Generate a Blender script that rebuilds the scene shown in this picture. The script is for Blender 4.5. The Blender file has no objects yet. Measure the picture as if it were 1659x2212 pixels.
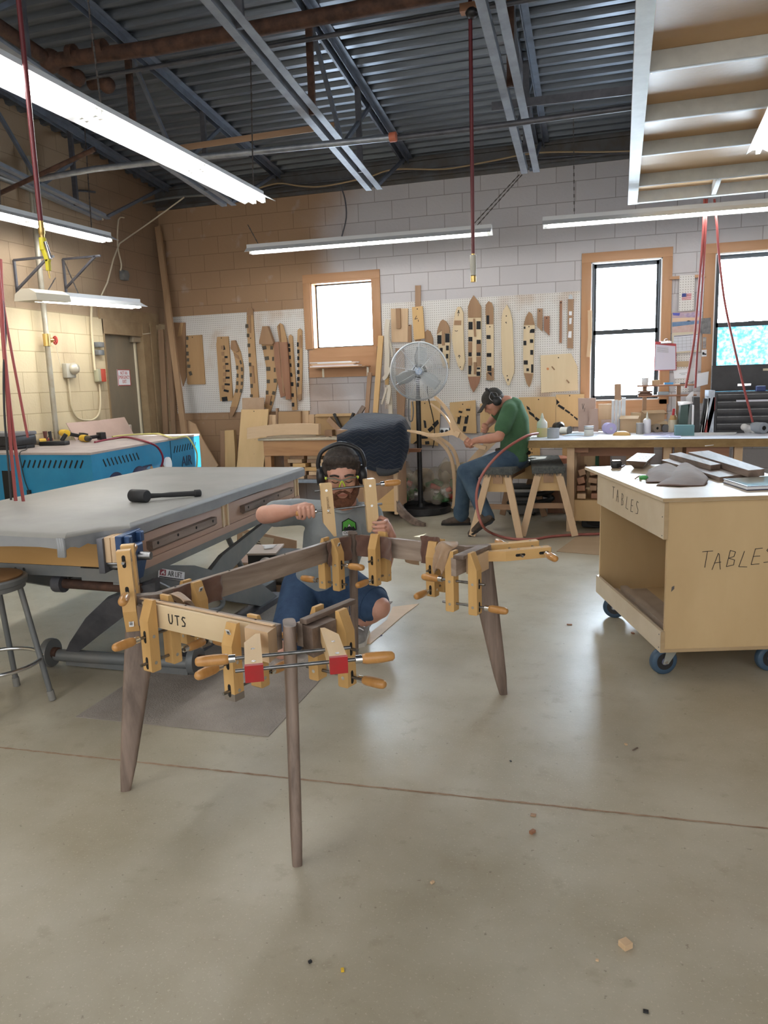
import bpy, bmesh, math, random
from mathutils import Vector as V, Matrix as M
random.seed(7)
SC=bpy.context.scene; COL=SC.collection
pi=math.pi
# ---------------------------------------------------------------- camera
FPX,YAW,PIT,ROL,CH=1650.0,.3020,.1670,-.0319,1.46
WL,BK=-5.58,8.79            # left wall x, back wall y
def axes():
    cy,sy=math.cos(YAW),math.sin(YAW)
    f=V((-sy*math.cos(PIT),cy*math.cos(PIT),-math.sin(PIT))); r0=V((cy,sy,0)); u0=r0.cross(f)
    return r0*math.cos(ROL)+u0*math.sin(ROL),u0*math.cos(ROL)-r0*math.sin(ROL),f
CR,CU,CF=axes(); EYE=V((0,0,CH))
def ray(x,y): return CR*((x-829.5)/FPX)-CU*((y-1106)/FPX)+CF
def PY(x,y,Y): d=ray(x,y); return EYE+d*(Y/d.y)
def PX(x,y,X): d=ray(x,y); return EYE+d*(X/d.x)
def PZ(x,y,Z=0): d=ray(x,y); return EYE+d*((Z-CH)/d.z)
def PD(x,y,D): return EYE+ray(x,y)*D           # at depth D along the view axis
cam=bpy.data.cameras.new('camera'); co=bpy.data.objects.new('camera',cam); COL.objects.link(co)
mw=M.Identity(4)
for i,a in enumerate((CR,CU,-CF)):
    for k in range(3): mw[k][i]=a[k]
mw.translation=EYE; co.matrix_world=mw
cam.sensor_fit='HORIZONTAL'; cam.sensor_width=36; cam.lens=36*FPX/1659; cam.clip_start=.02; SC.camera=co
# ---------------------------------------------------------------- materials
def nd(nt,t,**k):
    n=nt.nodes.new(t)
    for a,b in k.items():
        if a.startswith('i_'):
            key=a[2:]; n.inputs[int(key) if key.isdigit() else key.replace('_',' ')].default_value=b
        else: setattr(n,a,b)
    return n
def c4(c): return (c[0],c[1],c[2],1)
def hx(s): # sRGB hex -> linear
    o=[]
    for i in (0,2,4):
        v=int(s[i:i+2],16)/255; o.append(v/12.92 if v<=.04045 else ((v+.055)/1.055)**2.4)
    return tuple(o)
def mat(name,c,rough=.6,metal=0.,c2=None,ns=6.,st=(1,1,1),lo=.35,hi=.65,bump=0.,bs=None,emit=0.,trans=0.,alpha=1.,detail=5.,dist=0.,sheen=0.,coord='Object'):
    if isinstance(c,str): c=hx(c)
    if isinstance(c2,str): c2=hx(c2)
    m=bpy.data.materials.new(name); m.use_nodes=True; nt=m.node_tree; b=nt.nodes['Principled BSDF']
    b.inputs['Base Color'].default_value=c4(c); b.inputs['Roughness'].default_value=rough; b.inputs['Metallic'].default_value=metal
    if emit: b.inputs['Emission Color'].default_value=c4(c); b.inputs['Emission Strength'].default_value=emit
    if trans: b.inputs['Transmission Weight'].default_value=trans
    if alpha<1: b.inputs['Alpha'].default_value=alpha
    if sheen: b.inputs['Sheen Weight'].default_value=sheen
    if c2 or bump:
        tc=nd(nt,'ShaderNodeTexCoord'); mp=nd(nt,'ShaderNodeMapping'); mp.inputs['Scale'].default_value=st
        nt.links.new(tc.outputs[coord],mp.inputs[0])
        if c2:
            n=nd(nt,'ShaderNodeTexNoise',i_Scale=ns,i_Detail=detail,i_Roughness=.6,i_Distortion=dist); nt.links.new(mp.outputs[0],n.inputs['Vector'])
            r=nd(nt,'ShaderNodeValToRGB'); r.color_ramp.elements[0].position=lo; r.color_ramp.elements[1].position=hi
            r.color_ramp.elements[0].color=c4(c); r.color_ramp.elements[1].color=c4(c2)
            nt.links.new(n.outputs['Fac'],r.inputs[0]); nt.links.new(r.outputs[0],b.inputs['Base Color'])
        if bump:
            n2=nd(nt,'ShaderNodeTexNoise',i_Scale=bs or ns*4,i_Detail=4.); nt.links.new(mp.outputs[0],n2.inputs['Vector'])
            bp=nd(nt,'ShaderNodeBump',i_Strength=bump,i_Distance=.01); nt.links.new(n2.outputs['Fac'],bp.inputs['Height']); nt.links.new(bp.outputs[0],b.inputs['Normal'])
    return m
def wood(name,c,c2,ax=2,rough=.5,s=9.,lo=.3,hi=.7,str_=.1):
    st=[1,1,1]; st[ax]=str_
    return mat(name,c,rough,c2=c2,ns=s,st=st,lo=lo,hi=hi,detail=6,dist=.6)
# ---------------------------------------------------------------- mesh building
class MB:
    def __init__(s): s.b=bmesh.new()
    def poly(s,pts): return s.b.faces.new([s.b.verts.new(p) for p in pts])
    def box(s,c,d,R=None,bv=0.):
        """box with centre c, full size d, optional 3x3/4x4 rotation"""
        t=bmesh.ops.create_cube(s.b,size=1); vs=t['verts']
        for v in vs: v.co=V((v.co.x*d[0],v.co.y*d[1],v.co.z*d[2]))
        if bv:
            es=list({e for v in vs for e in v.link_edges})
            r=bmesh.ops.bevel(s.b,geom=es,offset=bv,segments=2,affect='EDGES',profile=.5); vs=list({v for f in r['faces'] for v in f.verts}|{v for v in vs if v.is_valid})
        R=R.to_3x3() if R is not None else M.Identity(3)
        c=V(c)
        for v in vs: v.co=R@v.co+c
        return s
    def bx(s,lo,hi,bv=0.):
        lo=V(lo);hi=V(hi); return s.box((lo+hi)/2,[abs(a) for a in (hi-lo)],None,bv)
    def bar(s,p,q,w,t,up=(0,0,1),bv=0.):
        """rectangular bar from p to q; w across, t along 'up'"""
        p=V(p);q=V(q); z=(q-p); L=z.length; z.normalize(); u=V(up); x=u.cross(z)
        if x.length<1e-4: x=V((1,0,0)).cross(z)
        if x.length<1e-4: x=V((0,1,0)).cross(z)
        x.normalize(); y=z.cross(x); R=M((x,y,z)).transposed()
        return s.box((p+q)/2,(w,t,L),R,bv)
    def prism(s,pts,dv):
        """extrude a planar polygon of 3-D points along vector dv"""
        dv=V(dv); a=[s.b.verts.new(p) for p in pts]; b=[s.b.verts.new(V(p)+dv) for p in pts]; n=len(a)
        s.b.faces.new(a); s.b.faces.new(b[::-1])
        for i in range(n): s.b.faces.new((a[(i+1)%n],a[i],b[i],b[(i+1)%n]))
        return s
    def loft(s,rings,cap=True,closed=True):
        R=[[s.b.verts.new(p) for p in r] for r in rings]; n=len(R[0])
        for a,b in zip(R,R[1:]):
            for i in range(n if closed else n-1): s.b.faces.new((a[i],a[(i+1)%n],b[(i+1)%n],b[i]))
        if cap and closed: s.b.faces.new(R[0][::-1]); s.b.faces.new(R[-1])
        return s
    def cyl(s,p,q,r,r2=None,n=12,cap=True):
        p=V(p);q=V(q); r2=r if r2 is None else r2; z=(q-p).normalized(); x=z.orthogonal().normalized(); y=z.cross(x)
        ring=lambda c,rr:[c+(x*math.cos(2*pi*i/n)+y*math.sin(2*pi*i/n))*rr for i in range(n)]
        return s.loft([ring(p,r),ring(q,r2)],cap)
    def lathe(s,prof,o=(0,0,0),ax=(0,0,1),n=20):
        """prof: list of (radius, height along ax)"""
        o=V(o); z=V(ax).normalized(); x=z.orthogonal().normalized(); y=z.cross(x)
        return s.loft([[o+z*h+(x*math.cos(2*pi*i/n)+y*math.sin(2*pi*i/n))*max(r,1e-4) for i in range(n)] for r,h in prof])
    def tube(s,pts,r,n=8,smooth=0,closed=False):
        pts=[V(p) for p in pts]
        if smooth: pts=spline(pts,smooth,closed)
        N=len(pts); rings=[]; t0=None; x=None
        for i,p in enumerate(pts):
            if closed: t=(pts[(i+1)%N]-pts[i-1])
            else: t=pts[min(i+1,N-1)]-pts[max(i-1,0)]
            t.normalize()
            if x is None: x=t.orthogonal().normalized()
            x=(x-t*x.dot(t)); x.normalize(); y=t.cross(x); rr=r[i*len(r)//N] if isinstance(r,(list,tuple)) else r
            rings.append([p+(x*math.cos(2*pi*k/n)+y*math.sin(2*pi*k/n))*rr for k in range(n)])
        if closed: rings.append(rings[0])
        return s.loft(rings,not closed)
    def ball(s,c,r,n=12,R=None):
        if not hasattr(r,'__len__'): r=(r,r,r)
        t=bmesh.ops.create_uvsphere(s.b,u_segments=n,v_segments=max(6,n*2//3),radius=1)
        R=R.to_3x3() if R is not None else M.Identity(3)
        for v in t['verts']: v.co=R@V((v.co.x*r[0],v.co.y*r[1],v.co.z*r[2]))+V(c)
        return s
    def cone(s,p,q,r,r2,n=14):
        """tapered capsule"""
        p=V(p);q=V(q); s.cyl(p,q,r,r2,n,True); s.ball(p,r*1.0,n); s.ball(q,r2*1.0,n); return s
    def torus(s,c,R,r,ax=(0,0,1),n=32,m=8):
        z=V(ax).normalized(); x=z.orthogonal().normalized(); y=z.cross(x); c=V(c)
        return s.tube([c+(x*math.cos(2*pi*i/n)+y*math.sin(2*pi*i/n))*R for i in range(n)],r,m,0,True)
    def stroke(s,lines,o,ux,uy,w,t=.0012):
        """pen strokes: each a list of 2-D points in the plane (o,ux,uy)"""
        o=V(o);ux=V(ux);uy=V(uy); n=ux.cross(uy).normalized()
        for ln in lines:
            P=[o+ux*a+uy*b for a,b in ln]
            for a,b in zip(P,P[1:]):
                d=(b-a); 
                if d.length<1e-6: continue
                e=n.cross(d).normalized()*w/2; f=d.normalized()*w*.3; a2=a-f;b2=b+f
                s.prism([a2-e,b2-e,b2+e,a2+e],n*t)
        return s
    def me(s,name,mt,smooth=None):
        bmesh.ops.recalc_face_normals(s.b,faces=s.b.faces[:])
        m=bpy.data.meshes.new(name); s.b.to_mesh(m); s.b.free()
        if mt is not None: m.materials.append(mt)
        if smooth is not None:
            for p in m.polygons: p.use_smooth=True
            try: m.set_sharp_from_angle(angle=math.radians(smooth))
            except Exception: pass
        return m
    def put(s,name,mt,parent=None,label=None,cat=None,group=None,kind=None,smooth=40):
        o=bpy.data.objects.new(name,s.me(name,mt,smooth)); COL.objects.link(o)
        if parent is not None: o.parent=parent
        tag(o,label,cat,group,kind); return o
def spline(P,n,closed=False):
    out=[]; N=len(P)
    for i in range(N if closed else N-1):
        g=(lambda k:P[k%N]) if closed else (lambda k:P[max(0,min(N-1,k))])
        a,b,c,d=g(i-1),g(i),g(i+1),g(i+2)
        for k in range(n):
            t=k/n; out.append(.5*((2*b)+(c-a)*t+(2*a-5*b+4*c-d)*t*t+(3*b-a-3*c+d)*t**3))
    if not closed: out.append(P[-1])
    return out
def tag(o,label=None,cat=None,group=None,kind=None):
    for k,v in (('label',label),('category',cat),('group',group),('kind',kind)):
        if v: o[k]=v
    return o
def thing(name,label,cat,loc=(0,0,0),group=None,R=None,kind=None):
    o=bpy.data.objects.new(name,None); o.empty_display_size=.05; COL.objects.link(o)
    m=(R.to_4x4() if R is not None else M.Identity(4)); m.translation=V(loc); o.matrix_basis=m
    return tag(o,label,cat,group,kind)
def kids(o): return [c for c in bpy.data.objects if c.parent is o]
def base(o):
    """move an Empty to the base of its (world-built) parts"""
    ch=[c for c in kids(o) if c.type=='MESH']; pts=[v.co for c in ch for v in c.data.vertices]
    def shift(c,d):
        if c.type=='MESH' and not c.get('_s'): c.data.transform(M.Translation(d)); 
        for g in kids(c): shift(g,d)
    lo=[min(p[i] for p in pts) for i in range(3)]; hi=[max(p[i] for p in pts) for i in range(3)]
    L=V(((lo[0]+hi[0])/2,(lo[1]+hi[1])/2,lo[2])); 
    for c in kids(o): shift(c,-L)
    o.location=L; return o
def one(b,name,mt,label,cat,group=None,kind=None,smooth=40):
    """a thing that is one mesh: origin at its base"""
    o=b.put(name,mt,None,label,cat,group,kind,smooth); vs=o.data.vertices
    lo=[min(v.co[i] for v in vs) for i in range(3)]; hi=[max(v.co[i] for v in vs) for i in range(3)]
    L=V(((lo[0]+hi[0])/2,(lo[1]+hi[1])/2,lo[2])); o.data.transform(M.Translation(-L)); o.location=L; return o
def dup(root,Mx,label=None,group=None):
    r=root.copy(); COL.objects.link(r); r.matrix_basis=Mx@root.matrix_basis
    def rec(a,b):
        for c in kids(a):
            d=c.copy(); COL.objects.link(d); d.parent=b; rec(c,d)
    rec(root,r)
    if label: r['label']=label
    if group: r['group']=group
    return r
def frame(o,x,z):
    """4x4 with local x along x, local z as close to z as possible"""
    x=V(x).normalized(); z=V(z); z=(z-x*z.dot(x)).normalized(); y=z.cross(x)
    m=M((x,y,z)).transposed().to_4x4(); m.translation=V(o); return m
def text(s,name,mt,o,ux,uy,size,parent,width=None,ext=.0006,align='CENTER',label=None):
    cu=bpy.data.curves.new(name,'FONT'); cu.body=s; cu.size=size; cu.align_x=align; cu.align_y='CENTER'; cu.extrude=ext; cu.resolution_u=3
    tmp=bpy.data.objects.new('tmp_text',cu); COL.objects.link(tmp); dg=bpy.context.evaluated_depsgraph_get(); dg.update()
    me=bpy.data.meshes.new_from_object(tmp.evaluated_get(dg)); bpy.data.objects.remove(tmp); bpy.data.curves.remove(cu)
    me.name=name; me.materials.clear(); me.materials.append(mt)
    if width:
        xs=[v.co.x for v in me.vertices]; k=width/max(1e-6,max(xs)-min(xs))
        for v in me.vertices: v.co.x*=k
    x=V(ux).normalized(); y=V(uy).normalized(); z=x.cross(y); m=M((x,y,z)).transposed().to_4x4(); m.translation=V(o); me.transform(m)
    ob=bpy.data.objects.new(name,me); COL.objects.link(ob); ob.parent=parent
    if label: ob['label']=label
    return ob
def fuse(b,voxel,smooth=4,fac=.5):
    """blend overlapping forms held in MB b into one continuous mesh"""
    m=bpy.data.meshes.new('f'); bmesh.ops.recalc_face_normals(b.b,faces=b.b.faces[:]); b.b.to_mesh(m); b.b.free()
    o=bpy.data.objects.new('tmp_fuse',m); COL.objects.link(o)
    r=o.modifiers.new('r','REMESH'); r.mode='VOXEL'; r.voxel_size=voxel
    if smooth: s=o.modifiers.new('s','SMOOTH'); s.iterations=smooth; s.factor=fac
    dg=bpy.context.evaluated_depsgraph_get(); dg.update(); me=bpy.data.meshes.new_from_object(o.evaluated_get(dg))
    bpy.data.objects.remove(o); bpy.data.meshes.remove(m)
    for p in me.polygons: p.use_smooth=True
    return me
def putme(me,name,mt,parent=None,label=None,cat=None):
    me.name=name; me.materials.clear(); me.materials.append(mt)
    o=bpy.data.objects.new(name,me); COL.objects.link(o)
    if parent is not None: o.parent=parent
    return tag(o,label,cat)
# ---------------------------------------------------------------- palette
steel=mat('bare_steel',(.30,.30,.31),.35,1.,c2=(.2,.2,.2),ns=30)
chrome=mat('chrome',(.75,.76,.78),.18,1.)
galv=mat('galvanised',(.42,.45,.50),.42,.8,c2=(.30,.33,.38),ns=14,bump=.1)
darksteel=mat('dark_steel',(.09,.095,.11),.5,.5,c2=(.14,.14,.16),ns=9)
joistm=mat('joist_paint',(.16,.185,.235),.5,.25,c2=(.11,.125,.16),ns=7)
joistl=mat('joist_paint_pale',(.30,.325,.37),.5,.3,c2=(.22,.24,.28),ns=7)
rust=mat('rusty_iron',(.055,.03,.022),.75,.3,c2=(.12,.06,.04),ns=12,bump=.25)
greysteel=mat('grey_paint',(.15,.165,.175),.45,.2,c2=(.20,.20,.195),ns=5)
blackp=mat('black_plastic',(.012,.012,.014),.42,0,c2=(.025,.025,.027),ns=20)
blackr=mat('black_rubber',(.02,.021,.023),.6)
whitep=mat('white_enamel',(.80,.80,.77),.4)
white=mat('white_paper',(.82,.83,.86),.8)
ivory=mat('ivory_plastic',(.62,.56,.42),.5)
redp=mat('red_paint',(.42,.012,.02),.4,c2=(.5,.03,.03),ns=8)
redhose=mat('red_hose',(.34,.075,.07),.45)
maroon=mat('maroon_hose',(.13,.022,.028),.42)
yellow=mat('yellow_plastic',(.75,.48,.03),.4)
brass=mat('brass',(.62,.44,.16),.3,1.)
inkm=mat('ink',(.015,.014,.016),.7)
walnut={i:wood('walnut_%s'%'xyz'[i],(.105,.072,.055),(.265,.195,.155),i,.5,13,.36,.64) for i in range(3)}
maple={i:wood('maple_%s'%'xyz'[i],(.60,.37,.15),(.68,.45,.20),i,.45,8) for i in range(3)}
birch={i:wood('birch_ply_%s'%'xyz'[i],(.64,.50,.31),(.73,.59,.39),i,.5,5) for i in range(3)}
plyt=wood('tan_ply',(.56,.37,.17),(.64,.44,.22),2,.55,5)
pale={i:wood('pale_lumber_%s'%'xyz'[i],(.58,.40,.24),(.68,.49,.31),i,.55,9) for i in range(3)}
pine=wood('fir_beam',(.36,.17,.075),(.50,.28,.13),0,.5,14)
oaktrim={i:wood('cherry_trim_%s'%'xyz'[i],(.42,.215,.10),(.50,.275,.14),i,.45,10) for i in range(3)}
brownw={i:wood('brown_wood_%s'%'xyz'[i],(.30,.175,.10),(.40,.25,.15),i,.55,9) for i in range(3)}
redwood={i:wood('reddish_wood_%s'%'xyz'[i],(.27,.12,.065),(.36,.18,.10),i,.5,9) for i in range(3)}
cardb=mat('cardboard',(.42,.29,.19),.85,c2=(.48,.34,.23),ns=6)
pinkboard=mat('pinkish_board',(.46,.33,.28),.8,c2=(.42,.30,.25),ns=5)
leather=mat('brown_suede',(.115,.055,.04),.85,c2=(.16,.085,.06),ns=14,sheen=.3)
leathert=mat('tan_suede',(.40,.27,.17),.85,c2=(.33,.21,.13),ns=10,sheen=.3)
handle=wood('waxed_handle',(.42,.19,.05),(.58,.31,.11),2,.28,12)
glassm=mat('clear_plastic',(.8,.8,.75),.15,trans=.8)
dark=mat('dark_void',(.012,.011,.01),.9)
# ================================================================ the room
def blockmat(name,uv,base,mort,stain,axis_stain):
    """painted concrete block: uv picks the two world axes; stain = sawdust colour, axis_stain(nt,xyz)->mask socket"""
    m=bpy.data.materials.new(name); m.use_nodes=True; nt=m.node_tree; b=nt.nodes['Principled BSDF']; L=nt.links.new
    b.inputs['Roughness'].default_value=.75
    tc=nd(nt,'ShaderNodeTexCoord'); sp=nd(nt,'ShaderNodeSeparateXYZ'); L(tc.outputs['Object'],sp.inputs[0])
    cb=nd(nt,'ShaderNodeCombineXYZ')
    a1=nd(nt,'ShaderNodeMath',operation='ADD'); a1.inputs[1].default_value=20*.4064+.09; L(sp.outputs[uv],a1.inputs[0]); L(a1.outputs[0],cb.inputs[0])
    a2=nd(nt,'ShaderNodeMath',operation='ADD'); a2.inputs[1].default_value=-3.505+.2032*30; L(sp.outputs[2],a2.inputs[0]); L(a2.outputs[0],cb.inputs[1])
    br=nd(nt,'ShaderNodeTexBrick'); br.offset=.5; br.inputs['Scale'].default_value=1; br.inputs['Brick Width'].default_value=.4064; br.inputs['Row Height'].default_value=.2032
    br.inputs['Mortar Size'].default_value=.0045; br.inputs['Mortar Smooth'].default_value=.4; br.inputs['Bias'].default_value=0
    br.inputs['Color1'].default_value=c4(base); br.inputs['Color2'].default_value=c4([x*.93 for x in base]); br.inputs['Mortar'].default_value=c4(mort)
    L(cb.outputs[0],br.inputs['Vector'])
    mask=axis_stain(nt,sp,tc); mx=nd(nt,'ShaderNodeMix',data_type='RGBA'); mx.blend_type='MIX'
    L(mask,mx.inputs[0]); L(br.outputs['Color'],mx.inputs[6])
    st=nd(nt,'ShaderNodeMix',data_type='RGBA'); st.inputs[7].default_value=c4([x*.74 for x in stain]); st.inputs[6].default_value=c4(stain); L(br.outputs['Fac'],st.inputs[0]); L(st.outputs[2],mx.inputs[7])
    L(mx.outputs[2],b.inputs['Base Color'])
    n=nd(nt,'ShaderNodeTexNoise',i_Scale=40.,i_Detail=4.); L(tc.outputs['Object'],n.inputs['Vector'])
    ad=nd(nt,'ShaderNodeMath',operation='MULTIPLY_ADD'); ad.inputs[1].default_value=-1.2; L(br.outputs['Fac'],ad.inputs[0]); L(n.outputs['Fac'],ad.inputs[2])
    bp=nd(nt,'ShaderNodeBump',i_Strength=.45,i_Distance=.006); L(ad.outputs[0],bp.inputs['Height']); L(bp.outputs[0],b.inputs['Normal'])
    return m
def ramp(nt,sock,a,b):
    r=nd(nt,'ShaderNodeMapRange'); r.interpolation_type='SMOOTHSTEP'; r.inputs['From Min'].default_value=a; r.inputs['From Max'].default_value=b; nt.links.new(sock,r.inputs[0]); return r.outputs[0]
def mul(nt,a,b,op='MULTIPLY'):
    m=nd(nt,'ShaderNodeMath',operation=op); m.use_clamp=True
    for i,s in enumerate((a,b)):
        if isinstance(s,(int,float)): m.inputs[i].default_value=s
        else: nt.links.new(s,m.inputs[i])
    return m.outputs[0]
def noise(nt,tc,s,st=(1,1,1)):
    mp=nd(nt,'ShaderNodeMapping'); mp.inputs['Scale'].default_value=st; nt.links.new(tc.outputs['Object'],mp.inputs[0])
    n=nd(nt,'ShaderNodeTexNoise',i_Scale=s,i_Detail=5.); nt.links.new(mp.outputs[0],n.inputs['Vector']); return n.outputs['Fac']
def st_back(nt,sp,tc):
    n=noise(nt,tc,1.3); o=nd(nt,'ShaderNodeMath',operation='MULTIPLY_ADD'); o.inputs[1].default_value=1.3; nt.links.new(n,o.inputs[0]); nt.links.new(sp.outputs[0],o.inputs[2])
    z=nd(nt,'ShaderNodeMath',operation='MULTIPLY_ADD'); z.inputs[1].default_value=-.16; nt.links.new(sp.outputs[2],z.inputs[0]); nt.links.new(o.outputs[0],z.inputs[2])
    far=ramp(nt,z.outputs[0],-2.65,-3.6)
    f2=noise(nt,tc,5.); return mul(nt,mul(nt,far,.9),mul(nt,ramp(nt,f2,.2,.7),.72,'ADD'))
def st_left(nt,sp,tc):
    # bare sawdust-brown above the wiped zone and round the door; streaks below
    up=ramp(nt,sp.outputs[2],2.27,2.30); y=ramp(nt,sp.outputs[1],6.9,7.6); top=mul(nt,ramp(nt,sp.outputs[2],2.55,2.43),.75)
    a=mul(nt,up,mul(nt,mul(nt,mul(nt,y,.9),top,'MAXIMUM'),.75,'MAXIMUM'))
    s=mul(nt,ramp(nt,noise(nt,tc,2.2,(1,1,.35)),.48,.78),.55); lowd=mul(nt,s,ramp(nt,sp.outputs[2],2.30,2.27))
    return mul(nt,a,lowd,'MAXIMUM')
wallm=blockmat('painted_block_grey',0,hx('c6c2c4'),hx('9c9695'),hx('9d7953'),st_back)
wallL=blockmat('painted_block_cream',1,hx('cdbd9b'),hx('aa9a78'),hx('8a705b'),st_left)
def structure(b,name,mt,label,cat,smooth=None): return b.put(name,mt,None,label,cat,None,'structure',smooth)
# back wall with three openings (block thickness .2)
W1=(-3.563,-2.793,1.89,2.664); W2=(-.328,.392,1.195,2.661); W3=(.90,1.64,1.195,2.661)
b=MB(); xs=sorted({WL-.2,6.2,*W1[:2],*W2[:2],*W3[:2]}); zs=sorted({-.1,3.665,*W1[2:],*W2[2:]})
for i in range(len(xs)-1):
    for k in range(len(zs)-1):
        cx,cz=(xs[i]+xs[i+1])/2,(zs[k]+zs[k+1])/2
        if any(w[0]<cx<w[1] and w[2]<cz<w[3] for w in (W1,W2,W3)): continue
        b.bx((xs[i],BK,zs[k]),(xs[i+1],BK+.2,zs[k+1]))
structure(b,'wall_back',wallm,'painted concrete block wall at the far end, dusty brown towards its corner','wall')
b=MB(); DY0,DY1,DZ=7.50,8.30,2.15
for lo,hi in (((-3,-.1),(DY0,4.9)),((DY0,DZ),(DY1,4.9)),((DY1,-.1),(BK,4.9))):
    b.bx((WL-.2,lo[0],lo[1]),(WL,hi[0],hi[1]))
structure(b,'wall_left',wallL,'cream painted block wall with a bare brown band above and the grey door','wall')
b=MB(); b.bx((6,-3,-.1),(6.2,BK,4.9)); structure(b,'wall_right',wallm,'painted concrete block side wall beyond the rolling cart','wall')
# floor
fm=bpy.data.materials.new('worn_concrete'); fm.use_nodes=True; nt=fm.node_tree; bs=nt.nodes['Principled BSDF']; L=nt.links.new
tc=nd(nt,'ShaderNodeTexCoord')
def nz(s,d=6,o='Object',r=.6):
    n=nd(nt,'ShaderNodeTexNoise',i_Scale=s,i_Detail=float(d),i_Roughness=r); L(tc.outputs[o],n.inputs['Vector']); return n.outputs['Fac']
r=nd(nt,'ShaderNodeValToRGB'); e=r.color_ramp.elements; e[0].position=.34; e[0].color=c4(hx('9f9680')); e[1].position=.66; e[1].color=c4(hx('bcb6a5'))
L(nz(1.1,8),r.inputs[0])
def over(prev,sock,lo,hi,col,amt):
    m=mul(nt,ramp(nt,sock,lo,hi),amt); x=nd(nt,'ShaderNodeMix',data_type='RGBA'); L(m,x.inputs[0]); L(prev,x.inputs[6]); x.inputs[7].default_value=c4(hx(col)); return x.outputs[2]
cl=over(r.outputs[0],nz(2.7,7),.55,.75,'94866e',.5); cl=over(cl,nz(9,6),.58,.70,'8a7d66',.3); cl=over(cl,nz(.7,3),.55,.7,'aea28c',.4)
cl=over(cl,nz(45,3),.66,.74,'6e6352',.6); cl=over(cl,nz(120,2),.40,.30,'cfc7b6',.4)
L(cl,bs.inputs['Base Color'])
rr=nd(nt,'ShaderNodeMapRange'); rr.inputs['To Min'].default_value=.22; rr.inputs['To Max'].default_value=.48; L(nz(3.1,5),rr.inputs[0]); L(rr.outputs[0],bs.inputs['Roughness'])
bp=nd(nt,'ShaderNodeBump',i_Strength=.12,i_Distance=.004); L(nz(60,4),bp.inputs['Height']); L(bp.outputs[0],bs.inputs['Normal']); bs.inputs['Specular IOR Level'].default_value=.45
b=MB(); b.bx((-5.8,-5,-.12),(6,9,0)); structure(b,'floor',fm,'worn pale concrete floor with stains','floor')
# saw-cut joint across the floor
jm=mat('joint_dust',(.27,.17,.11),.9,c2=(.40,.29,.20),ns=25)
b=MB(); p,q=PZ(0,1615),PZ(1659,1790); p=p+(p-q)*.6; q=q+(q-p)*.4; d=(q-p).normalized(); e=V((-d.y,d.x,0)); n=260; up=[];dn=[]
for i in range(n+1):
    c=p.lerp(q,i/n); up.append(c+e*(.0045+random.uniform(-.002,.003))+V((0,0,.0009))); dn.append(c-e*(.0045+random.uniform(-.002,.003))+V((0,0,.0009)))
b.loft([up,dn],closed=False,cap=False); structure(b,'trim_1',jm,'dusty saw-cut control joint across the concrete floor','floor joint')
# roof deck of corrugated steel, sloping down to the back wall
SL=.099
def zt(Y): return 3.85+SL*(8.79-Y)            # underside of the joists' top chords
def zb(Y): return 3.29+SL*(7.4-Y)              # underside of bottom chords
deck=mat('metal_deck',(.165,.19,.225),.36,.55,c2=(.11,.128,.155),ns=5,st=(.3,6,1))
b=MB(); prof=[]; Y=BK+.2; per=.152
while Y>-3:
    for dy,dz in ((0,0),(.045,0),(.06,.038),(.135,.038)):
        yy=Y-dy; prof.append((yy,zt(yy)+.065+dz))
    Y-=per
b.loft([[(-5.8,y,z) for y,z in prof],[(6.2,y,z) for y,z in prof],[(6.2,y,z+.06) for y,z in prof],[(-5.8,y,z+.06) for y,z in prof]],closed=False,cap=False)
structure(b,'ceiling',deck,'corrugated steel roof deck on bar joists','ceiling')
# ledger between wall top and deck
b=MB(); b.bx((WL,BK-.03,3.665),(5,BK+.2,3.93)); b.bx((WL,BK-.09,3.70),(5,BK,3.715)); b.bx((WL,BK-.06,3.88),(5,BK,3.90))
structure(b,'trim_2',mat('ledger_steel',(.13,.135,.145),.5,.4,c2=(.10,.085,.07),ns=4),'dusty grey steel ledger along the top of the block wall','ledger')
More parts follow.
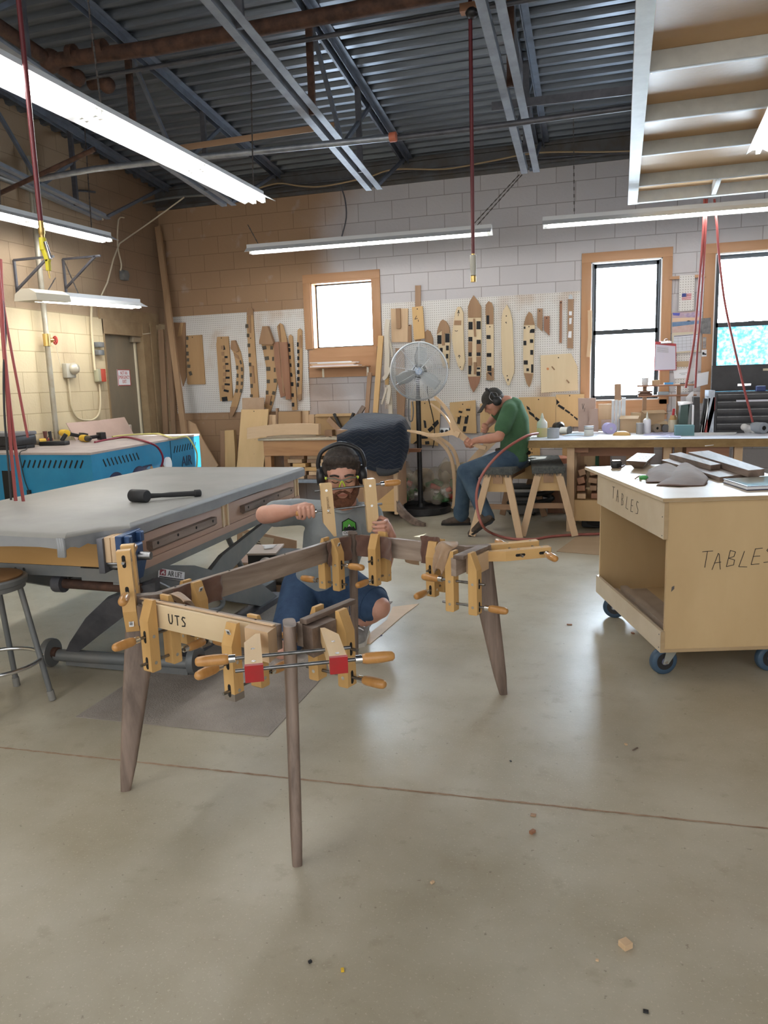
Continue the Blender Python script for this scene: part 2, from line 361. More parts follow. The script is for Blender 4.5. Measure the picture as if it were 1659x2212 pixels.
# bar joists
def jx(X0,Y): return X0+.027*(8.79-Y)
webY=[6.95,5.75,4.55,3.35,2.15,.95]
for k,X0 in enumerate((-5.395,-3.892,-2.335,-.854,.66)):
    t=thing('roof_joist','grey steel bar joist, %s from the corner by the door'%['first','second','third','fourth','fifth'][k],'joist',group='steel bar joists under the deck',kind='structure')
    for s in (-1,1):
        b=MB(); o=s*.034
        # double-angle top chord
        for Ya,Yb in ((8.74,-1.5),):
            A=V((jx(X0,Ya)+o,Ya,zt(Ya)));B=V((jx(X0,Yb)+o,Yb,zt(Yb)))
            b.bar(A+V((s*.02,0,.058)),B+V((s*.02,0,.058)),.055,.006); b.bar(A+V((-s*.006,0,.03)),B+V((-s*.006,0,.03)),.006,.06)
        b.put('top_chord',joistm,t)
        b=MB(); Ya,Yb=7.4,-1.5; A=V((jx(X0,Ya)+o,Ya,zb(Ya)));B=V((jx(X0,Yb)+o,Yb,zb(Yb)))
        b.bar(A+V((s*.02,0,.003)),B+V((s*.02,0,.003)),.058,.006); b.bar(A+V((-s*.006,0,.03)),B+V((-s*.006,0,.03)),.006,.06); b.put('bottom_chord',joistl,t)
    for i,Yw in enumerate(webY):
        b=MB(); b.box((jx(X0,Yw),Yw,(zt(Yw)+zb(Yw))/2+.02),(.05,.026,zt(Yw)-zb(Yw)+.02)); b.put('web_post',rust if i%2 else darksteel,t)
        if i<len(webY)-1 and i%2==0:
            Y2=webY[i+1]; b=MB(); b.bar((jx(X0,Yw),Yw+.35,zt(Yw+.35)+.01),(jx(X0,Yw),Yw-.5,zb(Yw-.5)+.04),.03,.03); b.put('web_diagonal',joistm,t)
            b=MB(); b.bar((jx(X0,Y2),Y2,zt(Y2)+.01),(jx(X0,Y2),Y2+.65,zb(Y2+.65)+.04),.03,.03); b.put('web_diagonal',joistm,t)
    b=MB(); b.bar((jx(X0,8.55),8.62,zt(8.62)+.01),(jx(X0,7.5),7.46,zb(7.46)+.05),.03,.03); b.put('web_diagonal',joistm,t)
    base(t)
# bridging and pipes along the joists
def pipe(name,pts,r,mt,label,cat,group=None,n=10,smooth=0,kind=None):
    return one(MB().tube(pts,r,n,smooth),name,mt,label,cat,group,kind)
pipe('bridging_bar',[PY(140,178,5.55),PY(540,108,5.55),PY(905,42,5.55),PY(1360,-38,5.55)],.016,darksteel,'thin dark bridging bar running under the roof deck','bar')
pipe('bridging_bar',[PY(-40,436,5.9),PY(205,322,5.9)],.02,rust,'short sloping rusty bar between the first two joists','bar')
t=thing('sprinkler_pipe','thick rusty sprinkler pipe under the roof deck','pipe')
MB().tube([PY(108,132,5.3),PY(330,104,5.3),PY(830,10,5.3),PY(1400,-95,5.3)],.052,14).put('pipe',rust,t)
MB().tube([PY(108,132,5.3)+V((0,-2.2,.2)),PY(108,132,5.3),PY(178,176,5.5)],.05,12).put('branch',rust,t)
MB().ball(PY(110,132,5.3),.085,14).ball(PY(168,168,5.45),.06).put('fitting',rust,t)
b=MB(); p,q=PY(210,109,5.3),PY(228,105,5.3); b.cyl(p,q,.068,None,14); b.put('coupling',rust,t)
b=MB(); b.cyl(PY(150,118,5.3),PY(163,116,5.3),.066,None,14); b.put('coupling',rust,t); base(t)
t=thing('sprinkler_pipe','rusty pipe elbow above the long ceiling light','pipe'); MB().tube([PY(195,180,5.6),PY(225,178,5.6),PY(238,188,5.6)],.05,12).put('pipe',rust,t); MB().ball(PY(232,184,5.6),.062).put('elbow',rust,t); base(t)
t=thing('conduit_pipe','grey metal pipe with an orange end cap crossing under the joists','pipe')
MB().tube([PY(85,386,6.0),PY(205,365,6.0),PY(440,339,6.0),PY(845,297,6.0)],.026,10).put('pipe',galv,t); MB().cyl(PY(842,297,6.),PY(856,295,6.),.036,None,12).put('end_cap',mat('orange_tape',(.55,.16,.09),.5),t); base(t)
pipe('conduit_pipe',[PY(858,298,6.05),PY(1100,268,6.05),PY(1420,224,6.05)],.022,darksteel,'dark pipe continuing past the orange cap to the plywood loft','pipe')
b=MB(); b.bar(PY(375,322,6.3),PY(722,271,6.3),.012,.05,bv=.002); one(b,'wood_strip',brownw[0],'brown wooden strip laid across the joists','strip')
b=MB(); b.bar(PY(1062,230,6.2),PY(1420,188,6.2),.012,.06); one(b,'steel_strap',darksteel,'dull flat bar beneath the deck beside the plywood loft','bar')
cabm=mat('tan_cable',(.36,.26,.15),.6)
pipe('electric_cable',[PY(x,y,8.62) for x,y in ((548,410),(600,396),(650,402),(700,402),(790,384),(850,366),(960,365),(1050,350),(1160,330),(1300,328),(1368,326))],.009,cabm,'tan cable looping along the top of the back wall','cable',smooth=5)
pipe('electric_cable',[PY(x,y,8.7) for x,y in ((545,415),(620,400),(760,386),(860,372),(1000,358),(1170,342),(1370,328))],.008,darksteel,'dark cable stretched along the steel ledger','cable',smooth=4)
pipe('electric_cable',[PY(x,y,8.5) for x,y in ((212,466),(300,440),(400,424),(500,420),(560,408))],.016,greysteel,'thick grey conduit bending round the room corner','conduit',smooth=4)
pipe('electric_cable',[PY(x,y,8.6) for x,y in ((735,400),(745,430),(748,470),(738,512))],.008,darksteel,'short dark flex dropping to the lamp above the small window','cable',smooth=4)
pipe('electric_cable',[PX(x,y,-5.45) for x,y in ((-20,375),(60,405),(140,440),(212,468))],.03,greysteel,'grey conduit sloping along the top of the block wall','conduit',smooth=4)
pipe('electric_cable',[PX(x,y,-5.5) for x,y in ((-20,362),(60,395),(130,432),(190,462),(222,474))],.013,ivory,'pale cable tied beside the sloping grey conduit','cable',smooth=4)
pipe('electric_cable',[PX(x,y,-5.54) for x,y in ((165,442),(165,420),(172,412),(205,415))],.012,darksteel,'dark bent conduit on the wall below the joists','conduit',smooth=3)
pipe('electric_cable',[PY(x,y,8.3) for x,y in ((398,426),(345,465))]+[PX(x,y,-5.5) for x,y in ((300,497),(258,526),(245,560),(232,610),(216,645))],.008,ivory,'pale cord running from the corner down to the low lamp','cord')
pipe('electric_cable',[PX(x,y,-5.55) for x,y in ((268,470),(256,475),(254,530),(262,570),(260,585))],.008,ivory,'cream wire above the junction box by the corner','wire',smooth=3)
b=MB(); p=PX(268,595,-5.55); b.box(p,(.06,.10,.11),bv=.008); b.cyl(p+V((.03,-.03,0)),p+V((.06,-.03,0)),.05,None,14); one(b,'junction_box',greysteel,'grey junction box with round cover near the corner','box')
# windows -------------------------------------------------------------
sashm=mat('dark_window_metal',(.035,.04,.045),.35,.4)
whites=mat('white_reveal',(.75,.75,.76),.5)
def panem(name,c,a,c2=None):
    m=bpy.data.materials.new(name); m.use_nodes=True; nt=m.node_tree; nt.nodes.clear(); L=nt.links.new
    o=nd(nt,'ShaderNodeOutputMaterial'); mx=nd(nt,'ShaderNodeMixShader',i_0=a); t=nd(nt,'ShaderNodeBsdfTransparent'); g=nd(nt,'ShaderNodeBsdfTranslucent' if c2 else 'ShaderNodeBsdfGlossy'); t.inputs[0].default_value=c4(c); L(t.outputs[0],mx.inputs[1]); L(g.outputs[0],mx.inputs[2]); L(mx.outputs[0],o.inputs[0])
    if c2:
        tc=nd(nt,'ShaderNodeTexCoord'); n=nd(nt,'ShaderNodeTexNoise',i_Scale=24.,i_Detail=8.,i_Roughness=.7); L(tc.outputs['Object'],n.inputs['Vector']); r=nd(nt,'ShaderNodeValToRGB'); r.color_ramp.elements[0].position=.42; r.color_ramp.elements[1].position=.62
        r.color_ramp.elements[0].color=c4(c2); r.color_ramp.elements[1].color=c4(c); L(n.outputs['Fac'],r.inputs[0]); L(r.outputs[0],t.inputs[0]); L(r.outputs[0],g.inputs[0])
    else: g.inputs[1].default_value=.03
    return m
clear=panem('clear_glass',(.95,.98,1),.04); foliage_tint=panem('foliage_tint_glass',(.27,.40,.43),.25,(.10,.19,.24))  # trees beyond the second pane are put into its mottled blue-green tint
def window(idx,w,tr,label,rail=None,lower=clear):
    x0,x1,z0,z1=w; t=thing('window_%d'%idx,label,'window',kind='structure'); tw=.098
    for nm,lo,hi,ax in (('casing',(x0-tw,z1),(x1+tw,z1+tw),0),('casing',(x0-tw,z0 if tr else z0-.05),(x0,z1),2),('casing',(x1,z0 if tr else z0-.05),(x1+tw,z1),2)):
        b=MB(); b.bx((lo[0],BK-.022,lo[1]),(hi[0],BK,hi[1]),.003); b.put(nm,oaktrim[ax],t)
    if tr: b=MB(); b.bx((x0-.0,BK-.022,z0-.10),(x1+.0,BK,z0)); b.put('casing',oaktrim[0],t)
    b=MB()
    for lo,hi in (((x0,z0),(x0+.012,z1)),((x1-.012,z0),(x1,z1)),((x0,z1-.012),(x1,z1)),((x0,z0),(x1,z0+.012))): b.bx((lo[0],BK-.01,lo[1]),(hi[0],BK+.16,hi[1]))
    b.put('reveal',whites if not tr else oaktrim[0],t)
    f=.042 if rail else .016
    def sash(za,zb_,y,gm):
        b=MB()
        for lo,hi in (((x0+.012,za),(x0+.012+f,zb_)),((x1-.012-f,za),(x1-.012,zb_)),((x0+.012,zb_-f),(x1-.012,zb_)),((x0+.012,za),(x1-.012,za+f))): b.bx((lo[0],y-.018,lo[1]),(hi[0],y+.018,hi[1]))
        fr=b.put('sash',sashm,t); g=MB(); g.bx((x0+.012+f,y-.003,za+f),(x1-.012-f,y+.003,zb_-f)); g.put('pane',gm,fr)
        return fr
    if rail:
        sash(rail-.015,z1-.012,BK+.10,clear); s=sash(z0+.012,rail+.02,BK+.06,lower)
        b=MB(); b.bx(((x0+x1)/2-.03,BK+.035,rail+.02),((x0+x1)/2+.03,BK+.06,rail+.03)); b.put('sash_lock',darksteel,t)
        b=MB()
        for s in (x0+.012,x1-.03): b.bx((s,BK+.02,z0+.012),(s+.018,BK+.13,z1-.012))
        b.put('side_track',sashm,t)
    else: sash(z0+.012,z1-.012,BK+.13,clear)
    base(t); return t
window(1,W1,True,'small square window with cherry casing and white reveal')
window(2,W2,False,'tall double-hung window with dark sashes beside the calendar',1.925)
window(3,W3,False,'tall double-hung window with foliage-tinted lower pane behind the toolbox',1.945,foliage_tint)
# trees outside: not built, only tinted into one lower pane
# door ------------------------------------------------------------------
doorm=mat('door_grey_brown',(.185,.155,.11),.5,c2=(.235,.19,.13),ns=3,st=(1,1,.4)); framem=mat('door_frame_brown',(.31,.22,.125),.55,c2=(.24,.165,.09),ns=6)
t=thing('door_1','dusty grey steel door in a brown frame at the corner','door',kind='structure')
b=MB(); b.bx((WL-.13,DY0+.02,.01),(WL-.08,DY1-.06,DZ-.04)); lf=b.put('door_leaf',doorm,t)
b=MB(); b.bx((WL-.15,DY0,0),(WL+.012,DY0+.02,DZ+.12)); b.bx((WL-.15,DY1-.06,0),(WL+.02,DY1+.08,DZ+.12)); b.bx((WL-.15,DY0,DZ-.04),(WL+.015,DY1,DZ+.12)); b.put('door_frame',framem,t)
p=PX(291,733,WL-.08); b=MB(); b.bx((p.x,p.y-.12,p.z-.04),(p.x+.06,p.y+.12,p.z+.04),.006); b.bar(p+V((.05,0,.05)),p+V((.16,.1,.07)),.02,.01); b.put('door_closer',mat('closer_tan',(.30,.25,.18),.4,.3),t)
b=MB(); b.bx((WL-.08,DY1-.13,.02),(WL-.06,DY1-.11,DZ-.1)); b.put('weather_strip',ivory,t)
for z in (1.95,1.1,.3): b=MB(); b.bx((WL-.08,DY0+.022,z-.06),(WL-.066,DY0+.045,z+.06)); b.put('hinge',framem,t)
base(t)
# brown boards framing the corner beside the door
b=MB(); b.bx((WL,8.40,0),(WL+.03,8.52,2.30)); b.bx((WL,7.45,2.27),(WL+.02,8.6,2.40)); structure(b,'trim_3',framem,'brown board casing between the grey door and the corner','trim')
t=thing('door_sign','white notice with red lettering fixed on the grey door','sign')
c=(PX(254,801,WL-.078)+PX(281,830,WL-.078))/2; c.x=WL-.077; b=MB(); b.box(c,(.004,.245,.19)); b.put('sign_plate',white,t)
b=MB()
for a in (-1,1): b.box(c+V((.0025,a*.117,0)),(.002,.008,.188)); b.box(c+V((.0025,0,a*.09)),(.002,.24,.008))
redink=mat('red_ink',(.45,.03,.03),.6); b.put('border',redink,t)
for i,s in enumerate(('NOT AN','EMERGENCY','EXIT')): text(s,'lettering',redink,c+V((.0025,0,.052-.05*i)),(0,1,0),(0,0,1),.056,t,(.13,.205,.075)[i])
base(t)
# ---------------------------------------------------------------- world and daylight
w=bpy.data.worlds.new('World'); SC.world=w; w.use_nodes=True; nt=w.node_tree; L=nt.links.new; bg=nt.nodes['Background']
tc=nd(nt,'ShaderNodeTexCoord'); sp=nd(nt,'ShaderNodeSeparateXYZ'); L(tc.outputs['Generated'],sp.inputs[0])
mr=nd(nt,'ShaderNodeMapRange'); mr.inputs['From Min'].default_value=-.3; mr.inputs['From Max'].default_value=.7; mr.inputs['To Min'].default_value=.80; mr.inputs['To Max'].default_value=13.
L(sp.outputs[1],mr.inputs[0]); L(mr.outputs[0],bg.inputs['Strength'])
cr=nd(nt,'ShaderNodeValToRGB'); cr.color_ramp.elements[0].position=.0; cr.color_ramp.elements[0].color=(.99,.98,.96,1); cr.color_ramp.elements[1].position=.8; cr.color_ramp.elements[1].color=(.80,.90,1,1)
mr2=nd(nt,'ShaderNodeMapRange'); mr2.inputs['From Min'].default_value=-.3; mr2.inputs['From Max'].default_value=.7; L(sp.outputs[1],mr2.inputs[0]); L(mr2.outputs[0],cr.inputs[0]); L(cr.outputs[0],bg.inputs['Color'])
sd=bpy.data.lights.new('sun','SUN'); sd.energy=9.; sd.angle=.01; sd.color=(1,.95,.88); so=bpy.data.objects.new('sun',sd); COL.objects.link(so)
so.rotation_euler=V((-.56,-.62,-.57)).to_track_quat('-Z','Y').to_euler(); so.location=(3,12,5)
vs=SC.view_settings; vs.view_transform='Standard'; vs.look='None'; vs.exposure=1.3; vs.gamma=1.; vs.use_curve_mapping=False
SC.cycles.use_denoising=True
# ================================================================ lights, loft, hoses
tubem=mat('lit_tube',(1,.985,.95),.3,emit=11.); wing=mat('lamp_enamel',(.66,.67,.68),.45)
chainm=mat('chain',(.10,.09,.085),.5,.6)
def lamp(P,Q,label,nt_=1,units=1,w=.11,chains=(),deep=.05,group='fluorescent shop lights',tiltup=(0,0,1)):
    P=V(P);Q=V(Q); d=(Q-P).normalized(); s=d.cross(V(tiltup)).normalized(); u=s.cross(d)
    if u.z<0: u=-u
    t=thing('ceiling_light',label,'light',group=group)
    b=MB(); c=lambda a,h:(lambda e:e+s*a+u*h)
    ring=lambda e:[e+s*(-w)+u*.0,e+s*(-w)+u*.004,e+s*(-.035)+u*deep,e+s*(-.035)+u*(deep+.035),e+s*.035+u*(deep+.035),e+s*.035+u*deep,e+s*w+u*.004,e+s*w+u*.0,e+s*.033+u*(deep-.006),e-s*.033+u*(deep-.006)]
    b.loft([ring(P-d*.02),ring(Q+d*.02)]); b.put('reflector',wing,t,smooth=None)
    offs=(0,) if nt_==1 else (-.042,.042); L=(Q-P).length/units
    for k in range(units):
        for o in offs:
            a=P+d*(L*k+.025)+s*o+u*.003; e=P+d*(L*(k+1)-.025)+s*o+u*.003
            b=MB(); b.cyl(a,e,.0165,None,12); b.put('tube',tubem,t)
            for q,g in ((a,-d),(e,d)):
                b=MB(); b.box(q+g*.010+u*.012,(.03,.03,.05),M((s,d,u)).transposed()); b.put('socket',whitep,t)
    for fr,top in chains:
        b=MB(); a=P.lerp(Q,fr)+u*(deep+.035); e=V(top); n=max(4,int((e-a).length/.03))
        for i in range(n):
            p=a.lerp(e,i/n);q=a.lerp(e,(i+.95)/n); b.bar(p,q,.011,.004,up=(0,1,.01) if i%2 else (1,0,.01))
        b.put('chain',chainm,t)
    base(t); return t
z=2.93
A=PZ(560,437,z);B=PZ(425,368,z);C=PZ(200,255,z); D=C+(C-B).normalized()*1.22
def up(p,dx=0,dy=0): return (p.x+dx,p.y+dy,zt(p.y))
lamp(A,B,'far unit of the long bright ceiling light row, ending in open tubes',2,1,.135,[(.1,up(A)),(.12,(A.x-.25,A.y+.1,zt(A.y)))][:1])
lamp(B-V((0,.03,0)),C,'middle unit of the long bright ceiling light row',2,1,.135,[(.92,up(C))])
lamp(C-V((0,.03,0)),D,'nearest unit of the long ceiling light row, behind the maroon hose',2,1,.135,[(.9,up(D))])
E_=D+(D-C); F_=E_+(D-C); G_=F_+(D-C)  # two unseen units added to the row to brighten the near floor
lamp(D-V((0,.03,0)),E_,'unseen fourth unit added to the long ceiling light row, above the camera side of the room',2,1,.135,[(.9,up(E_))]); lamp(E_-V((0,.03,0)),F_,'unseen fifth unit added to the long ceiling light row, above the camera side of the room',2,1,.135,[(.9,up(F_))])
z=2.88; A=PZ(540,547,z);B=PZ(1058,505,z)
lamp(A,B,'two-tube shop light hanging above the small square window',1,2,.10,[(.04,PY(535,485,A.y-.05)),(.93,PY(1122,377,B.y-.3)),(.95,PY(1128,377,B.y-.3))])
A=PZ(1177,490,2.86);B=PZ(1659,452,2.86); B=A+(B-A)*1.16
lamp(A,B,'two-tube shop light below the far edge of the plywood loft',1,2,.10,[(.12,(A.x+.25,A.y,3.9))])
A=V((-5.0,6.93,2.965));B=V((-5.02,4.6,2.93))
lamp(A,B,'twin-tube shop light high along the wall with the grey door',2,2,.12,[(.1,(A.x,A.y-.2,zt(A.y))),(.6,(A.x,A.y-1.3,zt(A.y)))])
A=PX(296,664,-5.0);B=PX(80,648,-5.0)
L4=lamp(A,B,'lowest shop light, hanging in front of the wall brackets, one end wrapped',2,1,.12,[(.62,PX(137,560,-5.0)),(.9,PX(120,600,-5.0))])
b=MB(); o=L4.location; d=(B-A).normalized(); e=A.lerp(B,.80)-o; f=B+d*.14-o
b.loft([[q+V((s_,0,h)) for s_,h in ((-.125,-.012),(.125,-.012),(.11,.05),(.04,.09),(-.04,.09),(-.11,.05))] for q in (e,f)]); b.put('plastic_wrap',mat('dusty_wrap',(.55,.50,.40),.6),L4)
# ---------------------------------------------------------------- plywood loft
lz=3.08; t=thing('plywood_loft','suspended plywood storage platform with pale metal framing, seen from below','loft')
silver=mat('silver_tape',(.58,.59,.57),.55,.0,c2=(.50,.51,.50),ns=9,bump=.1); loftply=mat('varnished_ply',(.56,.35,.165),.42,c2=(.48,.29,.13),ns=1.6,bump=.12,bs=30)
far=PZ(1380,440,lz).y; x0=PZ(1362,300,lz).x; x1=3.0; y0=2.3
b=MB(); b.bx((x0,y0,lz+.10),(x1,far,lz+.12)); b.put('deck_panel',loftply,t)
b=MB(); b.bx((x0,y0,lz-.004),(x0+.085,far,lz+.13)); b.put('edge_channel',silver,t)
b=MB(); b.bx((x0+.085,far-.06,lz-.002),(x1,far,lz+.13)); b.put('edge_channel',silver,t)
for y in (157,264,337,402):
    Y=PZ(1388,y,lz).y; b=MB(); b.bx((x0+.085,Y-.01,lz),(x1,Y+.034,lz+.10),.004); b.put('cross_member',silver,t)
p=PZ(1540,425,lz); q=PZ(1556,383,lz); b=MB(); b.bar(p+V((0,-.03,.05)),q+V((0,.03,.05)),.04,.09); b.put('cross_member',silver,t)
for y in (149,255):
    p=PZ(1407,y,lz+.05); b=MB(); b.ball(p,.02,8); b.cyl(p,p+V((0,.04,0)),.012,None,8); b.put('bolt',chrome,t)
for X in (x0+.05,2.6):
    for Y in (3.0,far-.05): b=MB(); b.cyl((X,Y,lz+.13),(X,Y,zt(Y)+.05),.008,None,8); b.put('hanger_rod',darksteel,t)
base(t)
A=PZ(1637,330,3.02);B=PZ(1700,205,3.02)
lamp(A,A+(B-A).normalized()*1.25,'single bright tube light fixed beneath the plywood loft',1,1,.075,deep=.03)
# ---------------------------------------------------------------- hoses
t=thing('air_hose','maroon air hose hanging straight down from the roof beside the loft','hose')
x,y=PY(1019,300,5.5).x,5.5; b=MB(); b.tube([(x,y,zt(5.5)-.02),(x,y,3.2),(x,y,2.33)],.0135,10); b.put('hose',maroon,t)
b=MB(); b.lathe([(.012,0),(.012,.09),(.017,.09),(.017,.12),(.011,.12),(.011,.16),(.019,.16),(.019,.20)],(x,y,2.34),(0,0,-1),12); b.put('brass_fitting',brass,t)
b=MB(); b.lathe([(.022,0),(.023,.08),(.020,.11),(.020,.135),(.010,.14)],(x,y,2.185+.135),(0,0,-1),14); b.put('coupling_sleeve',mat('clear_sleeve',(.45,.44,.38),.25),t)
p=PY(1014,18,5.5); b=MB(); b.box(p,(.12,.07,.05)); b.put('bracket',mat('copper_bracket',(.38,.2,.12),.5,.4),t); b=MB(); b.ball(p+V((.02,-.02,-.04)),(.045,.045,.035),10); b.put('swivel',blackp,t); base(t)
t=thing('air_hose','maroon hose with a yellow blow gun hanging in front of the long light row','hose')
p0=PX(38,-20,-2.6); p1=PX(88,480,-2.6); b=MB(); b.tube([p0,p0.lerp(p1,.5),p1],.0115,10); b.put('hose',maroon,t)
b=MB(); b.lathe([(.012,0),(.012,.03),(.015,.03),(.015,.055),(.0115,.06),(.0115,.075)],p1+V((0,0,.005)),(0,0,-1),12); b.put('brass_fitting',brass,t)
g=p1+V((0,0,-.07)); b=MB(); b.cyl(g,g+V((.0,0,-.055)),.016,None,10); b.bar(g+V((.002,0,-.05)),g+V((.022,0,-.11)),.024,.02,(0,1,0),.004); b.bar(g+V((.018,0,-.095)),g+V((.018,0,-.15)),.020,.02,(0,1,0),.004); b.put('gun_body',mat('yellow_gun',(.70,.60,.04),.4),t)
b=MB(); b.bar(g+V((.022,-.012,-.02)),g+V((.045,-.012,-.10)),.014,.012,(0,1,0),.003); b.put('trigger',chrome,t)
b=MB(); b.cyl(g+V((.018,0,-.15)),g+V((.020,0,-.185)),.006,.004,8); b.put('nozzle',brass,t); base(t)
X=-3.25
for pts,r,mt,lab in (
  ([(-22,470),(-4,600),(4,700),(14,830),(22,950),(34,1082)],.0095,redhose,'red hose hanging in front of the blue compressor, nearest the photo edge'),
  ([(-8,540),(4,660),(10,760),(24,900),(38,1000),(51,1085)],.0095,redhose,'middle red hose strand hanging in front of the blue compressor'),
  ([(2,560),(7,652),(25,760),(42,850),(60,945)],.0085,redhose,'slanting red hose ending on top of the blue compressor'),
  ([(6,650),(12,720),(8,800),(10,900),(18,1000),(24,1080)],.006,blackr,'thin black cord hanging among the red hoses')):
    one(MB().tube([PX(a,c,X-(.5 if 'ending' in lab else 0)) for a,c in pts],r,8,5),'hanging_hose',mt,lab,'hose','hoses hanging at the compressor')
Y=7.78
for pts,r,mt,lab in (
  ([(1522,430),(1518,520),(1508,640),(1500,730),(1490,790),(1481,838)],.0115,redhose,'red hose dropping from the loft, ending at the small shelf'),
  ([(1527,430),(1522,540),(1513,680),(1506,760),(1502,838)],.010,redhose,'second red hose close beside the first, dropping from the loft'),
  ([(1543,430),(1548,480),(1553,550),(1565,650),(1585,745),(1605,830),(1626,912)],.0105,redhose,'red hose slanting down across the window and toolbox')):
    one(MB().tube([PY(a,c,Y) for a,c in pts],r,8,5),'hanging_hose',mt,lab,'hose','red hoses hanging from the loft')
# ================================================================ the table frame being glued up
tc0=V((-1.150,2.8875,0)); e1=V((.955,-.297,0)).normalized(); e2=V((.297,.955,0)).normalized(); TW,TL,TZ=.73,1.319,.702
def T(u,v,z=0): return tc0+e1*(u-TW/2)+e2*(v-TL/2)+V((0,0,z))
Rt=M((e1,e2,V((0,0,1)))).transposed()
tb=thing('table_frame','unfinished walnut table frame on four tapered legs, held in wooden clamps','table frame')
feet={'A':PZ(272,1706),'B':PZ(642,1866),'D':PZ(767,1430),'C':PZ(1087,1499)}
tops={'A':(T(0,0),-e1-e2),'B':(T(TW,0),e1-e2),'C':(T(TW,TL),e1+e2),'D':(T(0,TL),-e1+e2)}
for k in 'ABCD':
    p,dg=tops[k]; dg=dg.normalized(); th=V((-dg.y,dg.x,0)); f=feet[k]; b=MB(); rings=[]
    for i in range(9):
        s=i/8; z=.712*(1-s); c=p.lerp(V((f.x,f.y,0)),s); c.z=z; w=(.064 if k in 'AC' else .05)*(1-s)**.8+.021*(1-(1-s)**.8); h=.021-.003*s
        if i==8: w*=.86;h*=.86
        ring=[]
        for j in range(16):
            a=2*pi*j/16; x=math.copysign(abs(math.cos(a))**.55,math.cos(a)); y=math.copysign(abs(math.sin(a))**.55,math.sin(a)); ring.append(c+dg*(x*w-.012*(1-s))+th*(y*h))
        rings.append(ring)
    b.loft(rings); o=b.put('leg',walnut[2],tb,smooth=50)
base(tb)
def apron(u0,v0,u1,v1,z0,z1,t,mt,name,bv=.002,off=0):
    a,c=T(u0,v0,(z0+z1)/2),T(u1,v1,(z0+z1)/2); d=(c-a).normalized(); n=d.cross(V((0,0,1))); L=(c-a).length
    b=MB(); b.box((0,0,0),(L,t,z1-z0),None,bv); o=b.put(name,mt,tb); m=M((d,-n,V((0,0,1)))).transposed().to_4x4(); m.translation=(a+c)/2+n*off-tb.location; o.matrix_basis=m; return o
wt=wood('walnut_rail',(.19,.138,.108),(.40,.315,.255),0,.5,10,.36,.64,str_=.12)  # paler than the leg walnut: sunlight on the rails put into the colour
apron(0,.05,0,TL-.045,.604,TZ,.026,wt,'apron'); apron(.045,0,TW-.045,0,.618,TZ,.024,wt,'apron'); apron(.045,TL,TW-.045,TL,.604,TZ,.026,wt,'apron')
apron(TW,.045,TW,.30,.622,TZ,.026,wt,'apron_stub'); apron(TW,TL-.045,TW,TL-.25,.622,TZ,.026,wt,'apron_stub')
for u,v in [(.10,0),(.24,0),(.40,0),(.58,0),(0,.16),(0,.45),(0,.8),(0,1.1),(.2,TL),(.45,TL),(TW,.12),(TW,.24),(TW,TL-.18)]:
    b=MB(); p=T(u,v,TZ)-tb.location; b.cyl(p,p+V((0,0,.0012)),.0042,None,8); b.put('screw_hole',dark,tb)
# clamping cauls (loose pieces pinched against the rails)
t=thing('clamping_caul','pale board marked UTS clamped along the near side of the table frame','board')
b=MB(); b.bar(T(.045,-.0255,.656),T(TW-.14,-.0255,.656),.022,.088,bv=.002); b.put('board',birch[0],t)
b=MB(); b.bar(T(.02,-.019,.7045),T(TW-.05,-.019,.7045),.014,.004); b.put('edge_strip',pale[0],t)
S={'U':[[(0,1),(.02,.3),(.15,.02),(.4,.02),(.55,.3),(.56,1)]],'T':[[(0,.97),(.62,1.0)],[(.30,1),(.33,0)]],'S':[[(.5,.95),(.2,1),(.03,.75),(.25,.55),(.48,.35),(.4,.05),(.0,.0)]],
   'A':[[(0,0),(.18,1),(.24,.95),(.5,0)],[(.05,.4),(.45,.45)]],'B':[[(.08,0),(.12,1),(.45,.9),(.42,.62),(.12,.52),(.5,.4),(.5,.1),(.08,0)]],'L':[[(.2,1),(.05,.05),(.55,.02)]],'E':[[(.5,1),(.08,.97),(.02,.0),(.5,.03)],[(.04,.5),(.45,.52)]]}
def write(b,s,o,ux,uy,h,gap,w,wd=None,sl=0):
    x=0
    for i,ch in enumerate(s):
        b.stroke([[(x+px*h+sl*py*h,py*h+(wd[i] if wd else 0)) for px,py in ln] for ln in S[ch]],o,ux,uy,w); x+=h*.6+gap
    return b
write(MB(),'UTS',T(.19,-.0368,.640),e1,V((0,0,1)),.034,.014,.0042).put('lettering',inkm,t); base(t)
def block(name,label,pts,z0,z1,mt):
    return one(MB().prism([T(u,v,z0) for u,v in pts],(0,0,z1-z0)),name,mt,label,'block',group='corner clamping blocks')
block('clamping_block','thick pale block on the near rail beside the upright near leg',[(TW-.15,-.014),(TW-.045,-.014),(TW-.026,-.075),(TW-.13,-.072)],.600,.700,pale[0])
block('clamping_block','thick dark block on the short rail stub beside the near leg',[(TW+.014,.045),(TW+.075,.022),(TW+.078,.14),(TW+.014,.16)],.604,.700,walnut[0])
block('clamping_block','pale block on the far right rail stub by the horizontal clamp',[(TW+.014,TL-.05),(TW+.014,TL-.16),(TW+.065,TL-.15),(TW+.06,TL-.03)],.615,.700,pale[1])
block('clamping_block','brown block between the near-left leg and the UTS board',[(.03,-.037),(.045,-.06),(.085,-.06),(.085,-.037)],.615,.690,walnut[2])
b=MB(); b.bar(T(TW+.022,.04,.711),T(TW+.022,.31,.711),.028,.016,bv=.001); one(b,'wood_strip',walnut[1],'narrow walnut strip lying along the short stub by the near leg','strip')
b=MB(); b.bar(T(TW+.03,TL-.26,.711),T(TW+.03,TL-.02,.711),.05,.016,bv=.001); one(b,'wood_strip',walnut[0],'flat walnut strip lying on the far right corner of the frame','strip')
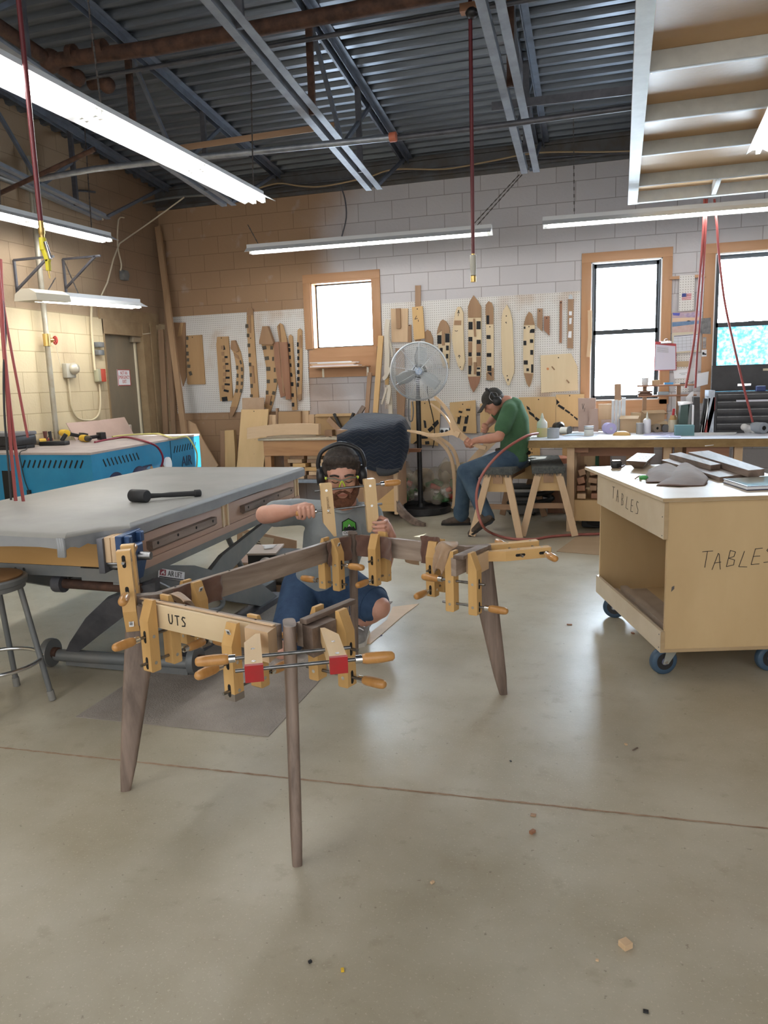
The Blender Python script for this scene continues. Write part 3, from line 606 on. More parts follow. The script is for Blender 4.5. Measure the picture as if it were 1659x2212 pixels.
# ---------------------------------------------------------------- wooden hand screw clamps
redtip=mat('red_clamp_end',(.40,.012,.015),.45,c2=(.34,.02,.02),ns=20); sticker=mat('sticker',(.75,.75,.72),.5)
darkend=mat('grey_stained_wood',(.20,.17,.14),.6)
mj=wood('clamp_maple',(.57,.33,.115),(.66,.42,.17),2,.42,12); mj2=wood('clamp_maple_pale',(.62,.42,.20),(.70,.50,.27),2,.42,12)
def clamp(label,O,xd,zd,L=.255,gap=.07,mid=1,wood_=mj,bar=(),red=False,stain=False,hl=.10,w=.046,t=.042,mark=(),sp=None):
    """local z points at the jaw tips, x along the screws; mid: which side carries the middle screw's handle"""
    Fm=frame(O,xd,zd); c=thing('hand_screw_clamp',label,'clamp',V(O),'wooden hand screw clamps on the table frame',Fm.to_3x3())
    ms,es=-.50*L,-.875*L
    for s in (1,-1):
        x0=s*gap/2; x1=s*(gap/2+t); xt=s*(gap/2+.014); b=MB(); h=w/2
        pr=[(x0,0),(xt,0),(x1,-.27*L),(x1,-L+.004),(s*(gap/2+t-.004),-L),(x0+s*.004,-L),(x0,-L+.004)]
        b.prism([V((x,-h,z)) for x,z in pr],(0,w,0)); j=b.put('jaw',wood_,c,smooth=None)
        for z in (ms,es):
            b=MB(); b.cyl((x0+s*t*.5,-h-.0012,z),(x0+s*t*.5,h+.0012,z),.0065,None,10); b.put('pivot_pin',chrome,j)
            b=MB(); b.box((x1,0,z),(.0016,.013,.034)); b.ball((x1,0,z+.017),(.0008,.0065,.0065),8).ball((x1,0,z-.017),(.0008,.0065,.0065),8); b.put('slot',dark,j)
        if s in bar: b=MB(); b.box((s*(gap/2+.014+(t-.014)*.5),0,-.135*L),(.0018,.017,.036),M.Rotation(-s*math.atan2(t-.014,.27*L)*-1,3,'Y')); k=b.put('barcode_sticker',sticker,j,'white barcode sticker')
        if s in bar:
            R_=M.Rotation(s*math.atan2(t-.014,.27*L),3,'Y')
            k.data.vertices[0].co=k.data.vertices[0].co
            b=MB()
            for q in range(7): b.box(V((s*(gap/2+.014+(t-.014)*.5),0,-.135*L))+R_@V((s*.0012,.001,-.014+q*.0045)),(.001,.011,.0012+.0012*(q%3)),R_)
            b.put('bars',inkm,j)
        if red: b=MB(); b.box((s*(gap/2+t/2),0,-L+.006),(t+.002,w+.002,.0145)); b.put('red_end',redtip,j,'red painted end')
        if stain and s==1: b=MB(); b.box((s*(gap/2+t/2),0,-L+.011),(t+.001,w+.001,.024)); b.put('stained_end',darkend,j)
    ends=[]
    for z,side in ((ms,mid),(es,-mid)):
        L1=gap/2+t+.022; b=MB(); a=V((-side*(L1+.006),0,z)); e=V((side*(L1+.012),0,z)); b.cyl(a,e,.0056,None,10); b.put('screw',steel,c)
        b=MB(); ax=V((side,0,0)); o=e-ax*.004
        b.lathe([(.009,.016),(.0135,.018),(.0165,.03),(.0172,.06),(.0165,.085),(.0140,hl-.002),(.009,hl+.004),(.001,hl+.005)],o,ax,16); h_=b.put('handle',handle,c,smooth=60)
        b=MB(); b.lathe([(.0070,-.004),(.0125,-.002),(.0125,.018),(.009,.020)],o,ax,12); b.put('ferrule',chrome,h_); ends.append(Fm@(o+ax*.05))
    return c,ends,Fm
Z=V((0,0,1))
clamp('clamp hanging on the UTS board beside the near-left leg',T(.115,-.018,.722),-e2,Z,.262,.056,1,mj,bar=())
clamp('clamp hanging inside the long rail behind the UTS board, grey-stained end',T(.0,.24,.708),e1,Z,.262,.046,-1,mj,bar=(1,),stain=True)
clamp('clamp hanging on the UTS board just before the red-ended clamp',T(.555,-.030,.712),-e2,Z,.255,.080,1,mj,bar=(1,),stain=True)
dB=(e1-e2).normalized(); q=PY(636,1442,(T(TW,0)+dB*.27).y)
clamp('red-ended clamp reaching out horizontally across the nearest leg',T(TW,0,.672)+dB*.02,V((-dB.y,dB.x,0)),(T(TW,0,.672)-V((*(T(TW,0)+dB*.27).xy,q.z))),.265,.19,-1,mj2,red=True,w=.048,t=.050,hl=.11)
clamp('clamp hanging from the short rail stub right of the nearest leg',T(TW+.028,.17,.725),e1,Z,.262,.085,-1,mj)
clamp('barcoded clamp on the long rail in front of the kneeling person',T(0,TL-.185,.715),e1,Z,.258,.046,1,mj,bar=(1,))
clamp('clamp on the far rail just past the slender upright leg',T(.165,TL,.722),-e2,Z,.258,.050,-1,mj)
clamp('clamp with brown suede at the far rail near its end',T(.50,TL-.0,.715),-e2,Z,.262,.050,-1,mj)
clamp('clamp on the far right stub in front of the splayed leg',T(TW+.02,TL-.20,.725),e1,Z,.275,.072,-1,mj)
dC=(e1+e2).normalized()
clamp('clamp lying horizontally off the far right corner',T(TW,TL,.672)+dC*.01,V((dC.y,-dC.x,0)),-dC+V((0,0,-.02)),.30,.10,-1,mj,w=.046,t=.046)
dA=-(e1+e2).normalized()
clamp('upright clamp on the near-left leg, its handles front and back',T(0,0,.585)+dA*.035,V((-dA.y,dA.x,0)),(.03,-.01,-1),.31,.060,1,mj,bar=(1,),w=.048,t=.042)
dD=(e2-e1).normalized(); cO=T(0,TL,.700)+dD*.02
hc,hends,hF=clamp('upright clamp held in both hands by the kneeling person',cO,V((dD.y,-dD.x,.05)),(.0,0,-1),.275,.165,-1,mj2,w=.046,t=.060)
jn=[c for c in kids(hc) if c.name.startswith('jaw') and max(v.co.x for v in c.data.vertices)<0][0]; sy=1 if (hF.to_3x3()@V((0,1,0))).dot(EYE-hF.translation)>0 else -1
text('Jorgensen','stamp',mat('faded_stamp',(.20,.11,.05),.7),(-.165/2-.030,sy*.0236,-.165),(0,0,-1),V((0,sy,0)).cross(V((0,0,-1))),.022,jn)
# ---------------------------------------------------------------- suede pads
def sheet(name,P,mt,label,cat='pad',group=None,th=.0022,n=7,wob=.006,seed=1,parent=None):
    """a limp sheet over a grid of control points P[row][col]"""
    rnd=random.Random(seed); R=len(P);Cn=len(P[0]); b=MB(); rows=[]
    for i in range((R-1)*n+1):
        a=i/n; k=min(int(a),R-2); f=a-k; row=[]
        ctrl=[]
        for j in range(Cn):
            g=lambda q:V(P[max(0,min(R-1,q))][j])
            p0,p1,p2,p3=g(k-1),g(k),g(k+1),g(k+2); ctrl.append(.5*((2*p1)+(p2-p0)*f+(2*p0-5*p1+4*p2-p3)*f*f+(3*p1-p0-3*p2+p3)*f**3))
        row=spline(ctrl,n); rows.append([p+V((math.sin(i*.9+q*.7+seed)*wob*.4,math.cos(i*.6+q*1.1+seed)*wob*.4,math.sin(i*.8-q*.5+seed)*wob*.3)) for q,p in enumerate(row)])
    b.loft(rows,cap=False,closed=False)
    if parent is not None: o=b.put(name,mt,parent,label,smooth=80)
    else: o=one(b,name,mt,label,cat,group,smooth=80)
    s=o.modifiers.new('thickness','SOLIDIFY'); s.thickness=th; s.offset=0; return o
def apad(name,u0,u1,v0,v1,mt,label,z0=.60,z1=.716,flare=.02,side=1,seed=1,nrm=None):
    a,c=T(u0,v0),T(u1,v1); n=(c-a).normalized().cross(Z)*side
    P=[[a.lerp(c,s)+n*(.017+f)+V((0,0,z)) for s,f in ((-.02,flare),(.3,.004),(.7,.004),(1.02,flare*1.2))] for z in (z1,(z0+z1)/2,z0)]
    return sheet(name,P,mt,label,group='suede clamp pads',seed=seed)
apad('suede_pad',0,0,TL-.24,TL-.06,leather,'brown suede pad under the barcoded clamp by the kneeling person',.585,.705,.014,1,2)
apad('suede_pad',.06,.27,TL,TL,leather,'brown suede pad flaring beside the slender upright leg',.60,.708,.030,1,3)
apad('suede_pad',.43,.53,TL,TL,leather,'dark brown suede pad standing above the far rail',.60,.735,.010,1,4)
apad('suede_pad',0,0,.13,.37,leather,'dark suede pad inside the long rail behind the UTS board',.60,.705,.010,1,5)
cr=T(.10,.10,.70)
sheet('suede_pad',[[T(.06,.045,.690),T(.11,.045,.716),T(.19,.035,.700)],[T(.06,.09,.680),T(.11,.085,.712),T(.19,.075,.690)],[T(.06,.13,.63),T(.10,.13,.66),T(.17,.12,.63)]],leathert,'tan suede scrap curling up behind the UTS board','pad','suede clamp pads',seed=6)
sheet('suede_pad',[[T(.55,TL-.05,.720),T(.60,TL-.05,.730),T(.66,TL-.06,.718)],[T(.56,TL-.12,.69),T(.60,TL-.13,.725),T(.66,TL-.14,.71)],[T(.57,TL-.15,.60),T(.60,TL-.17,.62),T(.63,TL-.18,.60)]],leathert,'crumpled tan suede draped by the far right stub','pad','suede clamp pads',wob=.016,seed=7)
sheet('suede_pad',[[T(.30,TL+.035,.615),T(.38,TL+.035,.618)],[T(.29,TL+.04,.575),T(.37,TL+.045,.57)]],leathert,'tan suede corner showing below the far rail','pad','suede clamp pads',seed=8)
# ================================================================ lift table, stool, mat, compressor, left wall fittings
vinyl=mat('grey_vinyl',(.265,.262,.245),.45,c2=(.325,.32,.30),ns=2.2,bump=.08,bs=9)
vinyls=mat('grey_vinyl_edge',(.25,.265,.285),.45,c2=(.30,.31,.32),ns=5,bump=.15,bs=18)
FR,FL,NR,NL=V((-2.262,5.29,0)),V((-3.50,5.28,0)),V((-2.13,2.70,0)),V((-3.42,2.74,0)); tz=.86
ld=(FR-NR).normalized(); lo_=V((-ld.y,ld.x,0))
def LT(s,o,z): return NR+ld*s+lo_*o+V((0,0,z))
lt=thing('lift_table','air lift work table with padded grey vinyl top and walnut drawers','table')
b=MB(); cor=[NR+ld*.25,FR,FL,NL]; ch=[NR+ld*.16+lo_*.10,NR+lo_*.16]; pl=cor[:1]+[FR]+[FL]+[NL]+[ch[1],ch[0]]; c0=sum(pl,V())/len(pl)
rings=[]
for ins,z in ((.03,tz-.058),(.004,tz-.052),(0,tz-.022),(.006,tz-.010),(.022,tz)): 
    rings.append([V((p.x,p.y,z))+(c0-p).normalized()*ins*1.3 for p in pl])
b.loft(rings); lt_top=b.put('padded_top',vinyl,lt,smooth=35)
b=MB(); rings=[]
for ins,z in ((.0,tz-.068),(-.004,tz-.02),): 
    rr=[]
    for i in range(len(pl)):
        for k in range(8):
            p=pl[i].lerp(pl[(i+1)%len(pl)],k/8); rr.append(V((p.x,p.y,z+(.006*math.sin(i*3+k*1.7) if z<tz-.04 else 0)))+(c0-p).normalized()*(ins+.003*math.sin(k*2.1+i)))
    rings.append(rr)
b.loft(rings,cap=False); b.put('vinyl_skirt',vinyls,lt,smooth=60)
b=MB(); 
for k in range(3): p=NR+lo_*(.17+.012*k); b.tube([p+V((0,-.004,tz-.02)),p+V((.012,-.014,tz-.06)),p+V((.004,-.006,tz-.10))],.009,8,4)
b.put('vinyl_tuck',vinyls,lt)
# wooden carcass and drawers on the long side
b=MB(); yb=2.925; p=PY(0,1180,yb).z; q=.655; b.bx((-3.3,yb,q),(-2.145,yb+.02,.79)); b.put('front_board',wood('golden_ply',(.40,.225,.075),(.52,.31,.12),0,.4,4),lt)
oz=.05
pinkw=wood('drawer_front_wood',(.42,.27,.20),(.50,.34,.26),1,.5,8)
b=MB(); b.bar(LT(.30,oz+.16,.612),LT(2.55,oz+.16,.612),.34,.012); b.bar(LT(.30,oz-.005,.634),LT(2.55,oz-.005,.634),.022,.032); b.put('drawer_shelf',pinkw,lt)
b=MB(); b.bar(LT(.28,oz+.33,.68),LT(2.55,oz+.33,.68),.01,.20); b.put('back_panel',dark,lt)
for s0 in (.335,1.305,2.50):
    b=MB(); b.bar(LT(s0,oz+.15,.605),LT(s0,oz+.15,.79),.30,.055,up=ld) if False else b.bx((0,0,0),(.01,.01,.01))
    b.b.free(); b=MB(); R_=M((ld,lo_,V((0,0,1)))).transposed(); b.box(LT(s0,oz+.16,.715),(.05,.33,.17),R_); b.put('divider',pale[2],lt)
    for e in (-1,1):
        b=MB(); b.box(LT(s0+e*.032,oz+.0,.715),(.014,.03,.15),R_); b.put('divider_edge',birch[2],lt)
for k,(s0,s1) in enumerate(((.385,1.255),(1.35,2.455))):
    b=MB(); b.box(LT((s0+s1)/2,oz+.0,.715),(s1-s0,.022,.128),R_,.002); dr=b.put('drawer',pinkw,lt)
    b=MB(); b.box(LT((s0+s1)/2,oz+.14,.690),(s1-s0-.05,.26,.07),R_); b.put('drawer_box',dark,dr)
    a,e=((s0+.05,s1-.13),(s0+.16,s1-.10))[k]; b=MB(); b.prism([LT(a,oz-.011,.738),LT(a,oz-.045,.738),LT(a,oz-.045,.700),LT(a,oz-.028,.687),LT(a,oz-.011,.700)],ld*(e-a)); b.put('drawer_pull',walnut[1],dr,smooth=None)
    for i in range(4):
        p=LT(a+.05+(e-a-.1)*i/3,oz-.0455,.722); b=MB(); b.cyl(p,p-lo_*.0015,.008,None,8); b.put('screw_hole',dark,dr)
# steel scissor lift
b=MB(); b.bar(LT(.25,oz+.03,.592),LT(2.6,oz+.03,.592),.07,.048); b.bar(LT(.25,1.1,.545),LT(2.6,1.1,.545),.07,.055); b.put('side_rail',greysteel,lt)
b=MB(); b.bx((-3.3,2.93,.60),(-2.42,2.99,.652)); b.bx((-2.42,2.93,.585),(-2.14,3.0,.645)); b.put('end_rail',greysteel,lt)
for x in (-2.795,-2.745):
    b=MB(); b.cyl((x,2.929,.628),(x,2.925,.628),.008,None,10); b.put('bolt',chrome,lt)
b=MB(); b.cyl((-2.90,3.25,.065),(-2.1,3.31,.055),.033,None,14); b.bx((-2.85,3.26,0.005),(-2.1,3.36,.045)); b.put('axle_tube',greysteel,lt)
for x,y in ((-2.93,3.245),(-2.08,3.31)):
    b=MB(); b.lathe([(.03,-.02),(.075,-.018),(.078,0),(.075,.018),(.03,.02)],(x,y,.078),(1,.07,0),22); b.put('wheel',greysteel,lt)
    b=MB(); b.cyl((x-.03,y,.078),(x+.05,y,.078),.03,None,12); b.put('hub',rust,lt)
b=MB(); b.cyl((-2.60,3.0,.545),(-2.15,3.0,.54),.024,None,12); b.put('roller_bar',rust,lt)
b=MB(); b.cyl((-2.63,3.0,.545),(-2.58,3.0,.545),.045,None,16); b.put('roller',darksteel,lt)
def arm(x,pts,w,name,mt):
    b=MB(); up=[];dn=[]
    for i,(y,z,h) in enumerate(pts): up.append(V((x,y,z+h))); dn.append(V((x,y,z-h)))
    b.prism(up+dn[::-1],(w,0,0)); return b.put(name,mt,lt,smooth=None)
b=MB(); b.prism([PY(x,y,3.25-.25*(1412-y)/147) for x,y in ((140,1412),(150,1388),(185,1335),(222,1300),(265,1281),(300,1268),(335,1258),(335,1285),(270,1330),(215,1372),(165,1412))],(-.012,.06,.01)); b.put('curved_leg',darksteel,lt,smooth=None)
x_=-2.27
arm(x_,[(3.10,.565,.03),(3.25,.515,.075),(3.60,.42,.085),(4.40,.11,.075),(4.62,.02,.02)],.05,'scissor_arm',greysteel)
arm(x_-.03,[(3.45,.20,.06),(4.0,.40,.07),(4.75,.56,.03)],.03,'scissor_arm',greysteel)
arm(-3.2,[(3.10,.565,.03),(3.60,.42,.085),(4.62,.02,.02)],.05,'scissor_arm',greysteel)
p,q=PX(492,1160,-2.33),PX(522,1226,-2.33); b=MB(); b.cyl(p,q,.018,None,10); b.put('gas_strut',greysteel,lt)
b=MB(); b.bx((-2.30,3.5,.003),(-2.2,4.7,.05)); b.put('base_rail',darksteel,lt)
b=MB(); b.tube([PX(x,y,-2.2) for x,y in ((330,1255),(400,1290),(430,1310))]+[PX(450,1318,-2.16),PX(472,1315,-2.15),PX(482,1300,-2.15),PX(468,1285,-2.17),PX(450,1290,-2.2)],.014,8,4); b.put('air_tube',greysteel,lt)
pl_=[PX(x,y,x_+.052) for x,y in ((342,1227),(398,1236),(397,1255),(341,1247))]; b=MB(); b.prism(pl_,(.003,0,0)); plate=b.put('name_plate',white,lt)
mid=lambda u,v:(pl_[3].lerp(pl_[2],u)).lerp(pl_[0].lerp(pl_[1],u),v)+V((.0035,0,0))
b=MB(); b.prism([mid(.04,.28),mid(.26,.28),mid(.26,.92),mid(.04,.92)],(.001,0,0)); b.put('emblem',mat('plate_red',(.28,.03,.05),.5),plate)
b=MB()
for u0,u1,v0,v1 in ((.08,.22,.5,.6),(.08,.11,.35,.6),(.18,.21,.35,.6),(.12,.18,.6,.72),(.17,.2,.66,.82)): b.prism([mid(u0,v0)+V((.001,0,0)),mid(u1,v0)+V((.001,0,0)),mid(u1,v1)+V((.001,0,0)),mid(u0,v1)+V((.001,0,0))],(.0006,0,0))
b.put('emblem_mark',white,plate)
b=MB(); b.prism([mid(.03,.05),mid(.97,.05),mid(.97,.16),mid(.03,.16)],(.001,0,0)); b.put('plate_band',inkm,plate)
ux=(pl_[2]-pl_[3]).normalized(); uy=(pl_[0]-pl_[3]).normalized(); text('AIR LIFT','lettering',inkm,mid(.62,.56),ux,uy,.040,plate,.135)
base(lt)
# vise at the near corner
t=thing('woodworking_vise','blue woodworking vise with wooden jaw faces at the lift table corner','vise')
bluev=mat('blue_casting',(.022,.060,.16),.42,.2,c2=(.03,.075,.19),ns=18); vo=NR+ld*.20+lo_*.075; vx=V((.985,.17,0)).normalized(); vy=V((vx.y*-1,vx.x,0))
def VP(a,c,z): return vo+vx*a+vy*c+V((0,0,z))
Rv=M((vx,vy,V((0,0,1)))).transposed()
b=MB(); b.box(VP(.088,0,.765),(.03,.20,.13),Rv,.004); b.box(VP(.115,-.06,.80),(.03,.035,.05),Rv,.006); b.box(VP(.115,.06,.80),(.03,.035,.05),Rv,.006); b.box(VP(.105,-.085,.75),(.03,.02,.09),Rv,.005); b.box(VP(.11,0,.74),(.05,.10,.08),Rv,.01); b.prism([VP(.10,-.09,.70),VP(.10,.09,.70),VP(.10,.03,.615),VP(.10,-.03,.615)],vx*.03); b.put('moving_jaw',bluev,t,smooth=None)
b=MB(); b.cyl(VP(.12,0,.72),VP(.19,0,.72),.022,.018,14); b.cyl(VP(.0,.07,.70),VP(.10,.07,.70),.010,None,8); b.cyl(VP(.0,-.07,.70),VP(.10,-.07,.70),.010,None,8); b.put('screw_hub',steel,t)
for a in (.028,.058): b=MB(); b.box(VP(a,0,.765),(.027,.17,.115),Rv,.002); b.put('jaw_face',pale[2],t)
b=MB(); b.box(VP(.0,0,.74),(.03,.20,.16),Rv,.004); b.put('fixed_jaw',darksteel,t)
b=MB(); b.box(VP(.03,0,.685),(.10,.12,.02),Rv,.002); b.put('slide',steel,t); base(t)
# mallet
t=thing('dead_blow_mallet','black rubber mallet lying on the grey vinyl table top','mallet'); h=PZ(302,1085,tz); k=PZ(393,1076,tz); d=(k-h).normalized(); pr=V((-d.y,d.x,0))
hd=(d*.55-pr*.80).normalized(); c=h+V((0,0,.036)); b=MB(); b.lathe([(.030,-.058),(.035,-.052),(.035,.052),(.030,.058)],c,hd,22); b.put('head',blackr,t)
b=MB(); b.lathe([(.016,.02),(.014,.08),(.012,.12),(.015,.17),(.015,.27),(.016,.30),(.021,.305),(.021,.335),(.016,.34)],c+V((0,0,-.004)),(d+V((0,0,-.04))),14); b.put('handle',blackr,t); base(t)
# stool
t=thing('work_stool','round metal stool with worn wooden seat at the photo edge by the lift table','stool'); sc=V((-2.80,2.745,0))
b=MB(); b.lathe([(.165,.595),(.175,.60),(.178,.622),(.172,.628)],sc,Z,36); b.put('seat_rim',greysteel,t,smooth=35)
b=MB(); b.lathe([(.155,.622),(.158,.636),(.150,.639)],sc,Z,36); b.put('seat',mat('worn_seat',(.24,.13,.055),.5,c2=(.15,.075,.035),ns=6),t,smooth=35)
b=MB(); b.lathe([(.15,.57),(.165,.575),(.165,.60)],sc,Z,36); b.put('seat_ring',greysteel,t,smooth=35)
for fx,fy in ((.20,.11),(-.11,.22),(-.20,-.12),(.11,-.21)):
    n=V((fx,fy,0)).normalized(); a=sc+n*.14+V((0,0,.585)); f=sc+V((fx,fy,.02)); b=MB(); b.tube([a,f],.0135,12); lg=b.put('leg',greysteel,t)
    b=MB(); dd=(f-a).normalized(); b.cyl(f-dd*.03,f+dd*.018,.0165,None,12); b.put('foot_cap',mat('foot_cap',(.24,.235,.22),.7) if fx==.20 else bpy.data.materials['foot_cap'],lg)
b=MB(); b.torus(sc+V((0,0,.215)),.198,.0095,Z,48,10); b.put('foot_ring',chrome,t); base(t)
# anti-fatigue mat
mm=mat('mat_grey_brown',(.25,.22,.195),.9,c2=(.36,.32,.285),ns=2.5,bump=.6,bs=130); a,c_=PZ(163,1550),PZ(580,1592); e=PZ(848,1300); g=a+(e-c_)
b=MB(); rings=[]
for ins,z in ((0,.001),(0,.004),(.03,.012),(.032,.012)):
    cc=(a+c_+e+g)/4; rings.append([p+(cc-p).normalized()*ins*1.4+V((0,0,z)) for p in (a,c_,e,g)])
b.loft(rings); one(b,'floor_mat',mm,'grey anti-fatigue mat on the concrete under the table frame','mat')
# ---------------------------------------------------------------- blue compressor cabinet
blue=mat('blue_enamel',(.010,.19,.37),.38,c2=(.018,.24,.44),ns=3.,bump=.05,bs=40); dust=mat('dusty_top',(.42,.36,.33),.8,c2=(.34,.28,.26),ns=5)
K=[V((-4.095,5.21,0)),V((-4.385,7.39,0)),V((-5.45,7.28,0)),V((-5.45,5.27,0))]; kz=.98
bc=thing('air_compressor','bright blue steel compressor cabinet with dusty top against the cream wall','machine')
b=MB(); b.prism([p+V((0,0,.02)) for p in K],(0,0,kz-.035)); b.put('cabinet',blue,bc,smooth=None)
cc=sum(K,V())/4; b=MB(); b.prism([p+(p-cc).normalized()*.008+V((0,0,kz-.018)) for p in K],(0,0,.018)); b.put('top_panel',dust,bc,smooth=None)
rf=(K[1]-K[0]).normalized(); rn=V((rf.y,-rf.x,0)); lf=(K[3]-K[0]).normalized(); ln=V((-lf.y,lf.x,0))
def face(o,d,n,s,z): return K[0]+d*s+n*.001+V((0,0,z))
def slots(d,n,s0,s1,k,z,lean,name):
    for i in range(k):
        p=face(0,d,n,s0+(s1-s0)*i/(k-1),z); b=MB(); b.bar(p-Z*.032-d*lean,p+Z*.032+d*lean,.014,.003,up=n); b.put(name,dark,bc)
slots(rf,rn,.20,.78,10,.875,-.020,'vent_slot'); slots(lf,ln,.10,.70,12,.885,-.018,'vent_slot'); slots(rf,rn,1.56,2.07,9,.865,.020,'vent_slot')
b=MB(); b.bar(face(0,rf,rn,1.47,.05),face(0,rf,rn,1.47,.96),.008,.003,up=rn); b.put('panel_seam',dark,bc)
navy=mat('navy_decal',(.012,.02,.07),.4)
b=MB()
for s,r in ((.36,.14),(.78,.145)):
    c=face(0,rf,rn,s,.64); b.prism([c+rf*math.cos(2*pi*i/24)*r*1.15+Z*math.sin(2*pi*i/24)*r for i in range(24)],rn*.002)
c=face(0,rf,rn,.90,.715); b.prism([c-rf*.12-Z*.08,c+rf*.14-Z*.08,c+rf*.14+Z*.06,c-rf*.04+Z*.06],rn*.002); b.put('dark_decal',navy,bc)
b=MB(); p=face(0,rf,rn,.92,.735); b.cyl(p,p+rn*.05,.022,None,12); b.cyl(p+rn*.03,p+rn*.055,.034,None,12); b.put('outlet_valve',chrome,bc)
b=MB(); p=face(0,rf,rn,1.36,.735); b.cyl(p,p+rn*.02,.075,None,24); b.put('gauge',white,bc)
b=MB(); p=face(0,rf,rn,1.21,.72); b.cyl(p,p+rn*.03,.03,None,14); b.put('push_button',chrome,bc)
text('AIR','lettering',navy,face(0,rf,rn,1.83,.72)+rn*.001,rf,Z,.15,bc,.26,.0015)
b=MB(); p=face(0,lf,ln,.90,.55); b.box(p,(.10,.004,.55),M((lf,ln,Z)).transposed()); b.put('side_opening',dark,bc); base(bc)
tzp=kz+.0005
def onb(x,y,z=kz): return PZ(x,y,z)
hosem=mat('yellow_hose',(.62,.58,.22),.4)
pts=[onb(243,945)+Z*.008,onb(275,941)+Z*.008,onb(320,939)+Z*.008,onb(345,940)+Z*.012]; f=[face(0,rf,rn,1.80,.98)+rn*.02,face(0,rf,rn,1.86,.91)+rn*.06,face(0,rf,rn,1.92,.79)+rn*.08,face(0,rf,rn,1.95,.62)+rn*.05]
one(MB().tube(pts+[onb(372,946,kz+.01)]+f,.0085,8,4),'air_hose',hosem,'thin yellow hose curving over the corner of the blue compressor','hose')
pts=[onb(205,957)+Z*.008,onb(240,950)+Z*.008,onb(275,947)+Z*.012,face(0,rf,rn,.96,.99)+rn*.01,face(0,rf,rn,1.05,.93)+rn*.07,face(0,rf,rn,1.10,.82)+rn*.09,face(0,rf,rn,1.12,.71)+rn*.04]
one(MB().tube(pts,.010,8,4),'air_hose',mat('crimson_hose',(.22,.015,.04),.4),'crimson hose running over the edge of the blue compressor','hose')
for (xa,ya,xb,yb_),lab in (((143,914,213,908),'flat pinkish cardboard sheet leaning behind the tools, nearer one'),((213,908,269,901),'flat pinkish cardboard sheet leaning beside the grey door')):
    X=-5.40; p,q=PX(xa,ya,X),PX(xb,yb_,X); b=MB(); b.prism([p,q,V((X+.10,q.y,kz+.0025)),V((X+.10,p.y,kz+.0025))],(-.006,0,0)); one(b,'cardboard_sheet',pinkboard,lab,'cardboard',smooth=None)
b=MB(); p=onb(277,936); b.box(p+V((-.05,.05,.05)),(.10,.10,.09),M.Rotation(.4,3,'Z'),.01); one(b,'crumpled_paper',mat('crumpled',(.55,.48,.42),.8),'small crumpled packet beside the cardboard on the compressor','paper')
t=thing('tool_case','black hard tool case at the photo edge on the compressor','case'); p=onb(14,972); b=MB(); b.box(p+V((-.10,.12,.075)),(.42,.28,.085),None,.012); b.put('case_base',blackp,t); b=MB(); b.box(p+V((-.10,.12,.135)),(.43,.29,.035),None,.01); b.put('case_lid',mat('case_grey',(.16,.16,.17),.5),t)
b=MB(); b.box(p+V((-.10,.12,.016)),(.38,.26,.032),None,.005); b.put('case_foot',blackp,t); base(t)
t=thing('angle_grinder','yellow and black power tool lying on the near edge of the compressor','power tool'); p,q=onb(46,966)+Z*.035,onb(99,962)+Z*.035; d=(q-p).normalized(); ln_=(q-p).length
b=MB(); b.lathe([(.03,0),(.034,.01),(.034,.07),(.028,.09)],p,d,16); b.put('motor_cap',mat('faded_yellow',(.55,.42,.12),.5),t)
b=MB(); b.lathe([(.028,.09),(.024,.12),(.024,ln_-.08),(.030,ln_-.06)],p,d,16); b.put('body',mat('worn_grey',(.20,.16,.10),.6),t); b=MB(); b.lathe([(.030,ln_-.06),(.034,ln_-.04),(.032,ln_)],p,d,16); b.put('end_cap',yellow,t); base(t)
def drill(label,px,ang,up,acc):
    p=onb(*px)+Z*.045; d=V((math.cos(ang),math.sin(ang),0)); n=V((-d.y,d.x,0)); t=thing('cordless_drill',label,'drill')
    b=MB(); b.lathe([(.022,-.09),(.034,-.085),(.036,-.02),(.034,.05)],p,d,16); b.put('motor_housing',acc,t); b=MB(); b.lathe([(.030,.05),(.026,.08),(.020,.12),(.012,.14)],p,d,16); b.put('chuck',blackp,t)
    g=(n*up[0]+Z*up[1]).normalized(); e=p-d*.04+g*.15; b=MB(); b.bar(p-d*.03,e,.034,.045,up=d,bv=.008); b.put('grip',blackp,t)
    b=MB(); b.bar(e,e+g*.055,.075,.115,up=d,bv=.006); b.put('battery',blackp,t); b=MB(); b.bar(p+d*.03+g*.02,p+d*.01+g*.06,.012,.016,up=d); b.put('trigger',blackr,t)
    zs=min(v.co.z for c in kids(t) for v in c.data.vertices)
    for c in kids(t): c.data.transform(M.Translation((0,0,kz+.001-zs)))
    base(t)
drill('cordless drill with black battery facing out, standing nearer on the compressor',(140,955),2.6,(-.9,-.25),yellow)
drill('yellow and black cordless drill lying beside the crimson hose',(185,955),-.55,(.9,.05),yellow)
t=thing('sander','black tool with several levers between the grinder and the drills','power tool'); p=onb(118,962); b=MB(); b.box(p+V((0,0,.02)),(.26,.10,.04),M.Rotation(.2,3,'Z'),.01); b.put('body',blackp,t); b=MB(); b.cyl(p+V((-.05,.02,.04)),p+V((-.06,.02,.13)),.012,.016,10); b.put('lever',blackp,t); b=MB(); b.cyl(p+V((.06,.03,.04)),p+V((.10,.05,.10)),.02,None,10); b.put('lever',blackp,t); base(t)
t=thing('hand_tool','dull red gadget standing behind the yellow grinder','gadget'); p=onb(84,957); b=MB(); b.box(p+V((-.02,.10,.02)),(.16,.08,.04),None,.008); b.put('body',mat('dull_red',(.25,.05,.04),.6),t); b=MB(); b.cyl(p+V((0,.1,.04)),p+V((0,.1,.11)),.014,.022,10); b.put('post',mat('dull_brown',(.15,.06,.05),.6),t); base(t)
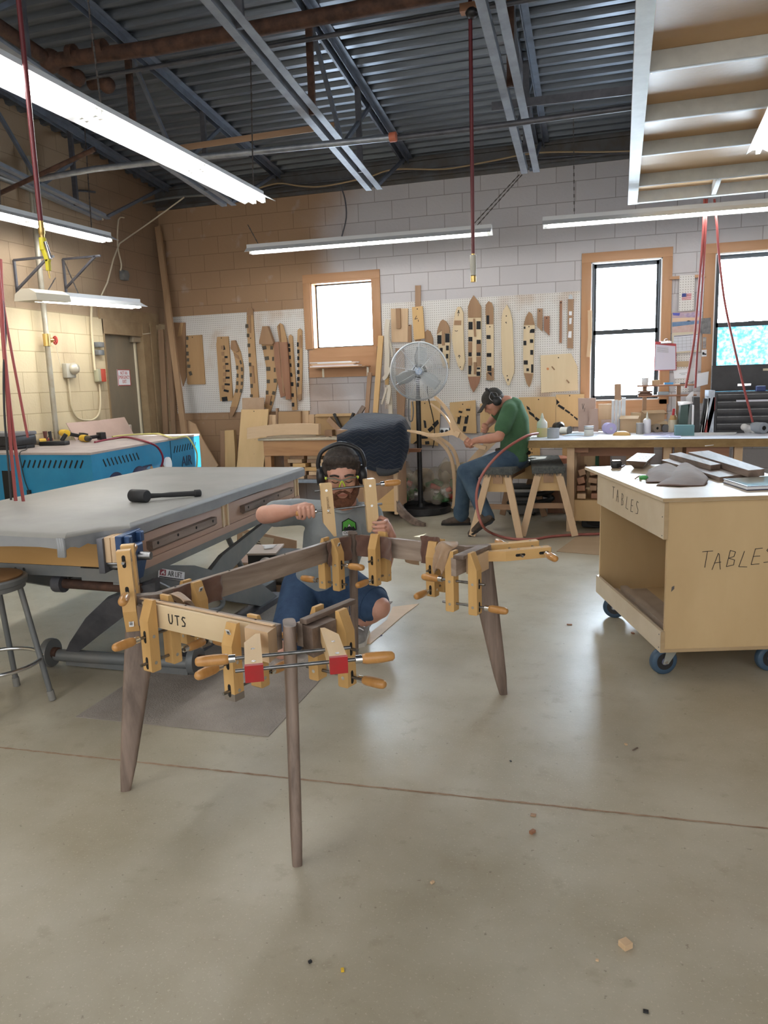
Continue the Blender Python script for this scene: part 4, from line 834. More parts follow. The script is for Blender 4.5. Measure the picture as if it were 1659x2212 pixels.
p=onb(55,962)+Z*.03; one(MB().tube([p,onb(58,973)+Z*.012,face(0,lf,ln,.72,.98)+ln*.012,face(0,lf,ln,.715,.86)+ln*.012,face(0,lf,ln,.70,.75)+ln*.012,face(0,lf,ln,.67,.66)+ln*.012],.004,6,4).box(face(0,lf,ln,.665,.64)+ln*.014,(.03,.02,.05)),'power_cord',blackr,'grey cord with a plug hanging down the near blue face','cord')
pts=[onb(x,y)+Z*h for x,y,h in ((60,958,.03),(75,952,.12),(100,950,.16),(112,953,.10),(100,960,.02),(130,964,.01))]; one(MB().tube(pts,.004,6,5),'power_cord',blackr,'looping dark cord above the grinder on the compressor','cord')
# ---------------------------------------------------------------- fittings on the left wall
X=-5.50; galvp=mat('dusty_pipe',(.38,.36,.30),.45,.4,c2=(.30,.26,.19),ns=6)
y0=PX(93,655,X).y; t=thing('riser_pipe','tall grey pipe with a red valve wheel running up the cream wall','pipe')
b=MB(); b.tube([(X,y0,kz+.02),(X,y0,3.72)],.026,12); b.put('pipe',galvp,t); zv=PX(108,735,X).z; b=MB(); b.cyl((X,y0,zv-.06),(X,y0,zv+.06),.036,None,12); b.cyl((X,y0,zv),(X+.02,y0+.06,zv),.022,None,10); b.put('valve_body',brass,t)
w_=V((X+.03,y0+.085,zv)); b=MB(); b.torus(w_,.038,.007,(.4,1,0),18,6)
for i in range(3): a=i*pi/3; e=V((-.9*math.cos(a),.38*math.cos(a),math.sin(a)))*.036; b.bar(w_-e,w_+e,.007,.007)
b.put('valve_wheel',redp,t); b=MB(); b.tube([w_+V((0,0,-.03)),w_+V((0,.02,-.15)),w_+V((0,.05,-.27))],.003,6,3); b.put('tag_string',ivory,t); base(t)
t=thing('alarm_bell','round cream alarm bell on a square box on the cream wall','bell'); p=PX(144,801,WL); b=MB(); b.box(p+V((.03,0,0)),(.06,.14,.15),None,.008); b.put('back_box',mat('bell_grey',(.40,.38,.31),.5),t); b=MB(); b.lathe([(.062,0),(.062,.02),(.045,.05),(.02,.062),(.001,.064)],p+V((.06,.03,.02)),(1,0,0),24); b.put('gong',mat('bell_cream',(.52,.48,.38),.35,.4),t); base(t)
pp=[(148,818),(151,850),(155,880),(165,900),(178,907),(200,907),(213,895),(217,870),(215,830)]; one(MB().tube([PX(x,y,WL+.02) for x,y in pp],.011,8,4),'wall_conduit',mat('cream_conduit',(.55,.47,.31),.5),'cream conduit looping from the bell down and up to the red switch box','conduit')
t=thing('switch_box','red and cream switch box on the conduits beside the door','box'); p=PX(207,811,WL); b=MB(); b.box(p+V((.04,-.02,0)),(.06,.05,.14),None,.004); b.put('box',mat('box_green',(.36,.35,.24),.5),t); b=MB(); b.box(p+V((.05,.04,0)),(.05,.08,.14),None,.004); b.put('cover',mat('switch_red',(.45,.06,.03),.5),t); base(t)
one(MB().tube([PX(x,y,WL+.03) for x,y in ((198,660),(197,690),(200,740),(205,800))],.014,8,3),'wall_conduit',bpy.data.materials['cream_conduit'],'cream conduit rising above the red switch box','conduit')
t=thing('junction_box','pair of stacked grey boxes above the red switch','box')
for y in (745,762): p=PX(208,y,WL); b=MB(); b.box(p+V((.035,0,0)),(.07,.10,.055),None,.004); b.put('box',greysteel,t)
base(t)
for k,(pts) in enumerate((((30,562),(37,640),(115,552)),((136,560),(140,635),(218,572)))):
    A_,B_,C_=PX(*pts[0],WL+.012),PX(*pts[1],WL+.012),PX(*pts[0],WL+.012); Cp=PX(pts[2][0],pts[2][1],WL+.5); Cp.y=A_.y; Cp.z=A_.z+.0; Cp.x=WL+.47
    t=thing('wall_bracket','dark steel wall bracket above the brown band, %s'%('nearer the photo edge' if k==0 else 'nearer the door'),'bracket',group='wall brackets'); A2=V((WL+.012,A_.y,A_.z)); B2=V((WL+.012,A_.y,B_.z))
    for nm,p,q in (('upright',A2,B2),('top_bar',A2,Cp),('brace',B2+V((0,0,.06)),Cp-V((.06,0,0)))): b=MB(); b.bar(p,q,.02,.02,up=(0,1,0)); b.put(nm,darksteel,t)
    base(t)
# ================================================================ pegboards, jigs and lumber along the back wall
pm=bpy.data.materials.new('pegboard'); pm.use_nodes=True; nt=pm.node_tree; bs=nt.nodes['Principled BSDF']; L=nt.links.new; bs.inputs['Roughness'].default_value=.55
tc=nd(nt,'ShaderNodeTexCoord'); vm=nd(nt,'ShaderNodeVectorMath',operation='SCALE'); vm.inputs['Scale'].default_value=1/.0254; L(tc.outputs['Object'],vm.inputs[0])
fr=nd(nt,'ShaderNodeVectorMath',operation='FRACTION'); L(vm.outputs[0],fr.inputs[0]); sb=nd(nt,'ShaderNodeVectorMath',operation='SUBTRACT'); sb.inputs[1].default_value=(.5,.5,.5); L(fr.outputs[0],sb.inputs[0])
ml=nd(nt,'ShaderNodeVectorMath',operation='MULTIPLY'); ml.inputs[1].default_value=(1,0,1); L(sb.outputs[0],ml.inputs[0]); ln=nd(nt,'ShaderNodeVectorMath',operation='LENGTH'); L(ml.outputs[0],ln.inputs[0])
hole=ramp(nt,ln.outputs['Value'],.17,.12); n=noise(nt,tc,2.2); sp=nd(nt,'ShaderNodeSeparateXYZ'); L(tc.outputs['Object'],sp.inputs[0])
dirt=mul(nt,ramp(nt,n,.52,.75),.55); mx=nd(nt,'ShaderNodeMix',data_type='RGBA'); mx.inputs[6].default_value=c4(hx('d9d6d2')); mx.inputs[7].default_value=c4(hx('b08a62')); L(dirt,mx.inputs[0])
m2=nd(nt,'ShaderNodeMix',data_type='RGBA'); m2.inputs[7].default_value=c4(hx('5c564e')); L(hole,m2.inputs[0]); L(mx.outputs[2],m2.inputs[6]); L(m2.outputs[2],bs.inputs['Base Color'])
for x0,x1,lab in ((-5.50,-3.640,'white pegboard sheet left of the small window, dusty near the corner'),(-2.683,-.435,'white pegboard sheet hung with long wooden jigs behind the seated person')):
    b=MB(); b.bx((x0,BK-.012,1.157),(x1,BK-.006,2.374)); one(b,'pegboard',pm,lab,'pegboard')
padm=mat('black_grip_pad',(.018,.018,.020),.85); padb=mat('worn_grip_pad',(.10,.085,.065),.9)
C1=(5.184,360,660); C2=(6.9125,800,600); C3=(5.7207,980,620); C4=(4.879,560,840); C5=(5.925,820,840); C6=(3.318,780,560); C7=(3.4635,1180,500); C8=(1.,0,0)
def w(c,x,y,Y): return PY(c[1]+x/c[0],c[2]+y/c[0],Y)
def jig(label,c,poly,mt,Y=BK-.015,t=.02,smooth=0,pads=(),padmat=None,holes=(),boards=(),name='wooden_jig',group='wooden jigs on the back wall',marks=(),cat='jig'):
    """outline traced at its own depth, real thickness t towards the room; pads/boards are raised parts"""
    F=Y-t; T_=thing(name,label,cat,group=group); P=[w(c,x,y,F) for x,y in poly]
    if smooth: P=spline(P,smooth,True)
    MB().prism(P,(0,t,0)).put('panel',mt,T_,smooth=None)
    for q in boards:
        pts,mt2=q[0],q[1]; tt=q[2] if len(q)>2 else .012; MB().prism([w(c,x,y,F-tt) for x,y in pts],(0,tt,0)).put('cleat' if len(pts)<7 else 'overlay',mt2,T_,smooth=None)
    for q in pads:
        if isinstance(q[0],tuple): pts=q
        elif len(q)==4: x,y,a,h=q; pts=[(x-a,y-h),(x+a,y-h),(x+a,y+h),(x-a,y+h)]
        else:
            x,y,a,h,r=q; r=math.radians(r); pts=[(x+u*math.cos(r)-v*math.sin(r),y+u*math.sin(r)+v*math.cos(r)) for u,v in ((-a,-h),(a,-h),(a,h),(-a,h))]
        MB().prism([w(c,x,y,F-.005) for x,y in pts],(0,.005,0)).put('grip_pad',padmat or padm,T_,smooth=None)
    for x,y in holes: p=w(c,x,y,F-.001); MB().cyl(p,p+V((0,.002,0)),.007,None,8).put('hang_hole',dark,T_)
    for ln_ in marks: MB().stroke([[(0,0),(1,1)]] if False else [[((w(c,x,y,F)-w(c,*ln_[0],F)).x,(w(c,x,y,F)-w(c,*ln_[0],F)).z) for x,y in ln_]],w(c,*ln_[0],F),(1,0,0),(0,0,1),.006,.001).put('pen_mark',inkm,T_)
    return base(T_)
pj=birch[2]; mj_=brownw[2]; dj=redwood[2]; pw=pale[2]; oldw=wood('dusty_jig_ply',(.42,.25,.115),(.50,.32,.16),2,.6,5); oldb=wood('dusty_brown_jig',(.30,.17,.09),(.38,.23,.125),2,.6,7)
# left board
jig('brown panel with a slanted strip, nearest the leaning planks',C1,[(75,190),(205,190),(215,800),(180,905),(110,560)],oldb,pads=(),boards=(([(150,195),(185,195),(160,345),(120,345)],oldw),))
jig('flat tan plywood rectangle hung second from the corner',C1,[(218,338),(392,328),(430,875),(425,882),(240,885),(228,870)],oldw,holes=((287,355),),pads=[(230,365,11,20),(226,455,10,16),(232,538,12,22),(238,608,12,18),(246,680,16,18),(265,760,15,22,-20)],padmat=padb)
jig('tan plywood panel with a row of small black pads down its edge',C1,[(565,350),(688,345),(700,480),(742,1065),(600,1070),(585,900),(555,430)],oldw,holes=((612,364),),pads=[(638,472,11,24,-15),(664,577,16,12),(672,654,17,11),(680,731,22,11),(681,808,22,12),(677,883,28,11,4),(666,955,28,12,14),(648,1047,30,24,-8)],boards=[([(x-14,y-20),(x+16,y-24),(x+16,y+22),(x-12,y+22)],oldb,.006) for x,y in ((622,470),(626,540),(636,612),(642,692),(646,770),(642,835),(630,915))])
jig('crescent-shaped jig with brown end blocks and two rows of pads',C1,[(720,395),(770,390),(825,520),(858,680),(850,900),(800,1100),(740,1242),(708,1230),(715,1140),(770,930),(785,750),(765,600),(745,520),(715,480)],oldw,boards=(([(720,392),(768,388),(805,512),(775,520),(718,490)],oldb,.02),([(712,1135),(790,1135),(738,1242),(706,1232)],oldb,.02),([(750,530),(800,560),(815,605),(770,580)],oldb,.01)),pads=[(828,635,9,22,-15),(841,714,10,22,-5),(843,797,11,20),(840,872,11,20,5),(832,955,12,20,10),(788,695,12,22),(792,785,11,22),(790,870,11,22),(782,955,13,20,8)],padmat=padb)
jig('tallest strip jig rising above the pegboard top',C1,[(900,30),(930,15),(960,40),(985,420),(1015,820),(1030,1030),(945,1035),(920,640),(895,190)],oldw,boards=(([(908,30),(930,12),(960,38),(966,105),(895,105)],oldb,.01),([(908,108),(938,108),(940,308),(918,302)],oldb,.012),([(950,670),(970,675),(985,870),(962,870)],oldb,.012)),holes=((940,366),),pads=[(898,230,15,22),(910,335,13,20),(918,446,14,20),(927,557,13,20),(932,660,13,20),(940,778,11,20),(950,900,13,22),(948,1010,14,16)],padmat=padb)
jig('broad curved jig with a big brown wedge block on top',C1,[(1060,430),(1190,430),(1225,600),(1238,870),(1200,1060),(1160,1200),(1090,1130),(1105,1060),(1120,900),(1115,700),(1075,480)],oldw,boards=(([(1070,232),(1128,230),(1195,420),(1180,440),(1035,430),(1035,400)],oldb,.06),([(1110,1010),(1172,1010),(1150,1110),(1095,1105)],oldb,.02)),pads=[(1092,473,22,20,-12),(1174,473,14,20),(1120,590,23,20,-8),(1190,597,9,22),(1137,708,22,22),(1208,720,8,24),(1136,850,17,20),(1213,842,15,22),(1124,975,14,22),(1197,980,16,20,15),(1168,1095,12,22,20)],padmat=padb)
jig('dark brown curved board leaning inside the jig row',C1,[(1198,412),(1255,405),(1285,800),(1330,1010),(1275,1030),(1240,850),(1205,600)],dj,Y=BK-.03,t=.03)
jig('tall rounded jig with a brown top and a metal clamp',C1,[(1235,235),(1268,195),(1300,215),(1345,380),(1365,600),(1385,1050),(1335,1055),(1300,800),(1270,520),(1262,410)],oldw,Y=BK-.03,boards=(([(1265,410),(1345,408),(1370,700),(1388,1050),(1340,1050),(1290,750)],dj,.03),([(1245,215),(1262,215),(1320,980),(1300,980)],oldb,.015)))
jig('slim strip jig with black pads beside the rounded jig',C1,[(1365,340),(1385,325),(1408,345),(1425,600),(1445,900),(1460,1170),(1405,1175),(1390,900),(1372,620)],oldw,Y=BK-.02,pads=[(1372,445,14,18),(1370,497,15,22),(1374,580,16,20),(1382,668,16,20),(1390,775,17,22),(1402,880,16,22),(1408,1003,14,20),(1414,1110,13,22)],boards=(([(1380,405),(1405,405),(1424,765),(1405,770)],oldw,.012),))
jig('short rounded strip jig nearest the small window',C1,[(1465,275),(1490,255),(1515,280),(1518,700),(1508,1055),(1480,1068),(1462,1030),(1470,700),(1462,450)],oldw,Y=BK-.02,pads=[(1467,436,9,24),(1473,515,12,22),(1473,590,11,22),(1472,667,12,22),(1473,745,13,22),(1474,822,13,22),(1468,888,11,22)],holes=((1482,553),),boards=(([(1482,340),(1500,330),(1508,470),(1482,470)],oldb,.012),([(1464,1000),(1508,990),(1506,1055),(1480,1066),(1464,1030)],oldb,.01)))
# boards standing below the left pegboard
def board(label,c,poly,mt,Y,t=.02,lean=0.,name='plywood_offcut',group='boards standing along the back wall',cat='board',holes=(),pads=(),marks=()):
    """board standing on something: outline traced at depth Y, leaning back by 'lean' metres over its height"""
    P=[w(c,x,y,Y) for x,y in poly]
    if lean:
        zs=[p.z for p in P]; z0,z1=min(zs),max(zs); P=[EYE+(p-EYE)*((Y+lean*(p.z-z0)/(z1-z0))/Y) for p in P]
    if not holes and not pads and not marks: return one(MB().prism(P,(0,t,0)),name,mt,label,cat,group,smooth=None)
    T_=thing(name,label,cat,group=group); MB().prism(P,(0,t,0)).put('panel',mt,T_,smooth=None)
    def pt(x,y):
        p=w(c,x,y,Y)
        if lean: p=EYE+(p-EYE)*((Y+lean*(p.z-z0)/(z1-z0))/Y)
        return p
    for x,y in holes: p=pt(x,y); MB().cyl(p-V((0,.001,0)),p+V((0,.002,0)),.007,None,8).put('hang_hole',dark,T_)
    for q in pads:
        MB().prism([pt(x,y)-V((0,.005,0)) for x,y in q],(0,.006,0)).put('grip_pad',padm,T_,smooth=None)
    for ln_ in marks:
        A_=[pt(x,y) for x,y in ln_]; MB().stroke([[((p-A_[0]).x,(p-A_[0]).z) for p in A_]],A_[0],(1,0,0),(0,0,1),.004,.002).put('pen_mark',inkm,T_)
    return base(T_)
plank=wood('leaning_plank',(.30,.185,.10),(.40,.26,.15),2,.6,9); plank2=wood('leaning_plank_dark',(.19,.115,.065),(.27,.17,.10),2,.6,9)
def stick(label,p,q,wd,t,mt,up=(0,1,0),name='lumber_plank',group='planks leaning in the corner',cat='lumber'):
    return one(MB().bar(p,q,wd,t,up=up,bv=.002),name,mt,label,cat,group,smooth=None)
def foot(x,Y): return V((PY(x,1060,Y).x,Y,0))
a=w(C8,341,490,8.70); f=w(C8,398,935,8.32); d=(f-a); f=a+d*(a.z/(a.z-f.z)); stick('tall pale plank leaning in the room corner, front of the group',f+V((0,0,.012)),a,.075,.035,plank)
a=w(C8,351,520,8.74); f=w(C8,376,935,8.45); d=(f-a); f=a+d*(a.z/(a.z-f.z)); stick('dark plank leaning behind the tall pale one in the corner',f+V((0,0,.012)),a,.06,.03,plank2)
a=w(C8,360,712,8.6); f=w(C8,371,935,8.5); d=(f-a); f=a+d*(a.z/(a.z-f.z)); stick('shorter dark plank standing closest to the grey door',f+V((-.04,-.06,.012)),a+V((-.04,-.06,0)),.075,.03,plank2)
board('curved tan panel with a rounded shoulder behind the blue compressor',C1,[(240,1290),(320,1330),(400,1500),(572,1790),(460,1900),(330,1900),(240,1600)],wood('curved_panel',(.46,.29,.165),(.53,.35,.21),2,.5,6),8.2,.02,.25)
board('large plain plywood board leaning below the jigs',C1,[(835,1165),(1140,1160),(1105,1600),(1085,1800),(1060,2050),(760,2050),(795,1700)],plyt,8.28,.02,.25,holes=((978,1186),),marks=([(990,1500),(988,1560),(985,1620)],[(980,1660),(978,1720)]))
board('grey-brown cardboard sheet behind the plain plywood board',C1,[(845,1035),(1090,1030),(1088,1400),(845,1400)],cardb,8.60,.012,.0,name='cardboard_sheet')
board('small tan box board standing above the lumber bench',C1,[(1250,1190),(1500,1185),(1505,1420),(1250,1420)],mat('box_tan',(.40,.25,.13),.7),8.52,.05)
for k,(x0,x1,y0,lab) in enumerate(((1140,1175,1225,'pale block'),(1178,1222,1225,'second pale block'),(1222,1242,1150,'narrow stick'),(1510,1588,1180,'low tan block'),(1592,1650,1220,'outermost tan block'))):
    board('%s standing beside the tan box board on the lumber bench'%lab,C1,[(x0,y0),(x1,y0),(x1,1420),(x0,1420)],(pale[2],pale[2],brownw[2],pale[2],pale[2])[k],8.55+.01*k,.04,group='offcuts on the lumber bench')
board('tall narrow plywood box board standing behind the lift table',C1,[(650,1400),(750,1395),(768,1660),(770,2050),(655,2050)],plyt,8.45,.06,.1)
board('grey-brown board beside the tall narrow box board',C1,[(600,1400),(648,1400),(652,2050),(605,2050)],brownw[2],8.5,.02,.1)
# small window: shelf, papers, apron panel
t=thing('wall_shelf','narrow plywood shelf on two brackets below the small window','shelf'); Yf=BK-.02
MB().prism([w(C8,x,y,Yf) for x,y in ((668,757),(814,748),(812,812),(668,816))],(0,.014,0)).put('back_panel',oaktrim[0],t,smooth=None)
zs=w(C8,720,792,Yf-.15).z; xa=w(C8,669,795,Yf-.15).x; xb=w(C8,792,790,Yf-.15).x; MB().bx((xa,Yf-.20,zs-.012),(xb,Yf,zs)).put('shelf_board',oaktrim[0],t,smooth=None)
for x in (xa+.10,xb-.05): b=MB(); b.bx((x,Yf-.17,zs-.017),(x+.025,Yf,zs-.013)); b.bx((x,Yf-.004,zs-.12),(x+.025,Yf,zs-.013)); b.put('shelf_bracket',chrome,t)
base(t)
pinkp=mat('pink_paper',(.70,.52,.50),.8)
for k,(x0,x1,h,tw,m_) in enumerate(((.01,.62,.012,.02,white),(.04,.55,.010,-.03,pinkp),(.02,.58,.014,.01,pale[0]),(.10,.60,.008,.04,white),(.0,.50,.010,-.05,white))):
    z0=zs+.001+sum((.012,.010,.014,.008,.010)[:k])+.001*k; b=MB(); b.box(((xa+x0+xa+x1)/2,Yf-.10,z0+h/2),(x1-x0,.13-.01*k,h),M.Rotation(tw*.0,3,'Z')); one(b,'paper_pattern',m_,'%s flat sheet in the stack on the shelf below the small window'%('lowest','second','third','fourth','topmost')[k],'pattern sheet','flat patterns on the window shelf')
# right of the small window
stick('tan stick with a hole leaning right of the small window',w(C2,65,2200,8.55),w(C2,160,870,8.74),.062,.03,maple[2],group='sticks leaning by the small window')
stick('brown stick leaning below the window shelf',w(C8,790,925,8.6),w(C8,799,805,8.7),.05,.03,brownw[2],group='sticks leaning by the small window')
whw=wood('white_lumber',(.62,.55,.45),(.70,.64,.54),2,.6,9)
def strip(label,c,pts,wd,Y,mt=whw,t=.02): # flat bent strip following points
    P=[w(c,x,y,Y) for x,y in pts]; b=MB(); L_=[];R_=[]
    P=spline(P,4)
    for i,p in enumerate(P):
        d=(P[min(i+1,len(P)-1)]-P[max(i-1,0)]).normalized(); n=V((d.z,0,-d.x)).normalized()*wd/2; L_.append(p+n);R_.append(p-n)
    return one(b.prism(L_+R_[::-1],(0,t,0)),'bent_lumber',mt,label,'lumber','pale strips by the fan',smooth=None)
strip('white bent strip standing behind the fan, thickest of the bundle',C2,[(262,620),(240,760),(240,950),(250,1200),(240,1450)],.055,8.68)
strip('thin white strip curving past the fan guard',C2,[(270,880),(300,1010),(320,1120),(325,1180)],.018,8.70)
strip('white strip standing below the fan at the blanket',C2,[(272,1620),(290,1800),(300,2060)],.05,8.66)
strip('short white offcut crossing the strips by the fan',C2,[(240,1640),(210,1750),(165,1890)],.022,8.60)
strip('narrow white strip with a hooked foot left of the fan',C2,[(290,1340),(230,1470),(190,1510)],.045,8.62)
strip('notched white strip hanging over the others by the fan',C2,[(270,1600),(280,1700),(255,1880)],.04,8.58)
board('tan board leaning behind the white strips',C2,[(215,1380),(275,1380),(270,1600),(220,1600)],maple[2],8.72,.02)
board('brown board standing under the fan guard',C2,[(375,1050),(500,1060),(520,1800),(500,2120),(400,2120)],brownw[2],8.71,.02)
# right board
jig('pale square plywood panel with a brown block, right of the small window',C2,[(305,462),(562,458),(558,962),(318,962)],pale[2],boards=(([(378,458),(445,456),(452,740),(440,760),(388,755)],oldb,.03),),holes=())
jig('tan upright plywood block over a tall brown strip',C2,[(620,440),(775,422),(812,905),(652,928)],maple[2],Y=BK-.035,t=.03,holes=((700,466),),marks=([(690,570),(665,620),(705,605)],[(715,630),(718,655)]))
jig('tall brown strip rising above the right pegboard',C2,[(668,115),(752,113),(750,430),(748,960),(668,960)],brownw[2],t=.015)
jig('narrow brown stick between the square panel and the tan block',C2,[(562,700),(606,700),(615,965),(560,965)],oldb,holes=((580,712),))
jig('small rounded brown jig half hidden by the fan guard',C2,[(812,812),(850,775),(890,800),(930,900),(935,1000),(820,1000)],oldb,t=.03)
jig('rounded-top jig with black pads partly behind the fan',C2,[(990,840),(1010,740),(1045,650),(1080,622),(1130,650),(1175,730),(1190,850),(1185,1050),(1170,1350),(1080,1340),(1040,1150),(1005,960)],pj,t=.025,boards=(([(990,842),(1010,740),(1045,650),(1080,622),(1130,650),(1175,730),(1185,822),(1112,832),(1078,770)],oldb,.012),([(1065,770),(1105,768),(1108,1010),(1070,1012)],oldb,.014)),pads=[(1030,922,30,65),(1150,900,32,65),(1058,1080,20,34),(1150,1048,20,36),(1145,1172,16,34),(1148,1300,10,30)])
jig('wavy-edged pale jig with one arrow, left of the longest jig',C2,[(1300,435),(1345,432),(1385,520),(1385,760),(1395,1050),(1410,1250),(1380,1380),(1350,1380),(1310,1320),(1245,1100),(1215,900),(1235,720),(1265,520)],pj,t=.035,boards=(([(1255,638),(1358,638),(1356,708),(1250,708)],oldb,.003),),holes=((1318,490),(1343,1333)),marks=([(1312,570),(1318,500)],[(1300,528),(1318,500),(1332,528)],[(1330,1200),(1326,1155)],[(1312,1178),(1326,1155),(1345,1175)],[(1262,790),(1285,798),(1305,790)]))
jig('longest boat-shaped jig with dark wooden points at both ends',C3,[(175,250),(205,165),(245,102),(290,160),(338,245),(340,700),(332,1110),(290,1230),(242,1302),(205,1230),(175,1110),(178,700)],pj,t=.035,boards=(([(175,245),(205,165),(245,102),(290,160),(338,240),(338,378),(178,380)],oldb,.004),([(175,1108),(332,1105),(318,1175),(290,1230),(242,1302),(205,1230)],redwood[2],.006),([(180,680),(228,680),(228,810),(182,810)],oldb,.004),([(280,700),(338,700),(338,810),(280,810)],oldb,.004),([(182,870),(228,870),(228,970),(182,970)],oldb,.004),([(280,860),(335,860),(335,985),(280,985)],oldb,.004),([(240,390),(262,390),(275,610),(252,612)],oldb,.016),([(248,928),(280,928),(278,1080),(248,1080)],oldb,.016)),pads=[(208,478,25,47),(307,472,25,50),(206,645,24,28),(308,678,25,26),(202,832,20,25),(307,830,25,22),(200,1006,18,34),(307,1006,20,12),(305,1072,22,26),(198,1056,16,22)],marks=([(245,190),(245,145)],[(232,165),(245,140),(258,165)],[(195,235),(215,225),(240,228),(270,222),(300,225)]))
jig('slim round-topped jig with black squares right of the longest jig',C3,[(392,330),(395,220),(432,172),(470,195),(490,260),(492,700),(495,1155),(402,1150),(405,700)],pj,t=.03,boards=(([(392,330),(395,220),(432,172),(470,195),(490,260),(490,460),(404,462),(396,345)],oldb,.004),([(470,1000),(495,1000),(495,1150),(404,1150),(404,1065)],oldb,.004)),pads=[(422,405,17,55),(430,618,24,24),(436,840,28,24),(440,1005,26,34),[(415,1055),(468,1055),(468,1105)]],holes=((447,492),))
jig('plain pale boat-shaped jig without pads in the middle of the row',C3,[(590,400),(610,290),(658,215),(695,290),(725,420),(735,700),(748,960),(745,1060),(685,1215),(665,1215),(600,1060),(598,960),(585,600)],pj,t=.035,holes=((650,358),(662,1097)),marks=([(672,1165),(672,1138)],[(664,1150),(672,1135),(680,1150)],[(640,440),(648,432),(652,450)]))
jig('boat-shaped jig marked with a downward arrow, right of the plain one',C3,[(865,470),(890,370),(930,302),(965,330),(1002,470),(995,620),(985,900),(982,1080),(960,1180),(932,1242),(900,1190),(868,1080),(858,850),(862,640)],pj,t=.03,boards=(([(865,470),(890,370),(930,302),(965,330),(1002,468)],oldb,.005),([(868,1062),(980,1070),(960,1180),(932,1242),(900,1190)],oldb,.005)),pads=[(876,503,10,14),[(938,566),(945,530),(965,518),(1000,518),(998,566)],(880,692,18,28),(962,668,20,22),(964,808,18,30),(890,932,25,26),(914,1022,15,18),(970,1008,13,52)],marks=([(930,1140),(930,1195)],[(918,1180),(930,1210),(942,1180)],[(940,1105),(930,1098),(928,1112),(940,1118),(930,1126)]),holes=((930,490),))
jig('small notched grey-brown jig with a pointed lower end',C3,[(1035,265),(1098,265),(1096,552),(1030,485)],brownw[2],holes=((1062,296),))
jig('second notched jig hanging lower beside the first',C3,[(1117,362),(1184,358),(1183,602),(1115,535)],redwood[2],holes=((1150,384),))
jig('thin reddish stick hung alone on the right pegboard',C3,[(1310,170),(1340,170),(1336,690),(1306,688)],redwood[2],holes=((1326,194),))
jig('long thin board with taped plastic packets nearest the tall window',C3,[(1412,150),(1482,148),(1475,760),(1402,755)],brownw[2],boards=(([(1422,110),(1445,88),(1468,110),(1470,150),(1420,150)],mat('plastic_film',(.55,.58,.60),.2),.004),([(1425,300),(1462,300),(1460,350),(1425,348)],white,.004),([(1428,385),(1460,382),(1455,455),(1428,460)],white,.004),([(1420,548),(1458,545),(1455,630),(1412,625)],white,.004)))
jig('large square plywood panel with a clipped corner below the thin sticks',C3,[(1072,845),(1450,820),(1530,985),(1535,1275),(1080,1310)],pj,t=.022,holes=((1295,873),),boards=(([(1205,985),(1218,978),(1252,1018),(1240,1028)],oldb,.012),([(1388,1150),(1398,1143),(1432,1178),(1420,1190)],oldb,.012),([(1150,1000),(1168,995),(1178,1008),(1175,1024),(1158,1028),(1147,1015)],mat('orange_dot',(.65,.25,.10),.6),.001)))
jig('bent pale stick hanging on the casing of the tall window',C7,[(310,590),(342,590),(340,800),(328,940),(300,938),(312,790)],pale[2],Y=BK-.03,t=.015,name='wooden_strip')
# lower row of template panels
jig('template panel with black strips behind the fan pole',C5,[(400,160),(775,150),(775,300),(760,560),(745,730),(398,700)],plyt,Y=BK-.03,holes=((578,186),),pads=[[(672,455),(745,395),(758,440),(710,495)],[(612,520),(668,472),(695,510),(640,558)],[(425,705),(470,665),(525,662),(520,690)],[(580,672),(632,668),(636,708),(585,712)],[(505,640),(540,590),(580,585),(620,615),(610,635)],[(560,400),(590,410),(600,500),(575,500)]],boards=(([(463,285),(500,278),(505,325),(470,332)],maple[2],.014),([(660,412),(710,385),(730,400),(680,450)],maple[2],.012)))
jig('template panel with two parallel rows of black strips left of the seated person',C5,[(897,175),(1225,145),(1240,570),(905,560)],plyt,Y=BK-.03,holes=((1063,197),),pads=[[(1015,280),(1060,290),(1052,312),(1008,302)],[(1108,255),(1160,258),(1157,282),(1105,280)],[(1005,345),(1045,345),(1025,450),(988,445)],[(1098,340),(1140,342),(1122,448),(1082,445)],[(1072,478),(1112,478),(1098,550),(1062,545)]],boards=[([(x-28,y-24),(x+26,y-16),(x+24,y+16),(x-30,y+12)],maple[2],.012) for x,y in ((1040,262),(1137,230),(1000,345),(1092,342))])
jig('template panel half hidden behind the seated person',C5,[(1285,190),(1520,180),(1540,560),(1288,560)],plyt,Y=BK-.03,boards=(([(1368,290),(1378,283),(1412,318),(1402,328)],oldb,.012),))
jig('template panel with a diagonal of black strips behind the green shirt',C6,[(1130,990),(1395,985),(1395,1195),(1250,1260),(1130,1245)],plyt,Y=BK-.03,holes=((1272,1005),),pads=[[(1185,1050),(1205,1062),(1215,1085),(1190,1075)],[(1200,1085),(1238,1110),(1248,1140),(1205,1108)],[(1252,1128),(1282,1150),(1275,1168),(1245,1145)]])
jig('template panel with a long dashed black diagonal left of the tall window',C6,[(1397,970),(1600,966),(1598,1200),(1397,1200)],plyt,Y=BK-.035,holes=((1495,978),),pads=[[(1400,1003),(1422,1025),(1400,1045)],[(1418,1040),(1460,1065),(1452,1082),(1408,1052)],[(1465,1075),(1500,1097),(1492,1108),(1460,1086)],[(1503,1105),(1522,1118),(1515,1126),(1498,1112)],[(1528,1125),(1553,1142),(1550,1158),(1524,1132)]],boards=(([(1402,985),(1432,1000),(1425,1020),(1398,1000)],maple[2],.012),))
jig('small tan plate with two screw holes below the bench edge',C6,[(1185,1340),(1282,1340),(1282,1420),(1185,1420)],maple[2],Y=BK-.02,holes=((1222,1360),(1225,1388)))
